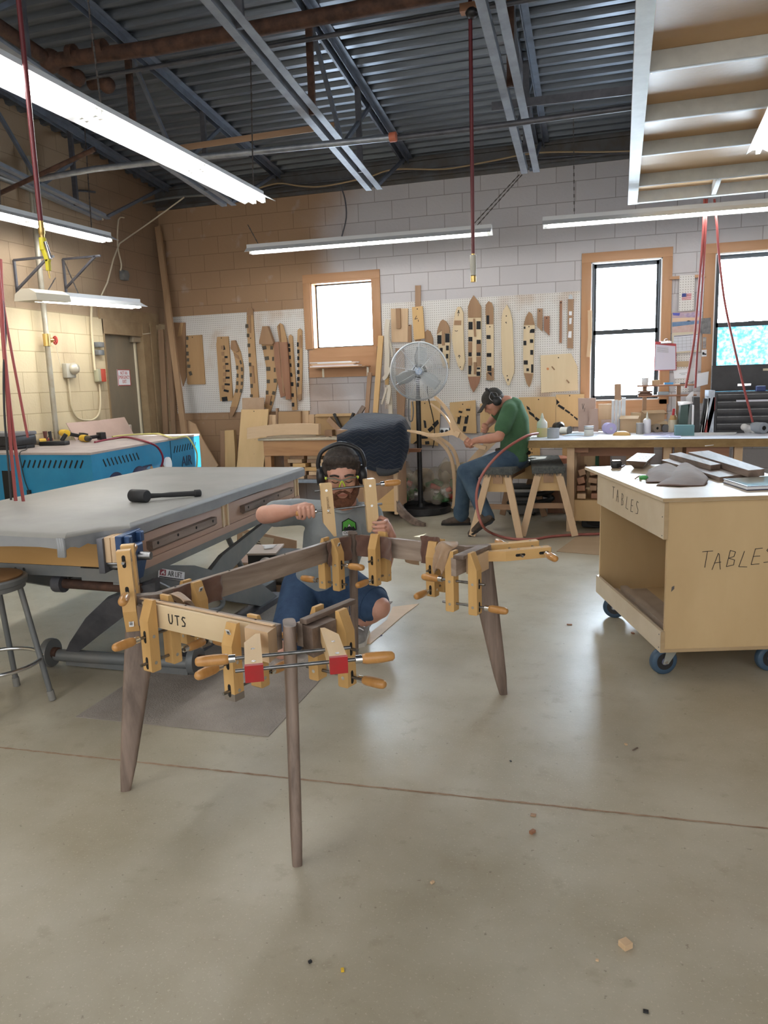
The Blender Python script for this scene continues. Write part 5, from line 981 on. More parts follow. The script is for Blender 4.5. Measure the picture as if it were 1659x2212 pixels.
# ================================================================ rolling cart
cf=V((.954,.30,0)).normalized(); cs=V((-cf.y,cf.x,0)); cO=V((.222,3.742,0)); CW,CLn,cz0,cz1=.80,1.10,.140,.895
def K3(c,s,z): return cO+cf*c+cs*s+V((0,0,z))
Rc=M((cf,cs,Z)).transposed()
cply=mat('cart_ply',(.51,.355,.18),.42,c2=(.585,.42,.225),ns=2.4,st=(1,1,.35)); cedge=wood('ply_edge',(.36,.25,.13),(.46,.33,.19),0,.6,14); ctop=mat('cart_top',(.62,.52,.38),.38,c2=(.56,.45,.31),ns=4)
ct=thing('rolling_cart','birch plywood cart on blue casters, marked TABLES on two faces','cart')
def cb(lo,hi,name,mt,bv=.001,par=None):
    c=[(a+b_)/2 for a,b_ in zip(lo,hi)]; d=[b_-a for a,b_ in zip(lo,hi)]; b=MB(); b.box(K3(*c),d,Rc,bv); return b.put(name,mt,par or ct,smooth=None)
fp=cb((0,0,cz0),(CW,.018,cz1-.018),'front_panel',cply); cb((0,CLn-.018,cz0),(CW,CLn,cz1-.018),'end_panel',cply); cb((CW-.018,.018,cz0),(CW,CLn-.018,cz1-.018),'back_panel',cply)
cb((0,.018,cz0),(CW-.018,CLn-.018,cz0+.018),'bottom_panel',cply); up_=cb((-.018,-.001,.695),(0,CLn,cz1-.018),'upper_side_board',ctop); cb((-.018,-.001,cz0-.002),(0,CLn,.245),'lower_side_board',ctop)
cb((-.0185,-.0045,.695),(.001,-.0005,cz1-.018),'board_end',cedge); cb((-.0185,-.0045,cz0),(.001,-.0005,.245),'board_end',cedge); cb((0,-.002,cz0-.001),(CW,.002,cz0+.016),'bottom_edge',cedge)
cb((-.035,-.03,cz1-.018),(CW+.03,1.33,cz1),'top',ctop); cb((-.037,-.032,cz1-.016),(CW+.03,-.0295,cz1-.002),'top_edge',cedge)
pencil=mat('pencil',(.07,.06,.05),.7)
write(MB(),'TABLES',K3(.155,-.001,.555),cf,Z,.078,.014,.0026,[0,-.012,.0,-.006,.006,.014],.16).put('lettering',inkm,fp)
d2=cs*-1
write(MB(),'TABLES',K3(-.0185,.80,.775),d2,Z,.066,.042,.0028,[0,-.008,-.016,-.022,-.024,-.022],.06).put('lettering',pencil,up_)
b=MB(); b.prism([K3(.025,-.0008,.44),K3(.04,-.0008,.455),K3(.04,-.0008,.47),K3(.028,-.0008,.465)],-cs*.0004); b.put('smudge',mat('smudge',(.10,.09,.085),.8),fp)
for s,z in ((.02,.71),(.02,.80),(.02,.16),(.02,.225)): b=MB(); p=K3(-.018,s,z); b.cyl(p,p-cf*.002,.003,None,6); b.put('screw',darksteel,ct)
bluew=mat('blue_tyre',(.035,.075,.125),.5,c2=(.05,.09,.14),ns=10); forkm=mat('fork_zinc',(.36,.37,.33),.4,.4)
for c,s in ((.03,.085),(.55,.085),(.07,CLn-.10),(CW-.10,CLn-.12)):
    o=K3(c,s,.068); ax=(cs*.92+cf*.39).normalized() if s>.5 else (cs*.985-cf*.17).normalized(); t_=MB(); t_.lathe([(.040,-.019),(.062,-.019),(.068,-.012),(.068,.012),(.062,.019),(.040,.019)],o,ax,32); wh=t_.put('wheel',bluew,ct,smooth=50)
    b=MB(); b.lathe([(.001,-.0198),(.043,-.0198),(.043,.0198),(.001,.0198)],o,ax,24); b.put('hub',blackp,wh); b=MB(); b.lathe([(.001,-.023),(.018,-.022),(.018,.022),(.001,.023)],o,ax,16); b.put('axle',mat('axle_blue',(.12,.13,.2),.4) if c==.03 else bpy.data.materials['axle_blue'],wh)
    pr=ax.cross(Z).normalized(); top=o+V((0,0,.072))+pr*.035
    for e in (-.027,.027):
        b=MB(); b.prism([o+ax*e-pr*.014-Z*.012,o+ax*e+pr*.014-Z*.012,top+ax*e+pr*.04,top+ax*e-pr*.03],ax*.004); b.put('fork',forkm,ct,smooth=None); b=MB(); b.cyl(o+ax*e*1.02,o+ax*(e*1.25),.008,None,8); b.put('bolt',chrome,ct)
base(ct)
# things on and in the cart
grst=mat('dusty_strip',(.34,.26,.19),.7,c2=(.40,.31,.23),ns=8)
for k,(c0,lab) in enumerate(((.06,'thin grey-brown strip'),(.11,'wider grey-brown strip'),(.20,'flat brown board'))):
    b=MB(); z=cz0+.019; b.bar(K3(c0,.06,z+.02),K3(c0+.02,1.02,z+.02),(.025,.04,.10)[k],(.02,.035,.012)[k]); 
    mz=z-min(v.co.z for v in b.b.verts); [setattr(v,'co',v.co+V((0,0,mz))) for v in b.b.verts]; one(b,'wood_strip',grst,'%s lying inside the plywood cart'%lab,'strip','strips inside the plywood cart',smooth=None)
cz=cz1
def onc(x,y,z=0): return PZ(x,y,cz)+V((0,0,z+.0006))
t=thing('tape_measure','black and silver tape measure on the far corner of the cart','tape measure'); p=onc(1331,1012); b=MB(); b.box(p+V((0,.02,.022)),(.062,.035,.044),M.Rotation(.2,3,'Z'),.008); b.put('case',blackp,t); b=MB(); b.box(p+V((0.0,.02,.046)),(.05,.036,.006),M.Rotation(.2,3,'Z'),.002); b.put('chrome_band',chrome,t)
for e in (-.013,.013): b=MB(); b.box(p+V((e,.002,.018)),(.018,.004,.022),M.Rotation(.2,3,'Z')); b.put('window',dark,t)
base(t)
b=MB(); b.cyl(onc(1338,1013)+V((0,0,.004)),onc(1350,1006)+V((0,0,.004)),.004,None,8); one(b,'pencil',mat('pencil_red',(.12,.05,.05),.5),'short dark pencil beside the tape measure','pencil')
t=thing('walnut_tray','walnut sample block with sloping sides and a grid of plugs on the cart','block'); Tp=[onc(x,y,.0) for x,y in ((1355,1003),(1397,1010),(1424,990),(1382,988))]
P0=[onc(1359,1014),onc(1389,1016),onc(1411,999),onc(1380,997)]; zt_=.055; c_=sum(P0,V())/4; ring0=[c_+(p-c_)*.62 for p in P0]; ux=(P0[1]-P0[0]); uy=(P0[3]-P0[0])
o_=c_-ux*.72-uy*.55; ring1=[o_,o_+ux*1.44,o_+ux*1.44+uy*1.1,o_+uy*1.1]; ring1=[V((p.x,p.y,cz+zt_)) for p in ring1]
b=MB(); b.loft([ring0,ring1]); b.put('block',walnut[0],t,smooth=None)
for i in range(4):
    for j in range(5):
        p=ring1[0].lerp(ring1[1],.12+.19*j).lerp(ring1[3].lerp(ring1[2],.12+.19*j),.14+.23*i); b=MB(); b.cyl(p-V((0,0,.002)),p+V((0,0,.0008)),.007,None,8); b.put('plug',walnut[2] if (i+j)%2 else redwood[2],t)
base(t)
def slab(label,q,h,z=0,mt=walnut[1]): # q: near-left, near-right, far pixel pts on cart plane lifted z
    P=[PZ(x,y,cz+z)+V((0,0,.0006)) for x,y in q]; return one(MB().prism(P,(0,0,h)),'walnut_board',mt,label,'board','walnut boards stacked on the cart',smooth=None)
slab('long lower walnut board under the other two on the cart',[(1428,1001),(1554,1040),(1640,1030),(1500,990)],.022)
slab('short walnut board on top at the near side of the stack',[(1446,990),(1535,1016),(1556,1013),(1470,986)],.028,.0235)
slab('long walnut board on top with its square end facing out',[(1486,989),(1616,1031),(1651,1028),(1530,985)],.036,.0235)
def drape(label,pts,mt,seed):
    P=[[onc(x,y,z) for x,y,z in row] for row in pts]; return sheet('leather_piece',P,mt,label,'leather','suede scraps on the cart',seed=seed,wob=.006)
drape('dark brown suede piece folded behind on the cart',[[(1400,1022,.02),(1440,1012,.03),(1475,1020,.01)],[(1396,1032,.008),(1430,1028,.026),(1480,1035,.012)],[(1396,1044,.002),(1430,1044,.004),(1470,1046,.004)]],leather,11)
drape('dark brown suede piece rolled in front on the cart',[[(1448,1022,.01),(1480,1012,.036),(1520,1030,.02)],[(1440,1038,.014),(1490,1034,.034),(1530,1042,.012)],[(1418,1050,.003),(1470,1052,.004),(1520,1050,.003)]],leather,12)
b=MB(); p=onc(1390,1036); b.torus(p+V((0,0,.010)),.018,.007,(0,.6,1),16,8); one(b,'marker_roll',mat('green_tape',(.12,.50,.16),.4),'small green roll peeking out from the suede on the cart','roll')
b=MB(); b.tube([onc(1372,1036,.004),onc(1380,1033,.010),onc(1390,1031,.004)],.004,6,4); one(b,'suede_strap',leathert,'short tan strap curling beside the green roll','strap')
t=thing('ring_binder','clear-covered binder with dark blue edges at the right side of the cart','binder'); q=[(1561,1043),(1613,1060),(1720,1056),(1680,1036)]; P=[onc(x,y) for x,y in q]; b=MB(); b.prism(P,(0,0,.004)); b.prism([p+V((0,0,.018)) for p in P],(0,0,.003)); b.put('cover',mat('navy_vinyl',(.02,.022,.07),.3),t,smooth=None)
c_=sum(P,V())/4; b=MB(); b.prism([c_+(p-c_)*.97+V((0,0,.004)) for p in P],(0,0,.014)); b.put('pages',white,t,smooth=None); b=MB(); b.prism([c_+(p-c_)*.93+V((0,0,.0212)) for p in P],(0,0,.001)); b.put('page_sleeve',mat('glossy_sleeve',(.55,.60,.55),.08),t,smooth=None); base(t)
# ================================================================ right workbench
bz,by=.885,7.33; wornw=mat('worn_bench_edge',(.33,.215,.09),.7,c2=(.24,.15,.06),ns=9,st=(1,1,2),bump=.3); bluep=mat('bench_paper',(.55,.58,.66),.6,c2=(.62,.64,.70),ns=3)
bx0=PZ(1134,951,bz).x; wb=thing('workbench','long worn workbench under the tall windows, topped with pale paper','workbench')
oL=[(bx0,by),(2.6,by),(2.6,by+1.15),(-.50,by+1.15),(-.50,by+.58),(bx0,by+.58)]; b=MB(); b.prism([V((x,y,bz-.075)) for x,y in oL],(0,0,.071)); b.put('bench_top',wornw,wb,smooth=None); b=MB(); b.prism([V((x+.004*(x<0),y-.004*(y<by+.1),bz-.004)) for x,y in oL],(0,0,.004)); b.put('paper_cover',bluep,wb,smooth=None)  # unseen left rear of the top cut short so sun reaches the sawhorses
lx=PZ(1230,1152,0).x
for x,y in ((lx,by+.10),(lx+1.45,by+.10),(lx,by+.50),(lx+1.45,by+1.05),(lx+.86,by+.14)): b=MB(); b.bx((x-.035,y-.035,0),(x+.035,y+.035,bz-.075),.003); b.put('leg',pale[2],wb)
b=MB(); p,q=PY(1254,962,by+.30),PY(1412,982,by+.30); b.bx((p.x,by+.28,q.z-.01),(q.x,by+.31,bz-.075)); b.put('apron',redwood[0],wb)
b=MB(); p,q=PY(1480,962,by+.2),PY(1570,985,by+.2); b.bx((p.x,by+.05,q.z-.03),(q.x,by+.5,bz-.08)); b.put('drawer_box',redwood[0],wb)
b=MB(); p=PY(1290,1085,by+.2); b.bx((lx+.035,by+.10,.27),(lx+1.4,by+1.0,.30)); b.bx((lx+.035,by+.10,.10),(lx+1.4,by+.125,.27)); b.put('lower_shelf',plyt,wb)
b=MB(); b.bx((lx-.03,by+.12,bz-.13),(lx+.16,by+.2,bz-.076)); b.put('corner_brace',redwood[0],wb); base(wb)
random.seed(11)
k=0
for r in range(4):
    for c in range(5):
        x=lx+.10+c*.11+random.uniform(-.01,.01); z=.302+r*.078+.03; a=random.uniform(-.35,.35) if r>1 else random.uniform(-.08,.08); k+=1
        mt=(brownw,walnut,redwood,pale)[random.choice((0,0,2,3,2))][1]; b=MB(); b.box((x,by+.32+random.uniform(-.04,.04),z),(random.uniform(.055,.085),.36,random.uniform(.045,.062)),M.Rotation(a,3,'Y'),.004); one(b,'wood_offcut',mt,'wooden offcut stacked on the shelf under the right workbench','offcut','offcuts under the workbench',smooth=None)
b=MB(); b.box((lx+.35,by+.35,.05),(.5,.25,.08),None,.02).ball((lx+.55,by+.3,.09),(.2,.14,.07),10).ball((lx+.25,by+.28,.08),(.14,.12,.06),10); one(b,'black_sack',blackr,'dark crumpled bag on the floor under the workbench shelf','bag')
# boards and rails standing behind the bench legs
col_=(plyt,brownw[2],pale[2],redwood[2],pale[2],brownw[2],redwood[2],pale[2])
for k,(xa,xb,yt) in enumerate(((1215,1232,700),(1246,1262,900),(1262,1286,895),(1294,1318,900),(1352,1368,880),(1372,1398,890),(1430,1452,905),(1456,1475,900))):
    p,q=PY(xa,1000,8.66),PY(xb,1000,8.66); h=(.84,.82,.86,.80,.83,.84,.81,.85)[k]; one(MB().bx((p.x,8.62+.004*k,0),(q.x,8.66+.004*k,h),.002),'standing_board',col_[k],'%s board standing against the wall behind the workbench, number %s from its free end'%(('tan','brown','pale','reddish','pale','brown','reddish','pale')[k],('one','two','three','four','five','six','seven','eight')[k]),'board','boards standing behind the workbench',smooth=None)
p=PY(1290,1000,8.6); one(MB().cyl((p.x,8.58,0),(p.x,8.58,.82),.02,None,10),'green_pipe',mat('green_pipe',(.03,.13,.08),.4),'green pipe standing among the boards behind the workbench','pipe')
# ---- on the bench
def ob(x,y,z=0):
    p=PZ(x,y,bz)
    if p.y>by+.92: p=PY(x,y,by+.92); p.z=bz
    return p+V((0,0,z+.0006))
def bottle(label,x,y,prof,mt,cap=None,name='glue_bottle'):
    t=thing(name,label,'bottle'); p=ob(x,y); MB().lathe(prof,p,Z,20).put('body',mt,t,smooth=50)
    if cap: MB().lathe(cap[0],p,Z,14).put('nozzle',cap[1],t,smooth=50)
    return base(t),p
gl=mat('yellow_glue',(.60,.50,.25),.35); milky=mat('milky_plastic',(.66,.66,.60),.35)
t,p=bottle('yellow glue bottle with pointed tip at the free end of the workbench',1171,944,[(.05,0),(.053,.01),(.053,.085),(.050,.09)],gl,([(.050,.09),(.053,.10),(.050,.145),(.025,.17),(.024,.18),(.016,.185),(.016,.20),(.005,.235)],milky))
one(MB().lathe([(.058,0),(.058,.095),(.050,.095),(.050,.02)],ob(1195,946),Z,24),'plastic_cup',mat('grey_cup',(.36,.38,.40),.6),'grey round container beside the glue bottle','container')
t=thing('router_tool','black and red power tool behind the grey container','power tool'); p=ob(1200,925); MB().lathe([(.04,0),(.05,.02),(.05,.12),(.03,.14)],p+V((0,.05,.06)),(.5,-1,.1),16).put('motor',blackp,t); MB().box(p+V((.0,.02,.03)),(.14,.10,.06),None,.01).put('base',blackp,t); MB().box(p+V((.03,-.05,.03)),(.05,.02,.05),None,.004).put('trim_band',redp,t); base(t)
t=thing('spool','grey-white spool lying behind the container','spool'); p=ob(1222,938); MB().lathe([(.035,0),(.035,.10)],p+V((-.05,.05,.036)),(1,-.5,0),16).put('core',whitep,t); MB().lathe([(.045,.09),(.045,.105)],p+V((-.05,.05,.036)),(1,-.5,0),16).put('flange',greysteel,t); base(t)
def paper(label,q,mt=white,z=.0,sag=None,group=None):
    P=[ob(x,y,z) for x,y in q]; return one(MB().prism(P,(0,0,.0016)),'paper_sheet',mt,label,'paper',group,smooth=None)
paper('bluish paper pile between the spool and the white tin',[(1216,942),(1268,940),(1262,930),(1240,921)],mat('blue_paper',(.55,.68,.78),.7),.003)
paper('white paper sheet lying behind the amber sanding pads',[(1280,948),(1395,946),(1420,931),(1300,930)],white,.0)
paper('lavender sheet on the middle of the workbench',[(1385,944),(1470,946),(1475,932),(1400,930)],mat('lav_paper',(.50,.50,.70),.7),.002)
P=[ob(1490,943,.002),ob(1588,939,.002),PY(1585,940,by-.012),PY(1524,967,by-.014)]; 
sheet('paper_sheet',[[ob(1500,928,.003),ob(1590,926,.003)],[ob(1492,940,.004),ob(1588,938,.004)],[PY(1524,964,by-.02),PY(1540,962,by-.02)]],white,'white plan sheets hanging over the front edge of the workbench','paper',n=5,wob=.001)
t=thing('white_tin','white round tin with printed bands at the front of the workbench','tin'); p=ob(1272,941); MB().lathe([(.046,0),(.046,.088)],p,Z,24).put('body',mat('tin_white',(.60,.60,.56),.5),t); MB().lathe([(.0465,.062),(.0465,.070)],p,Z,24).put('printed_band',greysteel,t); MB().lathe([(.048,.086),(.048,.095)],p,Z,24).put('rim',galv,t); base(t)
def roll(label,x,y,r,L,ax,mt,core=dark,hole=.35,name='paper_roll'):
    t=thing(name,label,'roll'); p=ob(x,y)+V((0,0,r)); a=V(ax).normalized(); MB().lathe([(r*hole,0),(r,0.001),(r,L),(r*hole,L)],p,a,28).put('roll',mt,t,smooth=40); MB().lathe([(r*hole,-.001),(r*hole,L*.9)],p,a,18).put('core',core,t); return base(t)
roll('lavender-backed sanding roll with dark end facing out',1320,938,.056,.10,(-.45,1,.0),mat('lav_roll',(.40,.37,.62),.6),chrome,.3)
b=MB(); p=ob(1320,938)+V((0,0,.056)); 
t=thing('sanding_pad','amber pad-shaped tape dispenser lying flat on the workbench','dispenser'); p=ob(1343,941); MB().ball(p+V((0,0,.0)),(.085,.05,.045),18).put('body',mat('amber_plastic',(.55,.34,.12),.3),t); base(t)
t=thing('sanding_pad','amber ribbed dispenser standing behind the flat one','dispenser'); p=ob(1357,933); MB().ball(p+V((0,.04,.035)),(.085,.045,.06),18).put('body',mat('amber_plastic_pale',(.66,.46,.28),.3),t); MB().box(p+V((.10,.05,.04)),(.05,.04,.06),M.Rotation(.6,3,'Y'),.01).put('end_tab',milky,t); base(t)
t=thing('mallet','grey wooden mallet lying across the workbench','mallet'); p=ob(1437,934); q=ob(1530,930); MB().lathe([(.036,0),(.042,.01),(.042,.075),(.036,.085)],p+V((.0,-.03,.043)),(.3,1,0),18).put('head',mat('mallet_grey',(.16,.155,.15),.6),t); MB().cyl(p+V((.02,.02,.04)),q+V((0,0,.018)),.014,.018,10).put('handle',darksteel,t); base(t)
t=thing('air_sander','grey air tool with a folded hose on the workbench front','air tool'); p,q=ob(1475,937),ob(1535,929); MB().lathe([(.02,0),(.024,.03),(.02,.12),(.026,.16),(.018,.22)],p+V((0,0,.028)),(q-p),14).put('body',galv,t); MB().tube([p+V((.02,0,.02)),p+V((-.04,.02,.03)),p+V((-.06,-.02,.02)),p+V((0,-.04,.02)),p+V((.05,-.03,.02))],.014,8,4).put('hose',darksteel,t); base(t)
t=thing('air_drill','black pistol tool lying near the far end of the workbench','air tool'); p,q=ob(1530,934),ob(1595,929); MB().lathe([(.022,0),(.03,.04),(.03,.12),(.02,.16),(.012,.19),(.006,.27)],p+V((0,.02,.034)),(q-p),14).put('body',darksteel,t); MB().bar(p+V((.05,.02,.03)),p+V((.0,.09,.015)),.028,.03).put('grip',blackp,t); base(t)
t=thing('cleaning_cloth','crumpled white rag beside the wrapped roll','cloth'); p=ob(1625,936); b=MB(); [b.ball(p+V((random.uniform(-.09,.09),random.uniform(0,.1),random.uniform(.02,.06))),random.uniform(.03,.05),10) for _ in range(12)]; putme(fuse(b,.008,2),'cloth',mat('rag_white',(.66,.66,.66),.9),t); base(t)
roll('grey-blue wrapped roll at the right end of the workbench',1650,937,.052,.16,(-.6,1,0),mat('grey_roll',(.33,.37,.42),.5),dark,.4)
# back row along the window
def bxy(label,name,x0,x1,ytop,ybot,Y,d,mt,cat='box',group=None,rot=0):
    p,q=PY(x0,ybot,Y),PY(x1,ybot,Y); h=PY((x0+x1)/2,ytop,Y).z-bz; b=MB(); c=((p.x+q.x)/2,Y+d/2,bz+.0008+h/2); b.box(c,(q.x-p.x,d,h),M.Rotation(rot,3,'Z'),.002); return one(b,name,mt,label,cat,group,smooth=None)
tanb=mat('tan_box',(.50,.36,.22),.8); bigy=8.1
board('tall pinkish board with pencilled note on the workbench by the template',C7,[(238,1247),(370,1247),(372,1500),(240,1500)],pinkboard,by+.95,.02,name='pink_board',marks=([(268,1290),(275,1330),(282,1290)],[(290,1320),(285,1345)]))
board('smaller pinkish board in front of the noted board',C7,[(320,1328),(385,1325),(390,1500),(320,1500)],pinkboard,by+.90,.02,name='pink_board')
board('pale square board next to the metal channels',C7,[(390,1292),(485,1290),(487,1480),(390,1480)],pale[2],by+.96,.02,name='pink_board')
board('low pinkish block in front of the pale square board',C7,[(412,1408),(485,1408),(485,1490),(412,1490)],pinkboard,by+.88,.03,name='pink_board')
board('tall narrow board standing behind the metal channels',C7,[(510,1142),(560,1140),(562,1480),(512,1480)],brownw[2],by+1.02,.02,name='pink_board')
alu=mat('white_aluminium',(.60,.62,.64),.35,.4)
for k,(x0,x1,yt) in enumerate(((488,508,1262),(512,534,1262),(538,558,1265),(562,592,1245))):
    p,q=PY(C7[1]+x0/C7[0],900,by+.93),PY(C7[1]+x1/C7[0],900,by+.93); zt2=PY(1330,C7[2]+yt/C7[0],by+.93).z; b=MB(); b.bx((p.x,by+.93,bz+.001),(q.x,by+.955,zt2)); b.bx((p.x,by+.905,bz+.001),(p.x+.006,by+.93,zt2)); b.bx((q.x-.006,by+.905,bz+.001),(q.x,by+.93,zt2)); one(b,'metal_channel',alu,'%s white metal channel standing on the workbench, counted from the seated person'%('first','second','third','fourth')[k],'channel','white metal channels',smooth=None)
def carton(label,x,y,w_,d,h,rot,mt=tanb,flap=True,dy=0):
    p=ob(x,y)+V((0,dy,0)); t=thing('cardboard_box',label,'box',p,'cardboard boxes on the workbench',M.Rotation(rot,3,'Z')); b=MB(); th=.004
    for lo,hi in (((-w_/2,-d/2,0),(w_/2,-d/2+th,h)),((-w_/2,d/2-th,0),(w_/2,d/2,h)),((-w_/2,-d/2,0),(-w_/2+th,d/2,h)),((w_/2-th,-d/2,0),(w_/2,d/2,h)),((-w_/2,-d/2,0),(w_/2,d/2,th))): b.bx(lo,hi)
    b.put('carton',mt,t,smooth=None)
    if flap: MB().box((0,-d/2-.02,h+.008),(w_*.95,.06,.003),M.Rotation(.5,3,'X')).put('flap',mt,t,smooth=None); MB().box((w_/2+.02,0,h-.005),(.06,d*.95,.003),M.Rotation(.6,3,'Y')).put('flap',mt,t,smooth=None)
    return t
yb2=by+.55
carton('open cardboard box leaning among the bottles, largest of the cluster',1398,925,.26,.2,.20,.5,dy=-.02); carton('cardboard box tilted in front of the metal channels',1365,925,.20,.16,.15,-.3,dy=-.04); carton('small cardboard box holding the brown roll',1420,930,.16,.14,.09,.15,dy=.0); carton('low cardboard tray beside the squeeze bottle',1366,932,.14,.12,.05,.3,flap=False,dy=.0)
t=roll('brown kraft roll with a hollow end among the boxes',1420,935,.045,.14,(-.7,1,.0),mat('kraft_roll',(.36,.29,.21),.7),dark,.3); t.location.z+=.0
bottle('white squeeze bottle with a fine tip in front of the boxes',1397,937,[(.036,0),(.038,.01),(.038,.13),(.03,.145)],mat('white_bottle',(.70,.70,.74),.4),([(.03,.145),(.012,.155),(.006,.20),(.003,.215)],milky),'squeeze_bottle')
bottle('short grey bottle beside the squeeze bottle',1382,938,[(.035,0),(.035,.09),(.038,.09),(.038,.11)],mat('grey_bottle',(.30,.29,.28),.5),None,'jar')
t,p=bottle('amber-topped spray bottle with a red trigger on the workbench',1453,934,[(.046,0),(.050,.01),(.050,.09),(.040,.125)],mat('cream_liquid',(.62,.55,.40),.3),([(.040,.125),(.028,.15),(.026,.17)],mat('amber_neck',(.50,.31,.13),.3)),'spray_bottle')
MB().bar(p+V((0,0,.165))-t.location,p+V((.005,.0,.235))-t.location,.03,.025,bv=.004).put('spray_head',redp,t); MB().bar(p+V((.012,-.0,.20))-t.location,p+V((.028,-.0,.15))-t.location,.012,.015).put('trigger',whitep,t)
bxy('teal paper wrapper lying in front of the binders','teal_box',1458,1500,919,930,by+.35,.12,mat('teal_wrap',(.13,.27,.29),.6))
bind=((1466,1485,871,'dark green binder standing at the left of the row',mat('green_binder',(.035,.075,.065),.4),.04),(1486,1493,872,'thin grey folder in the binder row',greysteel,0),(1494,1499,875,'thin white folder in the binder row',white,0),(1500,1513,858,'tall black binder standing in the row',blackp,-.02),(1516,1521,862,'black magazine leaning in the binder row',blackp,.06),(1522,1528,860,'silver folder leaning in the binder row',alu,.10),(1530,1540,858,'red binder leaning at the right of the row',mat('red_binder',(.36,.05,.045),.4),.12))
for x0,x1,yt,lab,mt,ln2 in bind:
    Y=by+.62; p,q=PY(x0,900,Y),PY(x1,900,Y); h=PY(x0,yt,Y).z-bz; b=MB(); b.box((0,0,h/2),(q.x-p.x,.24,h),None,.002); 
    for v in b.b.verts: v.co=V((v.co.x+v.co.z*ln2*1.6+p.x+(q.x-p.x)/2-.03*(ln2>0.08),v.co.y+Y+.12,v.co.z+bz+.001))
    one(b,'ring_binder',mt,lab,'binder','binders standing on the workbench',smooth=None)
sheet('paper_sheet',[[PY(1463,868,by+.6),PY(1497,868,by+.6)],[PY(1466,876,by+.55),PY(1497,872,by+.6)]],white,'white sheet draped over the green binder','paper',n=4,wob=.004)
board('white sheet standing up behind the binders',C7,[(1045,1240),(1085,1200),(1102,1195),(1098,1300),(1090,1420),(1050,1420)],white,by+.80,.002,name='paper_sheet',cat='paper')
# little shelf rack at the window
rk=thing('shelf_rack','reddish two-tier shelf rack on the workbench in front of the window','rack'); Y=by+.92
for ya,xa,xb in ((834,1376,1500),(856,1378,1503)):
    p,q=PY(xa,ya,Y),PY(xb,ya-3,Y); MB().bar(p,q,.20,.016,bv=.002).put('shelf',redwood[0],rk)
for x in (1393,1466):
    p=PY(x,834,Y); MB().bx((p.x-.02,Y-.02,bz+.001),(p.x+.02,Y+.02,p.z)).put('post',brownw[2],rk)
base(rk); r1=PY(1400,834,Y).z+.0085; r2=PY(1400,857,Y).z+.0085
t=thing('pen_cup','white cup of pens and pencils on the upper rack shelf','cup'); p=V((PY(1393,830,Y).x,Y-.02,r1)); MB().lathe([(.030,0),(.036,.075),(.033,.075),(.028,.004)],p,Z,18).put('cup',mat('pen_cup_white',(.72,.76,.80),.5),t)
for k in range(6): a=k*1.05; MB().cyl(p+V((.012*math.cos(a),.012*math.sin(a),.01)),p+V((.045*math.cos(a),.03*math.sin(a),.13+.01*(k%3))),.0035,None,6).put('pen',(blackp,brass,mat('pen_blue',(.02,.06,.3),.4) if k==2 else blackp,whitep,steel,yellow)[k],t)
base(t)
one(MB().bx((PY(1408,830,Y).x,Y-.05,r1),(PY(1425,830,Y).x,Y+.03,r1+.05),.003),'index_box',tanb,'small tan box next to the pen cup','box',smooth=None)
one(MB().bx((PY(1434,830,Y).x,Y-.05,r1),(PY(1454,830,Y).x,Y+.0,r1+.022),.003),'card_case',mat('sky_blue',(.05,.30,.65),.4),'bright blue flat case on the upper rack shelf','case',smooth=None)
one(MB().bx((PY(1468,830,Y).x,Y-.05,r1),(PY(1481,830,Y).x,Y,r1+.012),.002),'stapler',blackp,'black flat gadget at the far end of the upper rack shelf','gadget',smooth=None)
one(MB().lathe([(.045,0),(.075,.012),(.075,.022),(.05,.034),(.075,.036),(.075,.05),(.03,.055)],V((PY(1393,855,Y).x,Y-.02,r2)),Z,20),'tape_stack',mat('brown_tape',(.22,.12,.08),.5),'brown tape rolls stacked on the lower rack shelf','tape',smooth=40)
one(MB().box(V((PY(1432,852,Y).x,Y-.03,r2+.02)),(.11,.06,.04),None,.012),'tape_dispenser',mat('pale_blue',(.42,.52,.60),.4),'pale blue dispenser on the lower rack shelf','dispenser',smooth=40)
# ---- toolbox
tb2=thing('tool_chest','black steel tool chest with raised lid at the right window','tool chest'); Y=by+.62; p=PY(1543,912,Y); xr=p.x+.85; zt2=PY(1540,848,Y).z; chestm=mat('chest_black',(.013,.013,.016),.35,.2,c2=(.03,.03,.034),ns=6)
MB().bx((p.x,Y,bz+.001),(xr,Y+.40,zt2)).put('cabinet',chestm,tb2)
for k in range(5):
    za=bz+.03+(zt2-bz-.04)*k/5; dr=MB().bx((p.x+.02,Y-.012,za),(xr-.02,Y,za+(zt2-bz-.04)/5-.008),.002).put('drawer',chestm,tb2); MB().bx((p.x+.02,Y-.020,za+(zt2-bz-.04)/5-.014),(xr-.02,Y-.012,za+(zt2-bz-.04)/5-.010)).put('drawer_pull',steel,dr)
zl=PY(1540,790,Y+.38).z; MB().bx((p.x,Y+.36,zt2+.002),(xr,Y+.40,zl)).put('lid',chestm,tb2)
MB().bx((PY(1593,832,Y+.36).x,Y+.35,PY(1593,834,Y+.36).z),(PY(1622,832,Y+.36).x,Y+.36,PY(1593,829,Y+.36).z)).put('name_badge',chrome,tb2)
MB().bx((PY(1648,797,Y+.36).x,Y+.352,PY(1648,801,Y+.36).z),(PY(1668,797,Y+.36).x,Y+.36,PY(1648,796,Y+.36).z)).put('sticker',ivory,tb2)
MB().bx((p.x-.06,Y,bz+.001),(p.x-.004,Y+.35,zt2+.02)).put('side_plate',galv,tb2); base(tb2)
one(MB().bx((PY(1590,866,Y-.02).x,Y-.03,PY(1590,868,Y-.02).z),(PY(1664,866,Y-.02).x,Y-.0215,PY(1590,864,Y-.02).z)),'magnetic_bar',mat('white_bar',(.6,.62,.7),.3),'pale bar stuck across the tool chest drawers','bar',smooth=None)
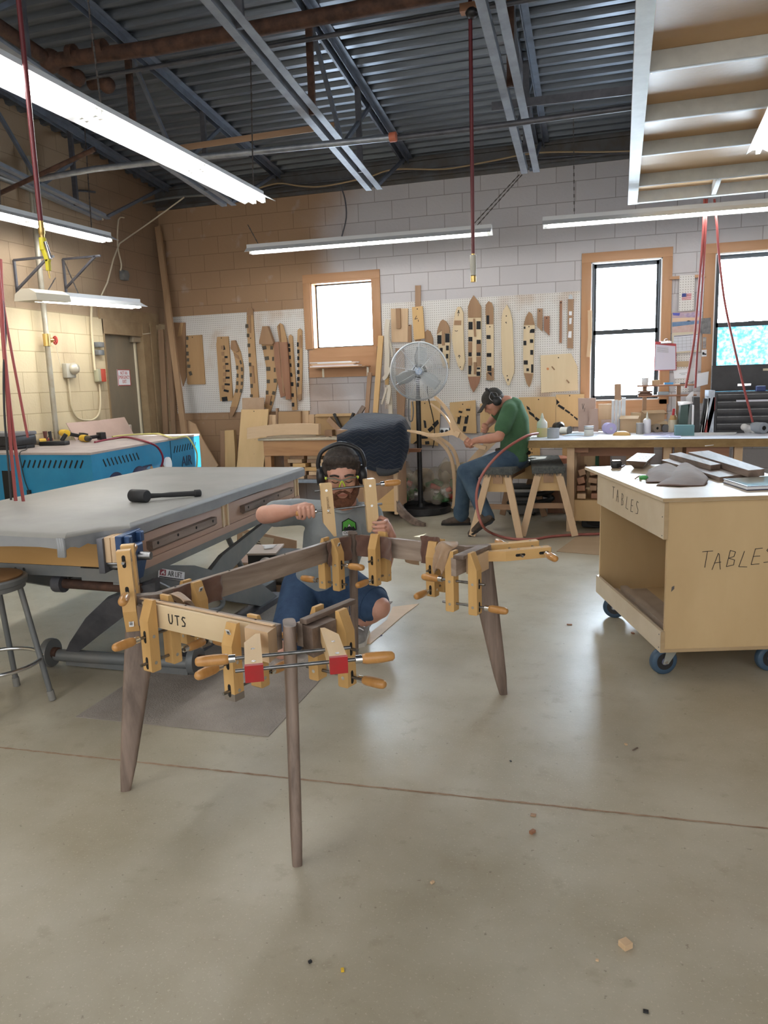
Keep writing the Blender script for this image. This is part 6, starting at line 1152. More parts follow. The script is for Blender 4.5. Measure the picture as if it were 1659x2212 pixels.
one(MB().bx((PY(1634,850,Y+.02).x,Y+.02,zt2+.0015),(PY(1654,850,Y+.02).x,Y+.10,zt2+.05),.004),'blue_case',mat('deep_blue',(.01,.03,.16),.4),'blue case sitting in the tool chest top','case',smooth=None)
# ---- window wood apron and papers between the windows
b=MB(); P=[w(C8,x,y,BK-.002) for x,y in ((1262,868),(1440,862),(1440,905),(1262,910))]; one(b.prism(P,(0,-.02,0)),'window_apron',oaktrim[0],'reddish wooden board below the sill of the first tall window','board',smooth=None)
def flat(label,name,c,poly,mt,Y=BK-.004,t=.003,cat='paper',group=None,parts=()):
    T_=thing(name,label,cat,group=group); MB().prism([w(c,x,y,Y-t) for x,y in poly],(0,t,0)).put('sheet',mt,T_,smooth=None)
    for k,(nm,pp,m2) in enumerate(parts): MB().prism([w(c,x,y,Y-t-.001-.0003*k) for x,y in pp],(0,.001,0)).put(nm,m2,T_,smooth=None)
    return base(T_)
C9=(5.946,1380,640)
flat('wooden rail with two screws bridging the two window casings','hanging_rail',C7,[(922,338),(1195,318),(1195,340),(922,360)],oaktrim[0],BK-.022,.018,'rail')
fb=flat('narrow pegboard strip carrying a small flag between the tall windows','pegboard_strip',C7,[(998,328),(1112,325),(1104,590),(990,598)],pm,BK-.042,.004,'pegboard')
flat('white pegboard remnant behind the calendar','pegboard_strip',C9,[(470,700),(670,700),(640,1240),(465,1235)],pm,BK-.006,.004,'pegboard')
fr_=mat('flag_red',(.50,.06,.07),.7); fb_=mat('flag_blue',(.05,.07,.25),.7)
fp_=[(1016,464),(1084,460),(1084,509),(1013,513)]; L2=lambda u,v:(fp_[3][0]+(fp_[2][0]-fp_[3][0])*u+(fp_[0][0]-fp_[3][0])*v,fp_[3][1]+(fp_[2][1]-fp_[3][1])*u+(fp_[0][1]-fp_[3][1])*v)
flat('small striped flag sticker on the pegboard strip','flag_sticker',C7,fp_,white,BK-.0465,.001,'flag',parts=[('stripe',[L2(0,i/7.*1.0),L2(1,i/7.),L2(1,i/7.+.075),L2(0,i/7.+.075)],fr_) for i in range(7)]+[('canton',[L2(0,.46),L2(.45,.46),L2(.45,1),L2(0,1)],fb_)])
sk=lambda n,c:mat(n,c,.6)
flat('wall calendar with a beach sunset picture between the tall windows','wall_calendar',C9,[(425,205),(790,180),(785,712),(425,735)],ivory,BK-.026,.003,'calendar',parts=[
  ('picture',[(428,208),(788,184),(790,450),(428,470)],mat('picture_sky',(.42,.30,.45),.6,c2=(.58,.45,.38),ns=6,st=(1,1,4))),('cloud_band',[(432,212),(530,215),(520,250),(440,245)],sk('cloud_blue',(.10,.11,.45))),('cloud_band',[(570,225),(700,205),(780,220),(760,270),(600,270)],mat('cloud_mauve',(.35,.26,.42),.6,c2=(.55,.46,.55),ns=20)),
  ('glow_band',[(430,280),(788,270),(788,300),(430,330)],sk('glow_peach',(.72,.52,.36))),('sea_band',[(428,335),(789,312),(790,350),(428,392)],mat('picture_sea',(.10,.20,.36),.6,c2=(.18,.26,.40),ns=20)),('sand_band',[(428,392),(790,350),(790,452),(428,468)],mat('picture_sand',(.55,.36,.28),.6,c2=(.60,.46,.45),ns=14)),('islet',[(610,322),(635,310),(665,316),(665,322)],inkm),
  ('month_page',[(445,505),(770,480),(765,690),(445,718)],mat('month_grid',(.66,.68,.74),.7)),('month_band',[(450,510),(760,486),(760,492),(450,518)],inkm)]+[('grid_line',[(448+q*54,530-q*4),(450+q*54,530-q*4),(450+q*54,700-q*4),(448+q*54,700-q*4)],greysteel) for q in range(1,6)]+[('grid_line',[(448,540+q*40),(762,516+q*40),(762,518+q*40),(448,542+q*40)],greysteel) for q in range(4)])
t=flat('red clipboard with a printed list hanging beside the tall window','clipboard',C9,[(210,580),(480,610),(480,950),(200,955)],mat('clip_red',(.45,.04,.05),.4),BK-.030,.004,'clipboard',parts=[('page',[(214,618),(470,640),(472,942),(206,948)],sk('list_page',(.60,.58,.68)))]+[('print_line',[(235,650+q*12),(380,660+q*12),(380,663+q*12),(235,653+q*12)],greysteel) for q in range(6)])
b=MB(); p=w(C9,350,590,BK-.045)-t.location; b.box(p,(.11,.016,.03),None,.004); b.torus(p+V((0,0,.02)),.016,.004,(0,1,0),16,6); b.put('clip',chrome,t)
flat('dark photo print taped to the casing edge','photo_print',C9,[(800,285),(925,275),(925,485),(800,480)],mat('photo_dark',(.10,.10,.11),.4,c2=(.22,.22,.22),ns=22),BK-.024,.002,'photo')
flat('tall narrow bookmark picture on the casing','photo_print',C9,[(822,525),(868,525),(862,670),(820,675)],mat('bookmark',(.45,.43,.42),.5,c2=(.10,.08,.08),ns=16),BK-.024,.002,'photo')
flat('small white card with a black drawing on the casing','photo_print',C9,[(808,688),(872,684),(870,772),(806,776)],white,BK-.024,.002,'photo',parts=[('drawing',[(815,720),(838,716),(845,735),(868,735),(866,752),(815,752)],inkm)])
flat('tan note strip pinned below the calendar','note_strip',C9,[(485,838),(670,830),(665,905),(485,908)],tanb,BK-.012,.002)
flat('white note sheet with handwriting pinned under the clipboard','note_sheet',C9,[(445,948),(640,935),(640,1045),(455,1058)],white,BK-.016,.002,parts=[('handwriting',[(520,990),(620,980),(620,984),(520,994)],greysteel),('handwriting',[(540,1005),(600,1000),(600,1004),(540,1009)],greysteel)])
flat('large white sheet taped low on the casing','note_sheet',C9,[(720,1000),(900,965),(885,1130),(725,1170)],white,BK-.026,.002)
flat('white sheet behind the red hoses','note_sheet',C9,[(640,930),(760,915),(760,1060),(650,1110)],sk('sheet_pale',(.62,.60,.60)),BK-.020,.002)
# ================================================================ sawhorses
carp=mat('grey_carpet',(.075,.085,.085),.98,c2=(.15,.155,.145),ns=40,bump=.9,bs=160)
def sawhorse(label,a,e,h,wd):
    a=V((*a,0));e=V((*e,0)); d=(e-a).normalized(); n=V((d.y,-d.x,0)); L_=(e-a).length; t=thing('sawhorse',label,'sawhorse',group='carpet-topped sawhorses')
    R_=M((n,d,Z)).transposed(); c=a+d*L_/2
    MB().box(c+Z*(h-.03),(wd,L_,.06),R_,.006).put('carpet_pad',carp,t); MB().box(c+Z*(h-.10),(.09,L_-.03,.09),R_).put('beam',brownw[1],t)
    b=MB()
    for k in range(46): p=a+n*random.uniform(-wd/2,wd/2)+Z*(h-.06); b.cyl(p,p+V((random.uniform(-.008,.008),-.002,-random.uniform(.008,.03))),.0022,.001,5)
    b.put('carpet_fringe',carp,t)
    for s in (.035,L_-.035):
        f=a+d*s; sg=-1 if s<.1 else 1
        MB().prism([f+n*(-wd*.36)+Z*(h-.06),f+n*(wd*.36)+Z*(h-.06),f+n*(wd*.50)+Z*(h-.225),f-n*(wd*.50)+Z*(h-.225)],d*.018*-sg).put('gusset',plyt,t,smooth=None)
        for k in (-1,1): MB().bar(f+n*k*wd*.32+Z*(h-.065)+d*sg*.012,f+n*k*(wd*.80)+d*sg*.10+Z*.004,.062,.028,up=d).put('leg',brownw[2] if sg>0 else pale[2],t,smooth=None)
    MB().bar(a+d*.06-n*wd*.5+Z*.27,a+d*.06+n*wd*.5+Z*.27,.02,.05).put('stretcher',brownw[0],t,smooth=None)
    zmin=min(v.co.z for c_ in kids(t) for v in c_.data.vertices)
    for c_ in kids(t): c_.data.transform(M.Translation((0,0,-zmin)))
    return base(t)
SHa,SHb=(-1.085,7.06),(-.985,8.12)
sawhorse('sawhorse with grey carpet top that the person in green sits on',SHa,SHb,.640,.285); sawhorse('empty carpet-topped sawhorse next to the workbench leg',(-.625,7.17),(-.77,8.30),.640,.30)
# ================================================================ fan, blanket, lumber bench, floor clutter
fn=thing('pedestal_fan','large chrome pedestal fan on a black pole with round weighted base','fan'); FC=PY(905,802,8.2); fx=(EYE+V((-.2,0,-.05))-FC).normalized(); fr=.305
ux_=fx.cross(Z).normalized(); uy_=ux_.cross(fx).normalized()
wire=mat('guard_wire',(.70,.73,.76),.28,.6)
for nm,off,k in (('front_guard',.075,26),('rear_guard',-.075,14)):
    b=MB()
    for i in range(k):
        r=.045+(fr-.045)*(i/(k-1)); dz=off*(1-(r/fr)**4*.75); b.torus(FC+fx*dz,r,.0022 if i<k-1 else .005,fx,64,5)
    for i in range(9):
        a=2*pi*i/9+.2; pts=[]
        for q in range(7): r=.04+(fr-.04)*q/6; pts.append(FC+fx*(off*(1-(r/fr)**4*.75)+.003*(1 if off>0 else -1))+ux_*math.cos(a)*r+uy_*math.sin(a)*r)
        b.tube(pts,.0028,5)
    b.put(nm,wire,fn,smooth=60)
MB().torus(FC,fr+.004,.011,fx,64,8).put('rim_band',wire,fn,smooth=60)
MB().lathe([(.001,.085),(.034,.084),(.038,.078),(.038,.070)],FC,fx,24).put('badge',mat('fan_badge',(.62,.66,.70),.35,c2=(.30,.42,.62),ns=40),fn)
MB().lathe([(.05,-.03),(.055,0),(.05,.03),(.02,.045)],FC,fx,20).put('hub',galv,fn)
bladem=mat('fan_blade',(.58,.60,.61),.35,.6)
for i in range(3):
    a0=pi/2+.15+2*pi*i/3; rows=[]
    for q in range(8):
        r=.05+(.265-.05)*q/7; hw=(.28+.36*math.sin(pi*min(1,.35+q/9)))*1.1; row=[]
        for s in range(7):
            v=(s/6-.5)*2; a=a0+v*hw*.75; row.append(FC+ux_*math.cos(a)*r+uy_*math.sin(a)*r+fx*(v*.032))
        rows.append(row)
    b=MB(); b.loft(rows,cap=False,closed=False); o=b.put('blade',bladem,fn,smooth=80); so_=o.modifiers.new('t','SOLIDIFY'); so_.thickness=.002
MB().lathe([(.07,-.06),(.085,-.09),(.085,-.20),(.05,-.24)],FC,fx,24).put('motor',blackp,fn)
pb=V((FC.x-.05,FC.y+.13,0)); 
MB().cyl(pb+Z*.03,V((pb.x,pb.y,1.30)),.028,None,16).put('pole',blackp,fn); MB().cyl(V((pb.x,pb.y,1.28)),V((pb.x,pb.y,1.52)),.02,None,14).put('upper_pole',darksteel,fn); MB().box(V((pb.x,pb.y,1.54))+fx*.01,(.06,.06,.10),None,.01).put('pivot',blackp,fn)
MB().lathe([(.325,.002),(.34,.01),(.34,.075),(.325,.08),(.32,.04),(.05,.06),(.03,.10)],pb,Z,40).put('base',blackp,fn)
one(MB().tube([FC-fx*.16+V((.1,0,-.05)),FC-fx*.16+V((.09,0,-.25)),V((FC.x+.055,8.62,1.0)),V((FC.x+.05,8.64,.80)),V((FC.x+.03,8.64,.70))],.006,6,4),'power_cord',blackr,'black cord hanging down behind the fan pole','cord')
# recycling bags behind the fan base
bagm=bpy.data.materials.new('clear_bag'); bagm.use_nodes=True; nt=bagm.node_tree; bs=nt.nodes['Principled BSDF']; bs.inputs['Base Color'].default_value=(.55,.48,.38,1); bs.inputs['Roughness'].default_value=.2; bs.inputs['Alpha'].default_value=.36
green=mat('bottle_green',(.05,.16,.06),.25); canr=mat('can_red',(.42,.03,.03),.3,.3); cang=mat('can_silver',(.55,.55,.55),.3,.7)
def bag(label,c,r,seed):
    rnd=random.Random(seed); t=thing('recycling_bag',label,'bag'); b=MB()
    b.ball(c+V((0,0,r[2]*.8)),(r[0],r[1],r[2]*.8),16)
    for k in range(26): a=rnd.uniform(0,2*pi); e=rnd.uniform(.1,.95); b.ball(c+V((math.cos(a)*r[0]*.8,math.sin(a)*r[1]*.7,r[2]*1.5*e)),rnd.uniform(.05,.09),8)
    b.cone(c+V((0,.02,r[2]*1.4)),c+V((.03,.04,r[2]*2.1)),.10,.03,10)
    me=fuse(b,.014,2); putme(me,'bag',bagm,t); 
    zs=min(v.co.z for v in me.vertices); me.transform(M.Translation((0,0,.075+.004-zs)))
    for k in range(16):
        a=rnd.uniform(pi,2*pi); p=c+V((math.cos(a)*r[0]*.66,math.sin(a)*r[1]*.6,.14+rnd.uniform(.0,r[2]*1.0))); d=V((rnd.uniform(-1,1),rnd.uniform(-.4,.4),rnd.uniform(-1,1))).normalized()
        MB().lathe([(.02,-.06),(.032,-.055),(.032,.055),(.02,.06)],p,d,12).put('can' if k%3 else 'bottle',(green,canr,cang,green)[(k+seed)%4],t)
    return base(t)
bag('clear bag of green bottles and cans left of the fan pole',V((pb.x-.22,8.42,0)),(.19,.15,.20),3); bag('clear bag of red cans right of the fan pole',V((pb.x+.24,8.44,0)),(.21,.15,.22),6)
t=thing('plastic_sheet','dusty clear sheet heaped behind the fan and the bags','sheet'); b=MB()
for k in range(14): b.ball(V((pb.x+random.uniform(-.4,.45),8.62,random.uniform(.08,.50))),(random.uniform(.09,.16),.08,random.uniform(.07,.14)),8)
putme(fuse(b,.02,2),'sheet',mat('dusty_sheet',(.30,.24,.16),.5,c2=(.38,.31,.22),ns=12),t); base(t)
t=thing('wall_outlet','grey metal outlet box with two black sockets low on the back wall','outlet'); p=w(C5,838,540,BK); MB().box(p+V((0,-.02,0)),(.115,.04,.075),None,.004).put('plate',alu,t)
for e in (-.028,.028): MB().cyl(p+V((e,-.0405,0)),p+V((e,-.0425,0)),.02,None,16).put('socket',blackp,t)
base(t)
one(MB().tube([w(C5,x,y,8.6) for x,y in ((375,100),(370,260),(375,380),(395,415),(420,395),(432,280),(420,160))],.008,8,4),'cable_loop',greysteel,'grey cable loop hanging left of the fan pole','cable')
# blanket-covered furniture
fz=thing('covered_table','unfinished table with curved feet standing under the quilted blanket','table'); Yc=7.62
X0=PY(805,1100,Yc).x; X1=PY(862,1100,Yc).x
MB().bx((X0-.32,Yc-.02,.17),(X1,Yc+.32,.70)).put('case',brownw[2],fz,smooth=None); MB().bx((X1-.035,Yc-.055,.10),(X1+.004,Yc-.02,.72)).put('corner_post',pale[2],fz,smooth=None); MB().bx((X0-.05,Yc-.045,.13),(X1-.035,Yc-.02,.22)).put('bottom_rail',maple[0],fz,smooth=None)
MB().prism([V((X1-.035,Yc-.046,.22)),V((X1-.035,Yc-.046,.38)),V((X1-.24,Yc-.046,.22))],(0,.02,0)).put('corner_gusset',maple[0],fz,smooth=None)
def cleg(p,d,name='leg'):
    n=V((-d.y,d.x,0)); up2=[];dn=[]
    for i in range(9):
        s=i/8; c=p+d*(.36*s)+Z*(.19*(1-s)**2.2+.022); h=.045*(1-s)+.016; up2.append(c+Z*h); dn.append(c-Z*(h if i<8 else .02))
    zz=min(q.z for q in dn); MB().prism([q-n*.02-Z*(zz-.001) for q in up2+dn[::-1]],n*.04).put(name,walnut[1],fz,smooth=None)
cleg(V((X1-.02,Yc-.03,0)),V((.93,-.36,0)).normalized()); cleg(V((X0-.30,Yc-.03,0)),V((-.93,-.36,0)).normalized())
for x in (X0-.28,X1-.05): MB().bx((x-.02,Yc+.26,.001),(x+.02,Yc+.30,.20)).put('leg',walnut[2],fz)
MB().bx((X0-.36,Yc-.04,.70),(X1+.04,Yc+.33,.99)).put('upper_case',brownw[0],fz,smooth=None); base(fz)
qm=bpy.data.materials.new('quilted_navy'); qm.use_nodes=True; nt=qm.node_tree; bs=nt.nodes['Principled BSDF']; L=nt.links.new; tc=nd(nt,'ShaderNodeTexCoord'); sp=nd(nt,'ShaderNodeSeparateXYZ'); L(tc.outputs['Object'],sp.inputs[0])
def mth(op,a,b_=None,c=None):
    m=nd(nt,'ShaderNodeMath',operation=op)
    for i,s in enumerate((a,b_,c)):
        if s is None: continue
        if isinstance(s,(int,float)): m.inputs[i].default_value=s
        else: L(s,m.inputs[i])
    return m.outputs[0]
zig=mth('MULTIPLY',mth('PINGPONG',mth('ADD',sp.outputs[0],5.),.055),.55); v=mth('FRACT',mth('MULTIPLY',mth('ADD',mth('ADD',sp.outputs[2],mth('MULTIPLY',sp.outputs[1],.5)),zig),24.)); lnn=mth('LESS_THAN',v,.09)
mx=nd(nt,'ShaderNodeMix',data_type='RGBA'); mx.inputs[6].default_value=(.007,.013,.028,1); mx.inputs[7].default_value=(.045,.052,.058,1); L(lnn,mx.inputs[0]); L(mx.outputs[2],bs.inputs['Base Color']); bs.inputs['Roughness'].default_value=.95; bs.inputs['Sheen Weight'].default_value=.15
bp=nd(nt,'ShaderNodeBump',i_Strength=.7,i_Distance=.008); L(mth('PINGPONG',v,.5),bp.inputs['Height']); L(bp.outputs[0],bs.inputs['Normal'])
bl=thing('moving_blanket','navy quilted moving blanket draped over the unfinished table','blanket'); Yb=Yc-.10
def B(x,y,Y): return PY(x,y,Y)
rows=[[B(735,930,8.1),B(770,897,8.14),B(800,893,8.14),B(830,895,8.14),B(866,898,8.12),B(886,925,8.10)],
 [B(730,932,7.75),B(765,915,7.76),B(800,908,7.76),B(840,904,7.76),B(872,903,7.76),B(884,935,7.80)],
 [B(728,945,Yb+.02),B(765,932,Yb),B(805,930,Yb-.02),B(840,924,Yb),B(868,915,Yb),B(883,945,Yb+.08)],
 [B(729,965,Yb),B(768,958,Yb-.02),B(805,960,Yb+.01),B(840,958,Yb-.02),B(868,950,Yb-.01),B(882,970,Yb+.06)],
 [B(733,988,Yb),B(768,985,Yb+.01),B(805,985,Yb-.03),B(840,985,Yb+.0),B(866,985,Yb),B(876,990,Yb+.08)],
 [B(742,1000,Yb+.01),B(770,1000,Yb-.02),B(797,1004,Yb),B(835,1012,Yb-.03),B(864,1012,Yb),B(868,1010,Yb+.08)],
 [B(748,1001,Yb+.10),B(772,1002,Yb+.0),B(800,1016,Yb),B(835,1020,Yb-.02),B(862,1014,Yb+.02),B(866,1010,Yb+.12)]]
o=sheet('cover',rows,qm,None,parent=bl,n=6,th=.014,wob=.008,seed=3); 
sheet('folded_corner',[[B(812,1010,Yb-.03),B(840,1014,Yb-.035),B(866,1010,Yb-.02)],[B(814,1020,Yb-.05),B(838,1022,Yb-.05),B(860,1016,Yb-.04)],[B(818,1028,Yb-.03),B(840,1027,Yb-.03),B(862,1019,Yb-.03)]],mat('blanket_lining',(.045,.048,.055),.9),'grey lining turned out','x',parent=bl,n=4,th=.008)
base(bl)
one(MB().bar(PY(868,970,7.95),PY(910,970,7.95),.06,.012).bar(PY(870,974,7.95),PY(908,973,7.95),.05,.03),'wood_strip',redwood[0],'board end with white edge sticking out behind the blanket','board',smooth=None)
# curved laminated parts by the wall
def curve_leg(label,px,Y,wd,t,mt,dy=0):
    P=spline([PY(x,y,Y+dy*i) for i,(x,y) in enumerate(px)],6); L_=[];R_=[]
    for i,p in enumerate(P):
        d=(P[min(i+1,len(P)-1)]-P[max(i-1,0)]).normalized(); n=V((d.z,0,-d.x)).normalized()*wd/2; L_.append(p+n);R_.append(p-n)
    b=MB(); b.loft([[l,r,r+V((0,t,0)),l+V((0,t,0))] for l,r in zip(L_,R_)]); return one(b,'curved_rail',mt,label,'curved part','curved laminated parts',smooth=50)
curve_leg('bent pale laminated hoop behind the seated person, inner one',[(885,932),(915,938),(950,956),(972,985),(980,1030),(980,1085),(976,1098)],8.28,.030,.05,pale[2])
curve_leg('bent pale laminated hoop behind the seated person, outer one',[(900,938),(945,945),(975,968),(988,1000),(991,1045),(984,1096)],8.36,.028,.05,pale[2])
# lumber bench
lb=thing('lumber_bench','low fir-beam bench stacked with lumber left of the blanket','bench'); ly=8.02; lz_=.875; lx0=PZ(578,944,lz_).x; lx1=-2.55
MB().bx((lx0,ly-.02,lz_-.025),(lx1,8.72,lz_),.006).put('bench_top',mat('chipped_white_top',(.55,.49,.38),.8,c2=(.42,.35,.25),ns=9),lb); MB().bx((lx0+.06,ly,lz_-.20),(lx1,ly+.06,lz_-.025)).put('front_beam',pine,lb)
for x in (lx0+.10,lx1-.1): 
    for y in (ly+.05,8.6): MB().bx((x-.04,y-.04,0),(x+.04,y+.04,lz_-.20)).put('leg',pine,lb)
MB().bx((lx0+.1,ly+.02,.36),(lx1-.1,8.6,.40)).put('lower_shelf',galv,lb); base(lb)
random.seed(5)
for r in range(6):
    for c in range(3):
        x=lx0+.33+c*.21+(r%2)*.05+random.uniform(-.02,.02); z=.402+r*.046; b=MB(); b.bx((x,ly+.03+random.uniform(0,.05),z),(x+random.uniform(.15,.19),ly+.5,z+.042),.002); one(b,'stacked_lumber',(pale,brownw,pale,maple)[(r+c)%4][1],'short board end in the stack under the fir beam','lumber','boards stacked under the fir beam',smooth=None)
for k,(px,z,lab) in enumerate((([(536,928),(690,918)],lz_+.033,'lower curved pale beam lying on the lumber bench'),([(536,912),(690,904)],lz_+.10,'upper curved pale beam lying on the lumber bench'))):
    p,q=PY(px[0][0],px[0][1],ly-.06),PY(px[1][0],px[1][1],ly+.15); pts=[p,p.lerp(q,.33)+V((0,0,.02)),p.lerp(q,.66)+V((0,0,.018)),q]; P=spline(pts,5); zmn=min(a.z for a in P); P=[a+V((0,0,z-zmn)) for a in P]; b=MB(); b.loft([[a+V((0,-.04,-.032)),a+V((0,.04,-.032)),a+V((0,.04,.032)),a+V((0,-.04,.032))] for a in P]); one(b,'curved_beam',pale[0],lab,'beam','curved beams on the lumber bench',smooth=50)
def onl(x,y,z=0): return PZ(x,y,lz_)+V((0,0,z))
carton('open tan carton on the lumber bench beside the V-shaped pads',728,932,.5,.25,.23,0,mat('carton_tan',(.46,.31,.16),.8),dy=0); cbx=[o for o in bpy.data.objects if o.name.startswith('cardboard_box')][-1]; p=PY(733,936,8.5); cbx.location=(p.x,8.5,lz_+.001)
for (a,c_),m_,wd,lab in ((((710,905),(742,925)),brownw[2],.06,'brown block leaning against the tan carton'),(((722,894),(743,922)),blackp,.022,'black strip leaning one way in front of the carton'),(((764,892),(745,922)),blackp,.022,'black strip leaning the other way in front of the carton'),(((786,878),(748,922)),walnut[2],.045,'long dark board leaning right of the carton')):
    p,q=PY(*a,8.33),PY(*c_,8.30); q.z=lz_+.02; one(MB().bar(q,p,wd,.05,up=(0,1,0)),'leaning_offcut',m_,lab,'offcut','offcuts leaning on the carton',smooth=None)
one(MB().bx((PY(702,920,8.3).x,8.28,lz_+.001),(PY(718,920,8.3).x,8.40,lz_+.07),.002),'wood_block',brownw[2],'short square block between the curved beams and the carton','block',smooth=None)
for k in range(7): p=V((-3.25+k*.04,ly+.08+.03*(k%3),lz_+.0015+.0016*k)); b=MB(); b.box(p,(.10,.02,.0014),M.Rotation(k*.7,3,'Z')); one(b,'wood_shaving',dark if k%2 else pale[0],'small splinter scattered on the chipped bench top','splinter','splinters on the lumber bench',smooth=None)
# clutter under the lift table
Y=5.75; t=thing('parts_carton','open carton with a printed label standing between the lift table and the kneeling person','carton')
Q=[PY(x,y,Y) for x,y in ((512,1150),(520,1142),(640,1168),(640,1196),(512,1196))]; MB().prism(Q,(0,.012,0)).put('back_wall',cardb,t,smooth=None)
x0,x1,zb_=Q[0].x,Q[3].x,Q[4].z; MB().bx((x0,Y-.32,.002),(x1,Y,zb_)).put('carton',cardb,t,smooth=None); MB().bx((x0+.01,Y-.31,zb_),(x1-.01,Y-.002,zb_+.004)).put('packing',pinkboard,t,smooth=None)
Lq=[PY(x,y,Y-.003) for x,y in ((524,1152),(592,1163),(588,1180),(522,1176))]; MB().prism(Lq,(0,.002,0)).put('label',ivory,t,smooth=None)
for k in range(3):
    p,q=PY(530+6*k,1161+5*k,Y-.005),PY(560+2*k,1165.5+5*k,Y-.005); MB().bar(p,q,.002,.006).put('printed_line',inkm,t,smooth=None)
base(t)
zw=PY(560,1198,5.2).z; t=thing('pale_sheet','pale board lying flat beside the carton behind the long rail','board'); MB().prism([PZ(x,y,zw) for x,y in ((516,1182),(614,1178),(596,1199),(534,1200))],(0,0,.014)).put('board',mat('pale_board',(.55,.46,.40),.6),t,smooth=None); base(t)
p=PZ(545,1199,zw); MB_=MB().bx((p.x-.05,p.y+.02,.001),(p.x+.42,p.y+.28,zw-.001)); one(MB_,'dark_box',blackr,'dark box supporting the pale board behind the long rail','box',smooth=None)
sheet('paper_scrap',[[PZ(566,1178,zw+.03),PZ(600,1176,zw+.04)],[PZ(572,1186,zw+.02),PZ(590,1184,zw+.02)]],white,'curled white paper scrap on the pale board','paper',n=4)
t=thing('dust_bag','crumpled grey plastic bag on the floor behind the kneeling person','bag'); b=MB(); c=PZ(612,1262); random.seed(9)
for k in range(16): b.ball(c+V((random.uniform(-.14,.12),random.uniform(-.1,.12),random.uniform(.04,.16))),random.uniform(.05,.09),8)
putme(fuse(b,.012,2),'bag',mat('grey_plastic',(.30,.27,.24),.35,c2=(.22,.20,.18),ns=14),t); base(t)
for k,(x,y,l) in enumerate(((545,1262,.3),(575,1278,.22),(520,1255,.35))):
    p=PZ(x,y); one(MB().bar(p+V((0,0,.022)),p+V((l,.05*k,.022)),.05,.04),'wood_offcut',brownw[0],'brown offcut on the floor by the scissor arm','offcut','offcuts by the lift table',smooth=None)
t=thing('black_crate','dark box on the floor under the scissor arm','box'); p=PZ(520,1300); MB().bx((p.x-.18,p.y,.002),(p.x+.16,p.y+.25,.10),.01).put('crate',blackr,t); base(t)
# hose on the floor, vacuum, bucket
redh=mat('salmon_hose',(.36,.11,.09),.4)
one(MB().tube([PY(1162,936,by-.02)+V((0,0,0)),PY(1135,943,7.1),PY(1085,975,6.92),PY(1045,1020,6.85),PY(1030,1060,6.80),PY(1031,1100,6.75),PY(1042,1135,6.68),PZ(1062,1156)+Z*.02,PZ(1100,1166)+Z*.013,PZ(1150,1168)+Z*.013,PZ(1190,1162)+Z*.013,PZ(1240,1158)+Z*.013,PZ(1293,1156)+Z*.013,PZ(1400,1150)+Z*.013],.0125,10,6),'air_hose',redh,'salmon red air hose looping from the workbench to the floor by the sawhorse','hose')
t=thing('shop_vacuum','grey shop vacuum with a ribbed black hose behind the sawhorses','vacuum'); c=V((-1.0,8.35,0)); MB().lathe([(.17,.02),(.19,.05),(.19,.20),(.16,.26),(.05,.30)],c,Z,24).put('tank',mat('vac_grey',(.22,.21,.20),.5),t)
b=MB(); pts=[]
for i in range(60): a=i*.33; pts.append(c+V((.24*math.cos(a)+.08,-.08+.20*math.sin(a),.10+.0045*i)))
b.tube(pts,.026,10); b.put('hose',blackr,t)
for x in (-.12,.12): MB().ball(c+V((x,-.1,.025)),.025,10).put('caster',blackp,t)
base(t)
t=thing('white_bucket','white bucket with an orange lid standing on the shop vacuum side','bucket'); c=V((-.62,8.5,0)); MB().lathe([(.11,.30),(.135,.52),(.14,.52),(.14,.545),(.13,.545)],c,Z,24).put('bucket',mat('bucket_white',(.62,.58,.56),.5),t); MB().lathe([(.13,.545),(.12,.60),(.05,.62)],c,Z,24).put('contents',mat('orange_rag',(.62,.26,.16),.8),t); MB().bx((c.x-.12,c.y-.1,.002),(c.x+.12,c.y+.1,.30)).put('stand',redwood[2],t); base(t)
# sheets and chips on the floor
def fsheet(label,q,mt,h=.004): return one(MB().prism([PZ(x,y)+V((0,0,.0012)) for x,y in q],(0,0,h)),'floor_board',mt,label,'board','thin sheets on the floor',smooth=None)
fsheet('tan hardboard sheet on the floor between the sawhorse and the cart',[(1202,1192),(1300,1200),(1480,1168),(1246,1160)],wood('hardboard',(.40,.29,.18),(.46,.34,.22),0,.6,4))
fsheet('thin pale board on the floor right of the kneeling person',[(800,1392),(772,1390),(836,1340),(848,1312),(905,1305),(872,1330)],pale[0],.003)
fsheet('purple-grey sandpaper triangle on the floor by the upright leg',[(786,1382),(825,1370),(826,1374),(788,1378)],mat('violet_paper',(.16,.13,.22),.8),.001)
def chip(label,x,y,s,mt,name='wood_chip',rot=.6,h=None):
    p=PZ(x,y); return one(MB().box(p+V((0,0,(h or s[2])/2+.0008)),s,M.Rotation(rot,3,'Z'),.0006),name,mt,label,'chip','chips on the concrete floor' if name!='wood_block' else None,smooth=None)
chip('small square pale wooden block lying alone on the near floor',1351,2046,(.026,.026,.016),pale[0],'wood_block',.75)
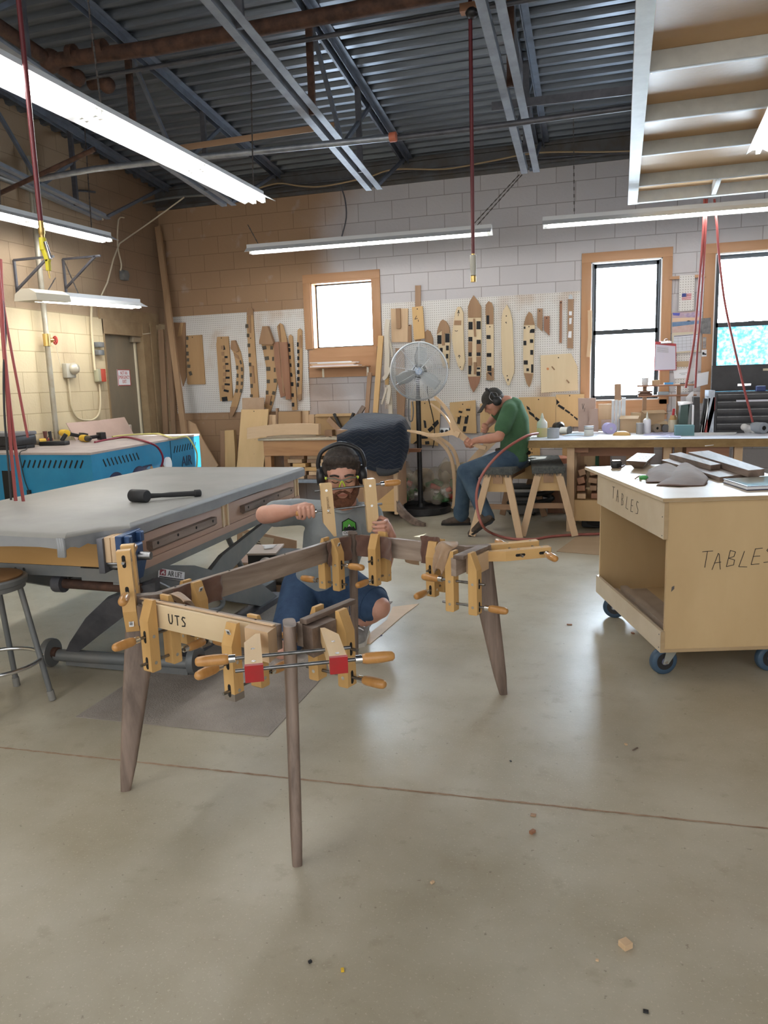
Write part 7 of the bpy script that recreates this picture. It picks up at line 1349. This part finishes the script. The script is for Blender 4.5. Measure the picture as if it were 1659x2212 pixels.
for x,y,s,m_,lab in ((1230,1350,(.030,.012,.006),redwood[0],'dark curled chip on the floor near the cart'),(1367,1369,(.022,.014,.006),redwood[0],'dark chip beneath the edge of the cart'),(1352,1609,(.014,.010,.004),pale[0],'tiny pale chip below the cart'),(1372,1619,(.035,.006,.003),walnut[0],'thin dark splinter on the floor below the cart'),(1152,1762,(.018,.014,.004),brownw[0],'flat brown chip below the floor joint'),(1150,1800,(.020,.012,.010),redwood[0],'reddish chip near the middle of the floor'),(934,1908,(.012,.008,.006),pale[0],'pale crumb right of the nearest leg'),(740,2098,(.010,.008,.006),yellow,'yellow crumb on the nearest floor'),(670,2080,(.009,.007,.006),blackr,'dark crumb on the nearest floor'),(1103,1645,(.010,.007,.003),blackr,'dark speck right of the far right leg'),(1395,2187,(.012,.009,.004),blackr,'dark flat chip near the bottom of the floor'),(1290,2076,(.008,.006,.004),pale[0],'pale speck beside the square block')):
    chip(lab,x,y,s,m_,rot=x%3)
# ================================================================ people
skin=mat('skin',(.55,.285,.205),.5,c2=(.62,.345,.26),ns=9); skin2=mat('skin_tanned',(.46,.215,.145),.5,c2=(.52,.26,.18),ns=9)
for m_ in (skin,skin2): m_.node_tree.nodes['Principled BSDF'].inputs['Subsurface Weight'].default_value=.08; m_.node_tree.nodes['Principled BSDF'].inputs['Subsurface Radius'].default_value=(.02,.008,.005)
def rings(b,pts,lat,n=20):
    """torso-like loft: pts = (centre, half width, half depth, forward); lat = lateral axis"""
    R_=[]
    for c,wd,dp,fw in pts:
        l=V(lat).normalized(); f=V(fw); f=(f-l*f.dot(l)).normalized(); R_.append([V(c)+l*math.copysign(abs(math.cos(2*pi*i/n))**.85,math.cos(2*pi*i/n))*wd+f*math.copysign(abs(math.sin(2*pi*i/n))**.9,math.sin(2*pi*i/n))*dp for i in range(n)])
    b.loft(R_)
def limb(b,pts,rs,n=14):
    for (p,q),(r,s) in zip(zip(pts,pts[1:]),zip(rs,rs[1:])): b.cone(p,q,r,s,n)
def head(b,c,f,u,s=1.,nose=1.):
    f=V(f).normalized(); u=V(u); u=(u-f*u.dot(f)).normalized(); r=f.cross(u).normalized(); R_=M((r,f,u)).transposed()
    P=lambda x,y,z:c+(r*x+f*y+u*z)*s
    b.ball(P(0,-.012,.035),(.075*s,.095*s,.085*s),18,R_); b.ball(P(0,.018,-.02),(.064*s,.078*s,.080*s),18,R_); b.ball(P(0,.040,-.072),(.046*s,.046*s,.038*s),14,R_)
    b.ball(P(0,.062,-.095),(.024*s,.022*s,.018*s),10,R_); b.ball(P(0,.076,.022),(.056*s,.020*s,.015*s),12,R_)
    b.cone(P(0,.088,.012),P(0,.110*nose,-.028),.009*s,.014*s,8); b.ball(P(.013,.098,-.032),.009*s,8).ball(P(-.013,.098,-.032),.009*s,8)
    for e in (-1,1): b.ball(P(e*.040,.072,-.022),(.022*s,.018*s,.018*s),10,R_); b.ball(P(e*.076,-.012,-.008),(.010*s,.022*s,.034*s),10,R_); b.ball(P(e*.031,.082,.004),(.016*s,.010*s,.010*s),8,R_)
    b.ball(P(0,.090,-.056),(.024*s,.012*s,.008*s),10,R_); b.ball(P(0,.088,-.066),(.020*s,.012*s,.008*s),10,R_)
    return P,R_
def grip(b,c,a,p,r,wrist,rw,s=1.,arc=3.9,thumb=True):
    """a hand closed round an axis a at c; p points from the axis to the palm"""
    a=V(a).normalized(); p=V(p); p=(p-a*p.dot(a)).normalized(); q=a.cross(p)
    if q.dot(EYE-c)<0: a=-a; q=-q
    R_=M((a,q,p)).transposed(); pc=c+p*(r+.014*s)-q*.006*s
    b.ball(pc,(.042*s,.034*s,.017*s),12,R_); b.ball(pc-q*.018*s,(.038*s,.020*s,.016*s),10,R_)
    for i,(o,L_) in enumerate(((-.033,.90),(-.011,1.0),(.011,.97),(.032,.80))):
        pts=[]
        for k in range(7):
            t=.15+(arc*L_-.15)*k/6; rr=r+.0095*s+(.006*s if k==2 else 0); pts.append(c+a*o*s+(p*math.cos(t)+q*math.sin(t))*rr)
        for k in range(6): b.cone(pts[k],pts[k+1],(.0105-.0004*k)*s,(.0101-.0004*k)*s,8)
    if thumb:
        t0=pc+a*-.030*s-q*.022*s; t1=c+a*-.045*s+(p*math.cos(-1.2)+q*math.sin(-1.2))*(r+.014*s); t2=c+a*-.040*s+(p*math.cos(-2.2)+q*math.sin(-2.2))*(r+.012*s); t3=c+a*-.018*s+(p*math.cos(-2.9)+q*math.sin(-2.9))*(r+.012*s)
        limb(b,[t0,t1,t2,t3],[.014*s,.0125*s,.0115*s,.0095*s],8)
    b.cone(wrist,pc-q*.02*s,rw,.026*s,12)
# ---------------------------------------------------------------- kneeling person with the clamp
m1=thing('person','person in grey tee and blue shorts kneeling at the frame, tightening a clamp','person')
hd=PY(738,1024,3.80); fd=(EYE-hd); fd=V((fd.x*.9+.15,fd.y,0)).normalized(); fd=V((fd.x,fd.y,-.24)); ud=V((fd.x*.3,fd.y*.3,1))
nb=PY(742,1092,3.92); sR=PY(634,1106,3.93); sL=PY(806,1112,3.98); eR=PY(572,1112,3.62); hipc=PY(702,1262,4.16); lat=(sL-sR).normalized()
kR=PY(612,1402,3.62); kL=PY(818,1312,3.95); hR=PY(655,1272,4.10); hL=PY(738,1268,4.12); fL=PZ(768,1392)
hr=hends[0]; jaw2=hF@V((.165/2+.025,0,-.10)); jaxis=(hF.to_3x3()@Z).normalized()
hl_c=PY(820,1140,jaw2.y)
b=MB(); P1,RH=head(b,hd,fd,ud,1.17)
limb(b,[nb+V((0,.02,-.03)),hd+V((0,.05,-.04))],[.066,.060])
sdir=(hF.to_3x3()@V((1,0,0))).normalized(); wR=hr-sdir*.085+V((0,.02,.012))
limb(b,[sR,eR],[.052,.050]); limb(b,[eR,eR.lerp(wR,.35),wR],[.047,.050,.031])
eL=PY(828,1222,3.86); wL=hl_c+V((.045,.045,-.055)); limb(b,[sL,eL],[.050,.046]); limb(b,[eL,eL.lerp(wL,.4),wL],[.046,.045,.030])
fist=MB(); grip(fist,hr,sdir,(.0,.35,.9),.017,wR,.030,1.05); grip(fist,hl_c,jaxis,(.85,.35,-.1),.026,wL,.029,1.0,arc=2.9)
limb(b,[hR,kR],[.10,.062]); aR=V((kR.x-.06,4.02,.07)); limb(b,[kR,kR.lerp(aR,.4),aR],[.060,.055,.036])
aL=V((fL.x,fL.y+.10,.10)); limb(b,[hL,kL],[.105,.068]); limb(b,[kL,kL.lerp(aL,.4),aL],[.066,.060,.038])
body=fuse(b,.007,5); hand=fuse(fist,.0032,2)
bm_=bmesh.new(); bm_.from_mesh(body); bm_.from_mesh(hand); bm_.to_mesh(body); bm_.free()
for p in body.polygons: p.use_smooth=True
bd1=putme(body,'body',skin,m1)
# tee shirt
greyt=mat('grey_tee',(.27,.30,.315),.9,c2=(.32,.35,.36),ns=12,bump=.15,bs=60)
fwd=V((.25,-1,0)); spine=[(hipc+V((0,-.03,-.03)),.185,.135,fwd),(hipc.lerp(nb,.22)+V((0,-.03,0)),.180,.135,fwd),(hipc.lerp(nb,.45),.180,.130,fwd),(hipc.lerp(nb,.68),.195,.128,fwd),(hipc.lerp(nb,.86)+V((-.01,.02,0)),.175,.110,fwd),(nb+V((0,.02,-.012)),.085,.080,fwd)]
b=MB(); rings(b,spine,lat); limb(b,[nb+V((0,.03,-.06)),sR+V((.02,.01,.0)),sR.lerp(eR,.62)],[.075,.078,.074]); limb(b,[nb+V((0,.03,-.06)),sL+V((-.02,0,0)),sL.lerp(eL,.50)],[.075,.074,.068])
for k in range(10): a=k*.63; b.ball(hipc+V((math.cos(a)*.15,math.sin(a)*.10-.04,-.02+.03*(k%3))),.05,8)
sh=fuse(b,.009,4); tee=putme(sh,'tee_shirt',greyt,m1)
b=MB(); b.torus(nb+V((0,.004,.012)),.074,.010,(hd-nb),32,8); b.put('collar',greyt,tee,smooth=80)
# printed badge on the chest: hill shape in a green hexagon and lettering
def chest(x,y):
    d=ray(x,y).normalized(); ok,loc,nrm,_=tee.ray_cast(EYE,d); return (loc+nrm*.003) if ok else PY(x,y,3.80)
gp=mat('print_green',(.10,.42,.06),.7); blk=mat('print_black',(.015,.016,.017),.8)
hexa=[(741,1128),(753,1121),(767,1129),(768,1143),(741,1146)]
def decal(nm,pts,mt,lift=0):
    b=MB(); P=[chest(*p) for p in pts]; n=(EYE-P[0]).normalized(); b.prism([p+n*lift for p in P],n*.001); b.put(nm,mt,tee,smooth=None)
c_=(754.5,1134); decal('badge_border',[(c_[0]+(x-c_[0])*1.18,c_[1]+(y-c_[1])*1.18) for x,y in hexa],blk); decal('badge',hexa,gp,.0015)
decal('badge_hills',[(741,1145),(745,1137),(749,1140),(754,1130),(760,1139),(763,1136),(768,1143),(768,1146)],blk,.003); decal('badge_peak',[(751,1138),(754,1131),(758,1138),(755,1136)],white,.0045); decal('badge_panel',[(740,1147),(768,1145),(768,1155),(740,1156)],white,.0015)
ux=(chest(767,1150)-chest(741,1151)); text('OUTR','badge_lettering',blk,chest(754,1150.5)+(EYE-chest(754,1150)).normalized()*.004,ux,V((0,0,1))-ux.normalized()*ux.normalized().z,.022,tee,.062)
# shorts
denim=mat('blue_denim',(.018,.045,.105),.85,c2=(.034,.075,.15),ns=14,bump=.2,bs=120)
b=MB(); b.ball(hipc+V((0,.02,-.06)),(.20,.16,.13),16); limb(b,[hR+V((0,.0,-.0)),hR.lerp(kR,.5),hR.lerp(kR,.86)],[.135,.112,.098]); limb(b,[hL,hL.lerp(kL,.5),hL.lerp(kL,.80)],[.140,.120,.108]); limb(b,[hR,hL],[.13,.13])
sho=fuse(b,.010,4); st_=putme(sho,'shorts',denim,m1)
b=MB(); k_=hL.lerp(kL,.86); b.torus(k_,.103,.007,(kL-hL),32,6); b.put('hem',denim,st_,smooth=80)
def shoe(parent,ankle,toe,mt,sole,h=.10,name='shoe'):
    d=(toe-ankle); d.z=0; d.normalize(); s=V((-d.y,d.x,0)); z0=min(ankle.z,toe.z); b=MB(); base_=V((ankle.x,ankle.y,toe.z))
    heel=base_-d*.055
    b.cone(heel+Z*.045,base_+Z*.06,.040,.044,12); b.cone(base_+d*.02+Z*.055,base_+d*.12+Z*.036,.044,.040,12); b.cone(base_+d*.11+Z*.034,toe+Z*.028-d*.03,.040,.028,12); b.cone(base_+Z*.06,base_+Z*h,.043,.040,12)
    o=putme(fuse(b,.007,3),name,mt,parent)
    b=MB(); prof=[(-.095,.026),(-.08,.038),(-.03,.040),(.04,.040),(.10,.045),(.15,.040),((toe-base_).xy.length,.014)]; L_=[base_+d*x+s*w_ for x,w_ in prof]; R2=[base_+d*x-s*w_ for x,w_ in prof][::-1]
    b.prism([p+Z*.001 for p in L_+R2],Z*.022); b.put('sole',sole,o,smooth=None); return o
shoem=mat('grey_sneaker',(.20,.19,.18),.8,c2=(.30,.29,.28),ns=20)
sl=shoe(m1,V((fL.x,fL.y+.11,.0)),V((fL.x+.03,fL.y-.06,.0)),shoem,mat('pale_sole',(.50,.47,.42),.7))
b=MB()
for k in range(4): p=V((fL.x+.01,fL.y+.06-.028*k,.095-.012*k)); b.tube([p+V((-.03,0,-.008)),p+V((0,0,.006)),p+V((.03,0,-.008))],.0035,6,3)
b.put('laces',white,sl)
b=MB(); b.cone(aL+Z*-.01,aL+Z*.05,.044,.046,12); b.put('sock',blackr,m1)
sh2=shoe(m1,aR+V((0,-.01,-.055)),aR+V((.0,.16,-.055)),shoem,bpy.data.materials['pale_sole'])
# hair, beard, glasses, ear defenders
hairm=mat('dark_hair',(.022,.016,.013),.75,c2=(.055,.04,.032),ns=60,bump=.6,bs=130); beardm=mat('red_beard',(.115,.045,.025),.85,c2=(.20,.085,.045),ns=70,bump=.7,bs=150)
s=1.17; b=MB(); b.ball(P1(0,-.020,.050),(.082*s,.100*s,.078*s),18,RH)
for k in range(22): a=pi*(k/21); b.ball(P1(math.cos(a)*.064,.018+.050*math.sin(a),.076+.012*math.sin(a)+.005*math.sin(k*2.1)),.023,8)
for e in (-1,1): b.cone(P1(e*.073,.005,.05),P1(e*.073,.018,.0),.020,.012,8); b.ball(P1(e*.05,-.075,-.01),.035,8)
hair=putme(fuse(b,.006,2),'hair',hairm,m1)
b=MB()
for k in range(19):
    a=pi*(k/18); x=math.cos(a); b.ball(P1(x*.064,.022+.052*math.sin(a),-.060-.040*math.sin(a)),(.019,.019,.024),8)
    b.ball(P1(x*.048,.035+.050*math.sin(a),-.085-.034*math.sin(a)),.022,8)
for e in (-1,1): b.cone(P1(e*.071,.008,-.02),P1(e*.066,.02,-.06),.010,.018,8); b.cone(P1(e*.004,.100,-.045),P1(e*.030,.088,-.062),.008,.010,8); b.cone(P1(e*.030,.088,-.062),P1(e*.033,.082,-.080),.010,.014,8)
putme(fuse(b,.0055,2),'beard',beardm,m1)
b=MB(); b.tube([P1(-.022,.103,-.062),P1(0,.106,-.0605),P1(.022,.103,-.062)],.0042,6,3); b.put('lips',mat('lips',(.40,.15,.11),.5),m1)
for e in (-1,1):
    b=MB(); b.tube([P1(e*.052,.087,.024),P1(e*.032,.098,.030),P1(e*.012,.100,.024)],.0055,6,4); b.put('eyebrow',hairm,m1)
    b=MB(); b.tube([P1(e*.046,.090,-.001),P1(e*.030,.0985,-.006),P1(e*.016,.094,-.002)],.0028,6,4); b.put('eyelid',mat('lash',(.06,.03,.02),.8) if e<0 else bpy.data.materials['lash'],m1)
lime=mat('lime_plastic',(.50,.62,.06),.35); lensm=panem('clear_lens',(.96,.97,.94),.06)
b=MB()
for e in (-1,1): b.tube([P1(e*.082,-.01,.010),P1(e*.076,.06,.012),P1(e*.066,.094,.014)],.0036,6,4)
gls=b.put('safety_glasses',blackp,m1,'clear safety glasses with lime trim')
b=MB()
for e in (-1,1):
    rows=[[P1(e*x,.112-x*x*4.5,z*(1 if x<.06 else .8)) for x in (.010,.025,.040,.055,.066)] for z in (.016,.0,-.018,-.028)]; b.loft(rows,cap=False,closed=False)
b.put('lens',lensm,gls,smooth=80)
b=MB(); b.tube([P1(-.066,.095,.017),P1(-.035,.110,.020),P1(0,.116,.012),P1(.035,.110,.020),P1(.066,.095,.017)],.0035,6,4); b.put('brow_bar',mat('smoke_plastic',(.13,.14,.10),.4),gls)
b=MB(); b.tube([P1(-.014,.115,-.022),P1(-.008,.118,-.004),P1(0,.118,.010),P1(.008,.118,-.004),P1(.014,.115,-.022)],.004,6,4)
b.put('nose_bridge',lime,gls)
for e in (-1,1): MB().ball(P1(e*.070,.086,.014),(.008,.012,.008),8,RH).put('hinge_cap',lime,gls)
hp=MB(); hp.tube([P1(-.102,-.005,.02),P1(-.104,-.005,.06),P1(-.080,-.008,.112),P1(0,-.01,.142),P1(.080,-.008,.112),P1(.104,-.005,.06),P1(.102,-.005,.02)],.0115,10,6)
hpo=hp.put('ear_defenders',blackp,m1,'black over-ear hearing protectors',smooth=60)
for e in (-1,1):
    b=MB(); b.lathe([(.036,-.004),(.053,.004),(.056,.022),(.046,.038),(.001,.043)],P1(e*.080,-.008,-.010),RH@V((e,0,0)),24); b.put('ear_cup',blackp,hpo,smooth=60)
b=MB(); b.torus(hl_c-jaxis*.0+V((.010,-.030,-.012)),.0115,.0016,jaxis.cross(V((1,0,0))),20,6); b.put('ring',chrome,m1)
base(m1)
# ---------------------------------------------------------------- seated person in green
m2=thing('person','person in green tee and jeans seated on a sawhorse, sanding a curved wooden part','person')
hd=PY(1066,868,7.42); fd=V((-.80,-.28,-.62)); ud=V((-.62,-.1,.75))
nb=PY(1096,868,7.44); sL=PY(1100,888,7.26); sR=PY(1092,880,7.60); hip=PY(1108,985,7.42); hip.z=max(hip.z,.70)
eL=PY(1078,944,7.10); gL=PY(1014,955,7.16); eR=PY(1066,905,7.62); gR=PY(1046,926,7.40)
kL=PY(1006,1018,7.18); kR=PY(1004,1018,7.46); fN=PZ(1030,1158); fF=PZ(975,1134)
b=MB(); P2,RH2=head(b,hd,fd,ud,1.02); limb(b,[nb,hd+(nb-hd)*.35],[.062,.060])
limb(b,[sL,eL],[.050,.046]); wL=eL.lerp(gL,.80)+V((.0,0,.005)); limb(b,[eL,eL.lerp(gL,.3),wL],[.046,.048,.030]); limb(b,[sR,eR],[.048,.045]); wR=eR.lerp(gR,.8); limb(b,[eR,wR],[.044,.029])
f2=MB(); woodd=(PY(1000,940,7.16)-PY(1030,962,7.16)); grip(f2,gL,woodd,(.25,-.15,-.9),.016,wL,.029,1.05,arc=3.5); grip(f2,gR,V((.3,.1,.8)),(.6,.4,.1),.014,wR,.028,1.0,arc=3.4)
body=fuse(b,.009,4); hand=fuse(f2,.004,2); bm_=bmesh.new(); bm_.from_mesh(body); bm_.from_mesh(hand); bm_.to_mesh(body); bm_.free()
for p in body.polygons: p.use_smooth=True
putme(body,'body',skin2,m2)
greent=mat('green_tee',(.045,.115,.055),.9,c2=(.06,.145,.07),ns=9,bump=.15,bs=50); lat=(sL-sR).normalized(); fw=V((-1,-.15,.1))
mid1=PY(1113,950,7.42); mid2=PY(1112,912,7.43)
b=MB(); rings(b,[(hip+V((.0,0,-.03)),.185,.135,fw),(hip+V((.01,0,.06)),.185,.135,fw),(mid1,.185,.140,fw),(mid2,.200,.140,fw+V((0,0,-.5))),(PY(1106,882,7.43),.185,.115,fw+V((0,0,-1))),(nb+V((.01,0,-.005)),.085,.075,fw+V((0,0,-1.2)))],lat)
limb(b,[nb+V((.03,0,-.04)),sL,sL.lerp(eL,.66)],[.075,.080,.078]); limb(b,[nb+V((.03,0,-.04)),sR,sR.lerp(eR,.6)],[.075,.078,.072])
t2=putme(fuse(b,.011,4),'tee_shirt',greent,m2)
jean=mat('faded_jeans',(.030,.062,.108),.85,c2=(.075,.125,.18),ns=5,bump=.2,bs=80)
b=MB(); b.ball(hip+V((.0,0,-.02)),(.15,.20,.12),16); hL=hip+V((-.02,-.10,-.02)); hR=hip+V((-.02,.10,-.02)); limb(b,[hL,hL.lerp(kL,.5),kL],[.118,.098,.078]); limb(b,[hR,hR.lerp(kR,.5),kR],[.115,.098,.078])
aN=V((fN.x+.09,fN.y+.05,.17)); aF=V((fF.x+.10,fF.y+.02,.10)); limb(b,[kL,kL.lerp(aN,.45),aN],[.080,.078,.074]); limb(b,[kR,kR.lerp(aF,.45),aF],[.080,.076,.076])
for k in range(5): b.torus(aF+Z*(.02*k),.068+.004*(k%2),.012,(0,.1,1),16,6); 
j2=putme(fuse(b,.011,3),'jeans',jean,m2)
b=MB(); b.torus(hip+V((0,0,.045)),.158,.016,(.1,0,1),32,6); b.put('belt',mat('belt',(.02,.015,.012),.6),m2)
work=mat('brown_work_shoe',(.065,.045,.032),.75,c2=(.11,.08,.06),ns=16); solem=mat('dark_sole',(.02,.018,.016),.8)
shoe(m2,V((aF.x,aF.y,0)),V((fF.x-.10,fF.y-.03,0)),work,solem)
s2=shoe(m2,V((0,0,0)),V((-.20,-.02,0)),work,solem); A_=M.Translation(V((fN.x-.03,fN.y,.012)))@M.Rotation(.62,4,V((0,-1,0)))@M.Translation(V((.155,.0,0)))
for o in (s2,*kids(s2)): o.data.transform(A_)
capm=mat('dark_cap',(.035,.033,.028),.9,c2=(.05,.046,.04),ns=20); b=MB(); b.ball(P2(0,-.012,.045),(.088,.108,.086),18,RH2); b.ball(P2(0,-.02,.03),(.087,.104,.07),16,RH2); cp=putme(fuse(b,.008,2),'cap',capm,m2)
rows=[]
for k in range(5):
    y=.075+.028*k; rows.append([P2(x*(1-.14*k*.5),y-abs(x)*abs(x)*6,.052-.010*k-x*x*3.0) for x in (-.075,-.045,-.015,.015,.045,.075)])
b=MB(); b.loft(rows,cap=False,closed=False); o=b.put('cap_brim',capm,cp,smooth=80); q_=o.modifiers.new('t','SOLIDIFY'); q_.thickness=.005
b=MB(); b.ball(P2(0,-.075,-.005),(.070,.040,.045),14,RH2); 
for e in (-1,1): b.ball(P2(e*.066,-.04,.0),(.016,.04,.03),10,RH2)
putme(fuse(b,.008,2),'hair',mat('grey_hair',(.10,.095,.09),.8,c2=(.17,.165,.16),ns=40),m2)
b=MB(); b.tube([P2(-.095,-.02,.0),P2(-.098,-.02,.06),P2(-.06,-.02,.125),P2(0,-.02,.140),P2(.06,-.02,.125),P2(.098,-.02,.06),P2(.095,-.02,.0)],.010,8,6); ed=b.put('ear_defenders',blackp,m2,'black ear defenders with wire arms')
for e in (-1,1):
    b=MB(); b.lathe([(.030,0),(.043,.006),(.046,.024),(.036,.040),(.001,.044)],P2(e*.078,-.018,-.012),RH2@V((e,0,0)),24); b.put('ear_cup',blackp,ed,smooth=60)
    b=MB(); b.tube([P2(e*.100,-.02,.085),P2(e*.108,.018,.06),P2(e*.112,.02,.02),P2(e*.108,-.0,-.01)],.003,6,4); b.tube([P2(e*.100,-.02,.085),P2(e*.108,-.055,.055),P2(e*.112,-.05,.02),P2(e*.108,-.03,-.01)],.003,6,4); b.put('wire_arm',steel,ed)
base(m2)
# the forked part being sanded
cp_=thing('chair_part','forked pale wooden part held by the person in green','wooden part')
def cstrip(px,rs,Y0,Y1,nm):
    P=[PY(x,y,Y0+(Y1-Y0)*i/(len(px)-1)) for i,(x,y) in enumerate(px)]; P=spline(P,5); n=len(P); L_=[]
    for i,p in enumerate(P):
        d=(P[min(i+1,n-1)]-P[max(i-1,0)]).normalized(); nn=V((d.z,0,-d.x)).normalized(); k=i/(n-1)*(len(rs)-1); j=min(int(k),len(rs)-2); h=rs[j]+(rs[j+1]-rs[j])*(k-j)
        L_.append([p+nn*h+V((0,-.016,0)),p-nn*h+V((0,-.016,0)),p-nn*h+V((0,.016,0)),p+nn*h+V((0,.016,0))])
    MB().loft(L_).put(nm,pale[2],cp_,smooth=50)
cstrip([(939,857),(955,872),(972,896),(984,925),(1000,944),(1030,962),(1050,968)],[.012,.014,.017,.030,.028,.018,.018],7.10,7.20,'arm'); cstrip([(880,930),(905,934),(930,940),(960,938),(978,934),(992,940)],[.008,.012,.015,.017,.026,.028],7.30,7.13,'stem'); cstrip([(930,872),(950,887),(968,908),(979,932)],[.006,.008,.009,.010],7.35,7.30,'prong')
base(cp_)
curve_leg('flat pale board propped between the knees and the hands of the seated person',[(1068,948),(1040,975),(1015,1003),(1003,1020)],7.48,.075,.03,pale[2])
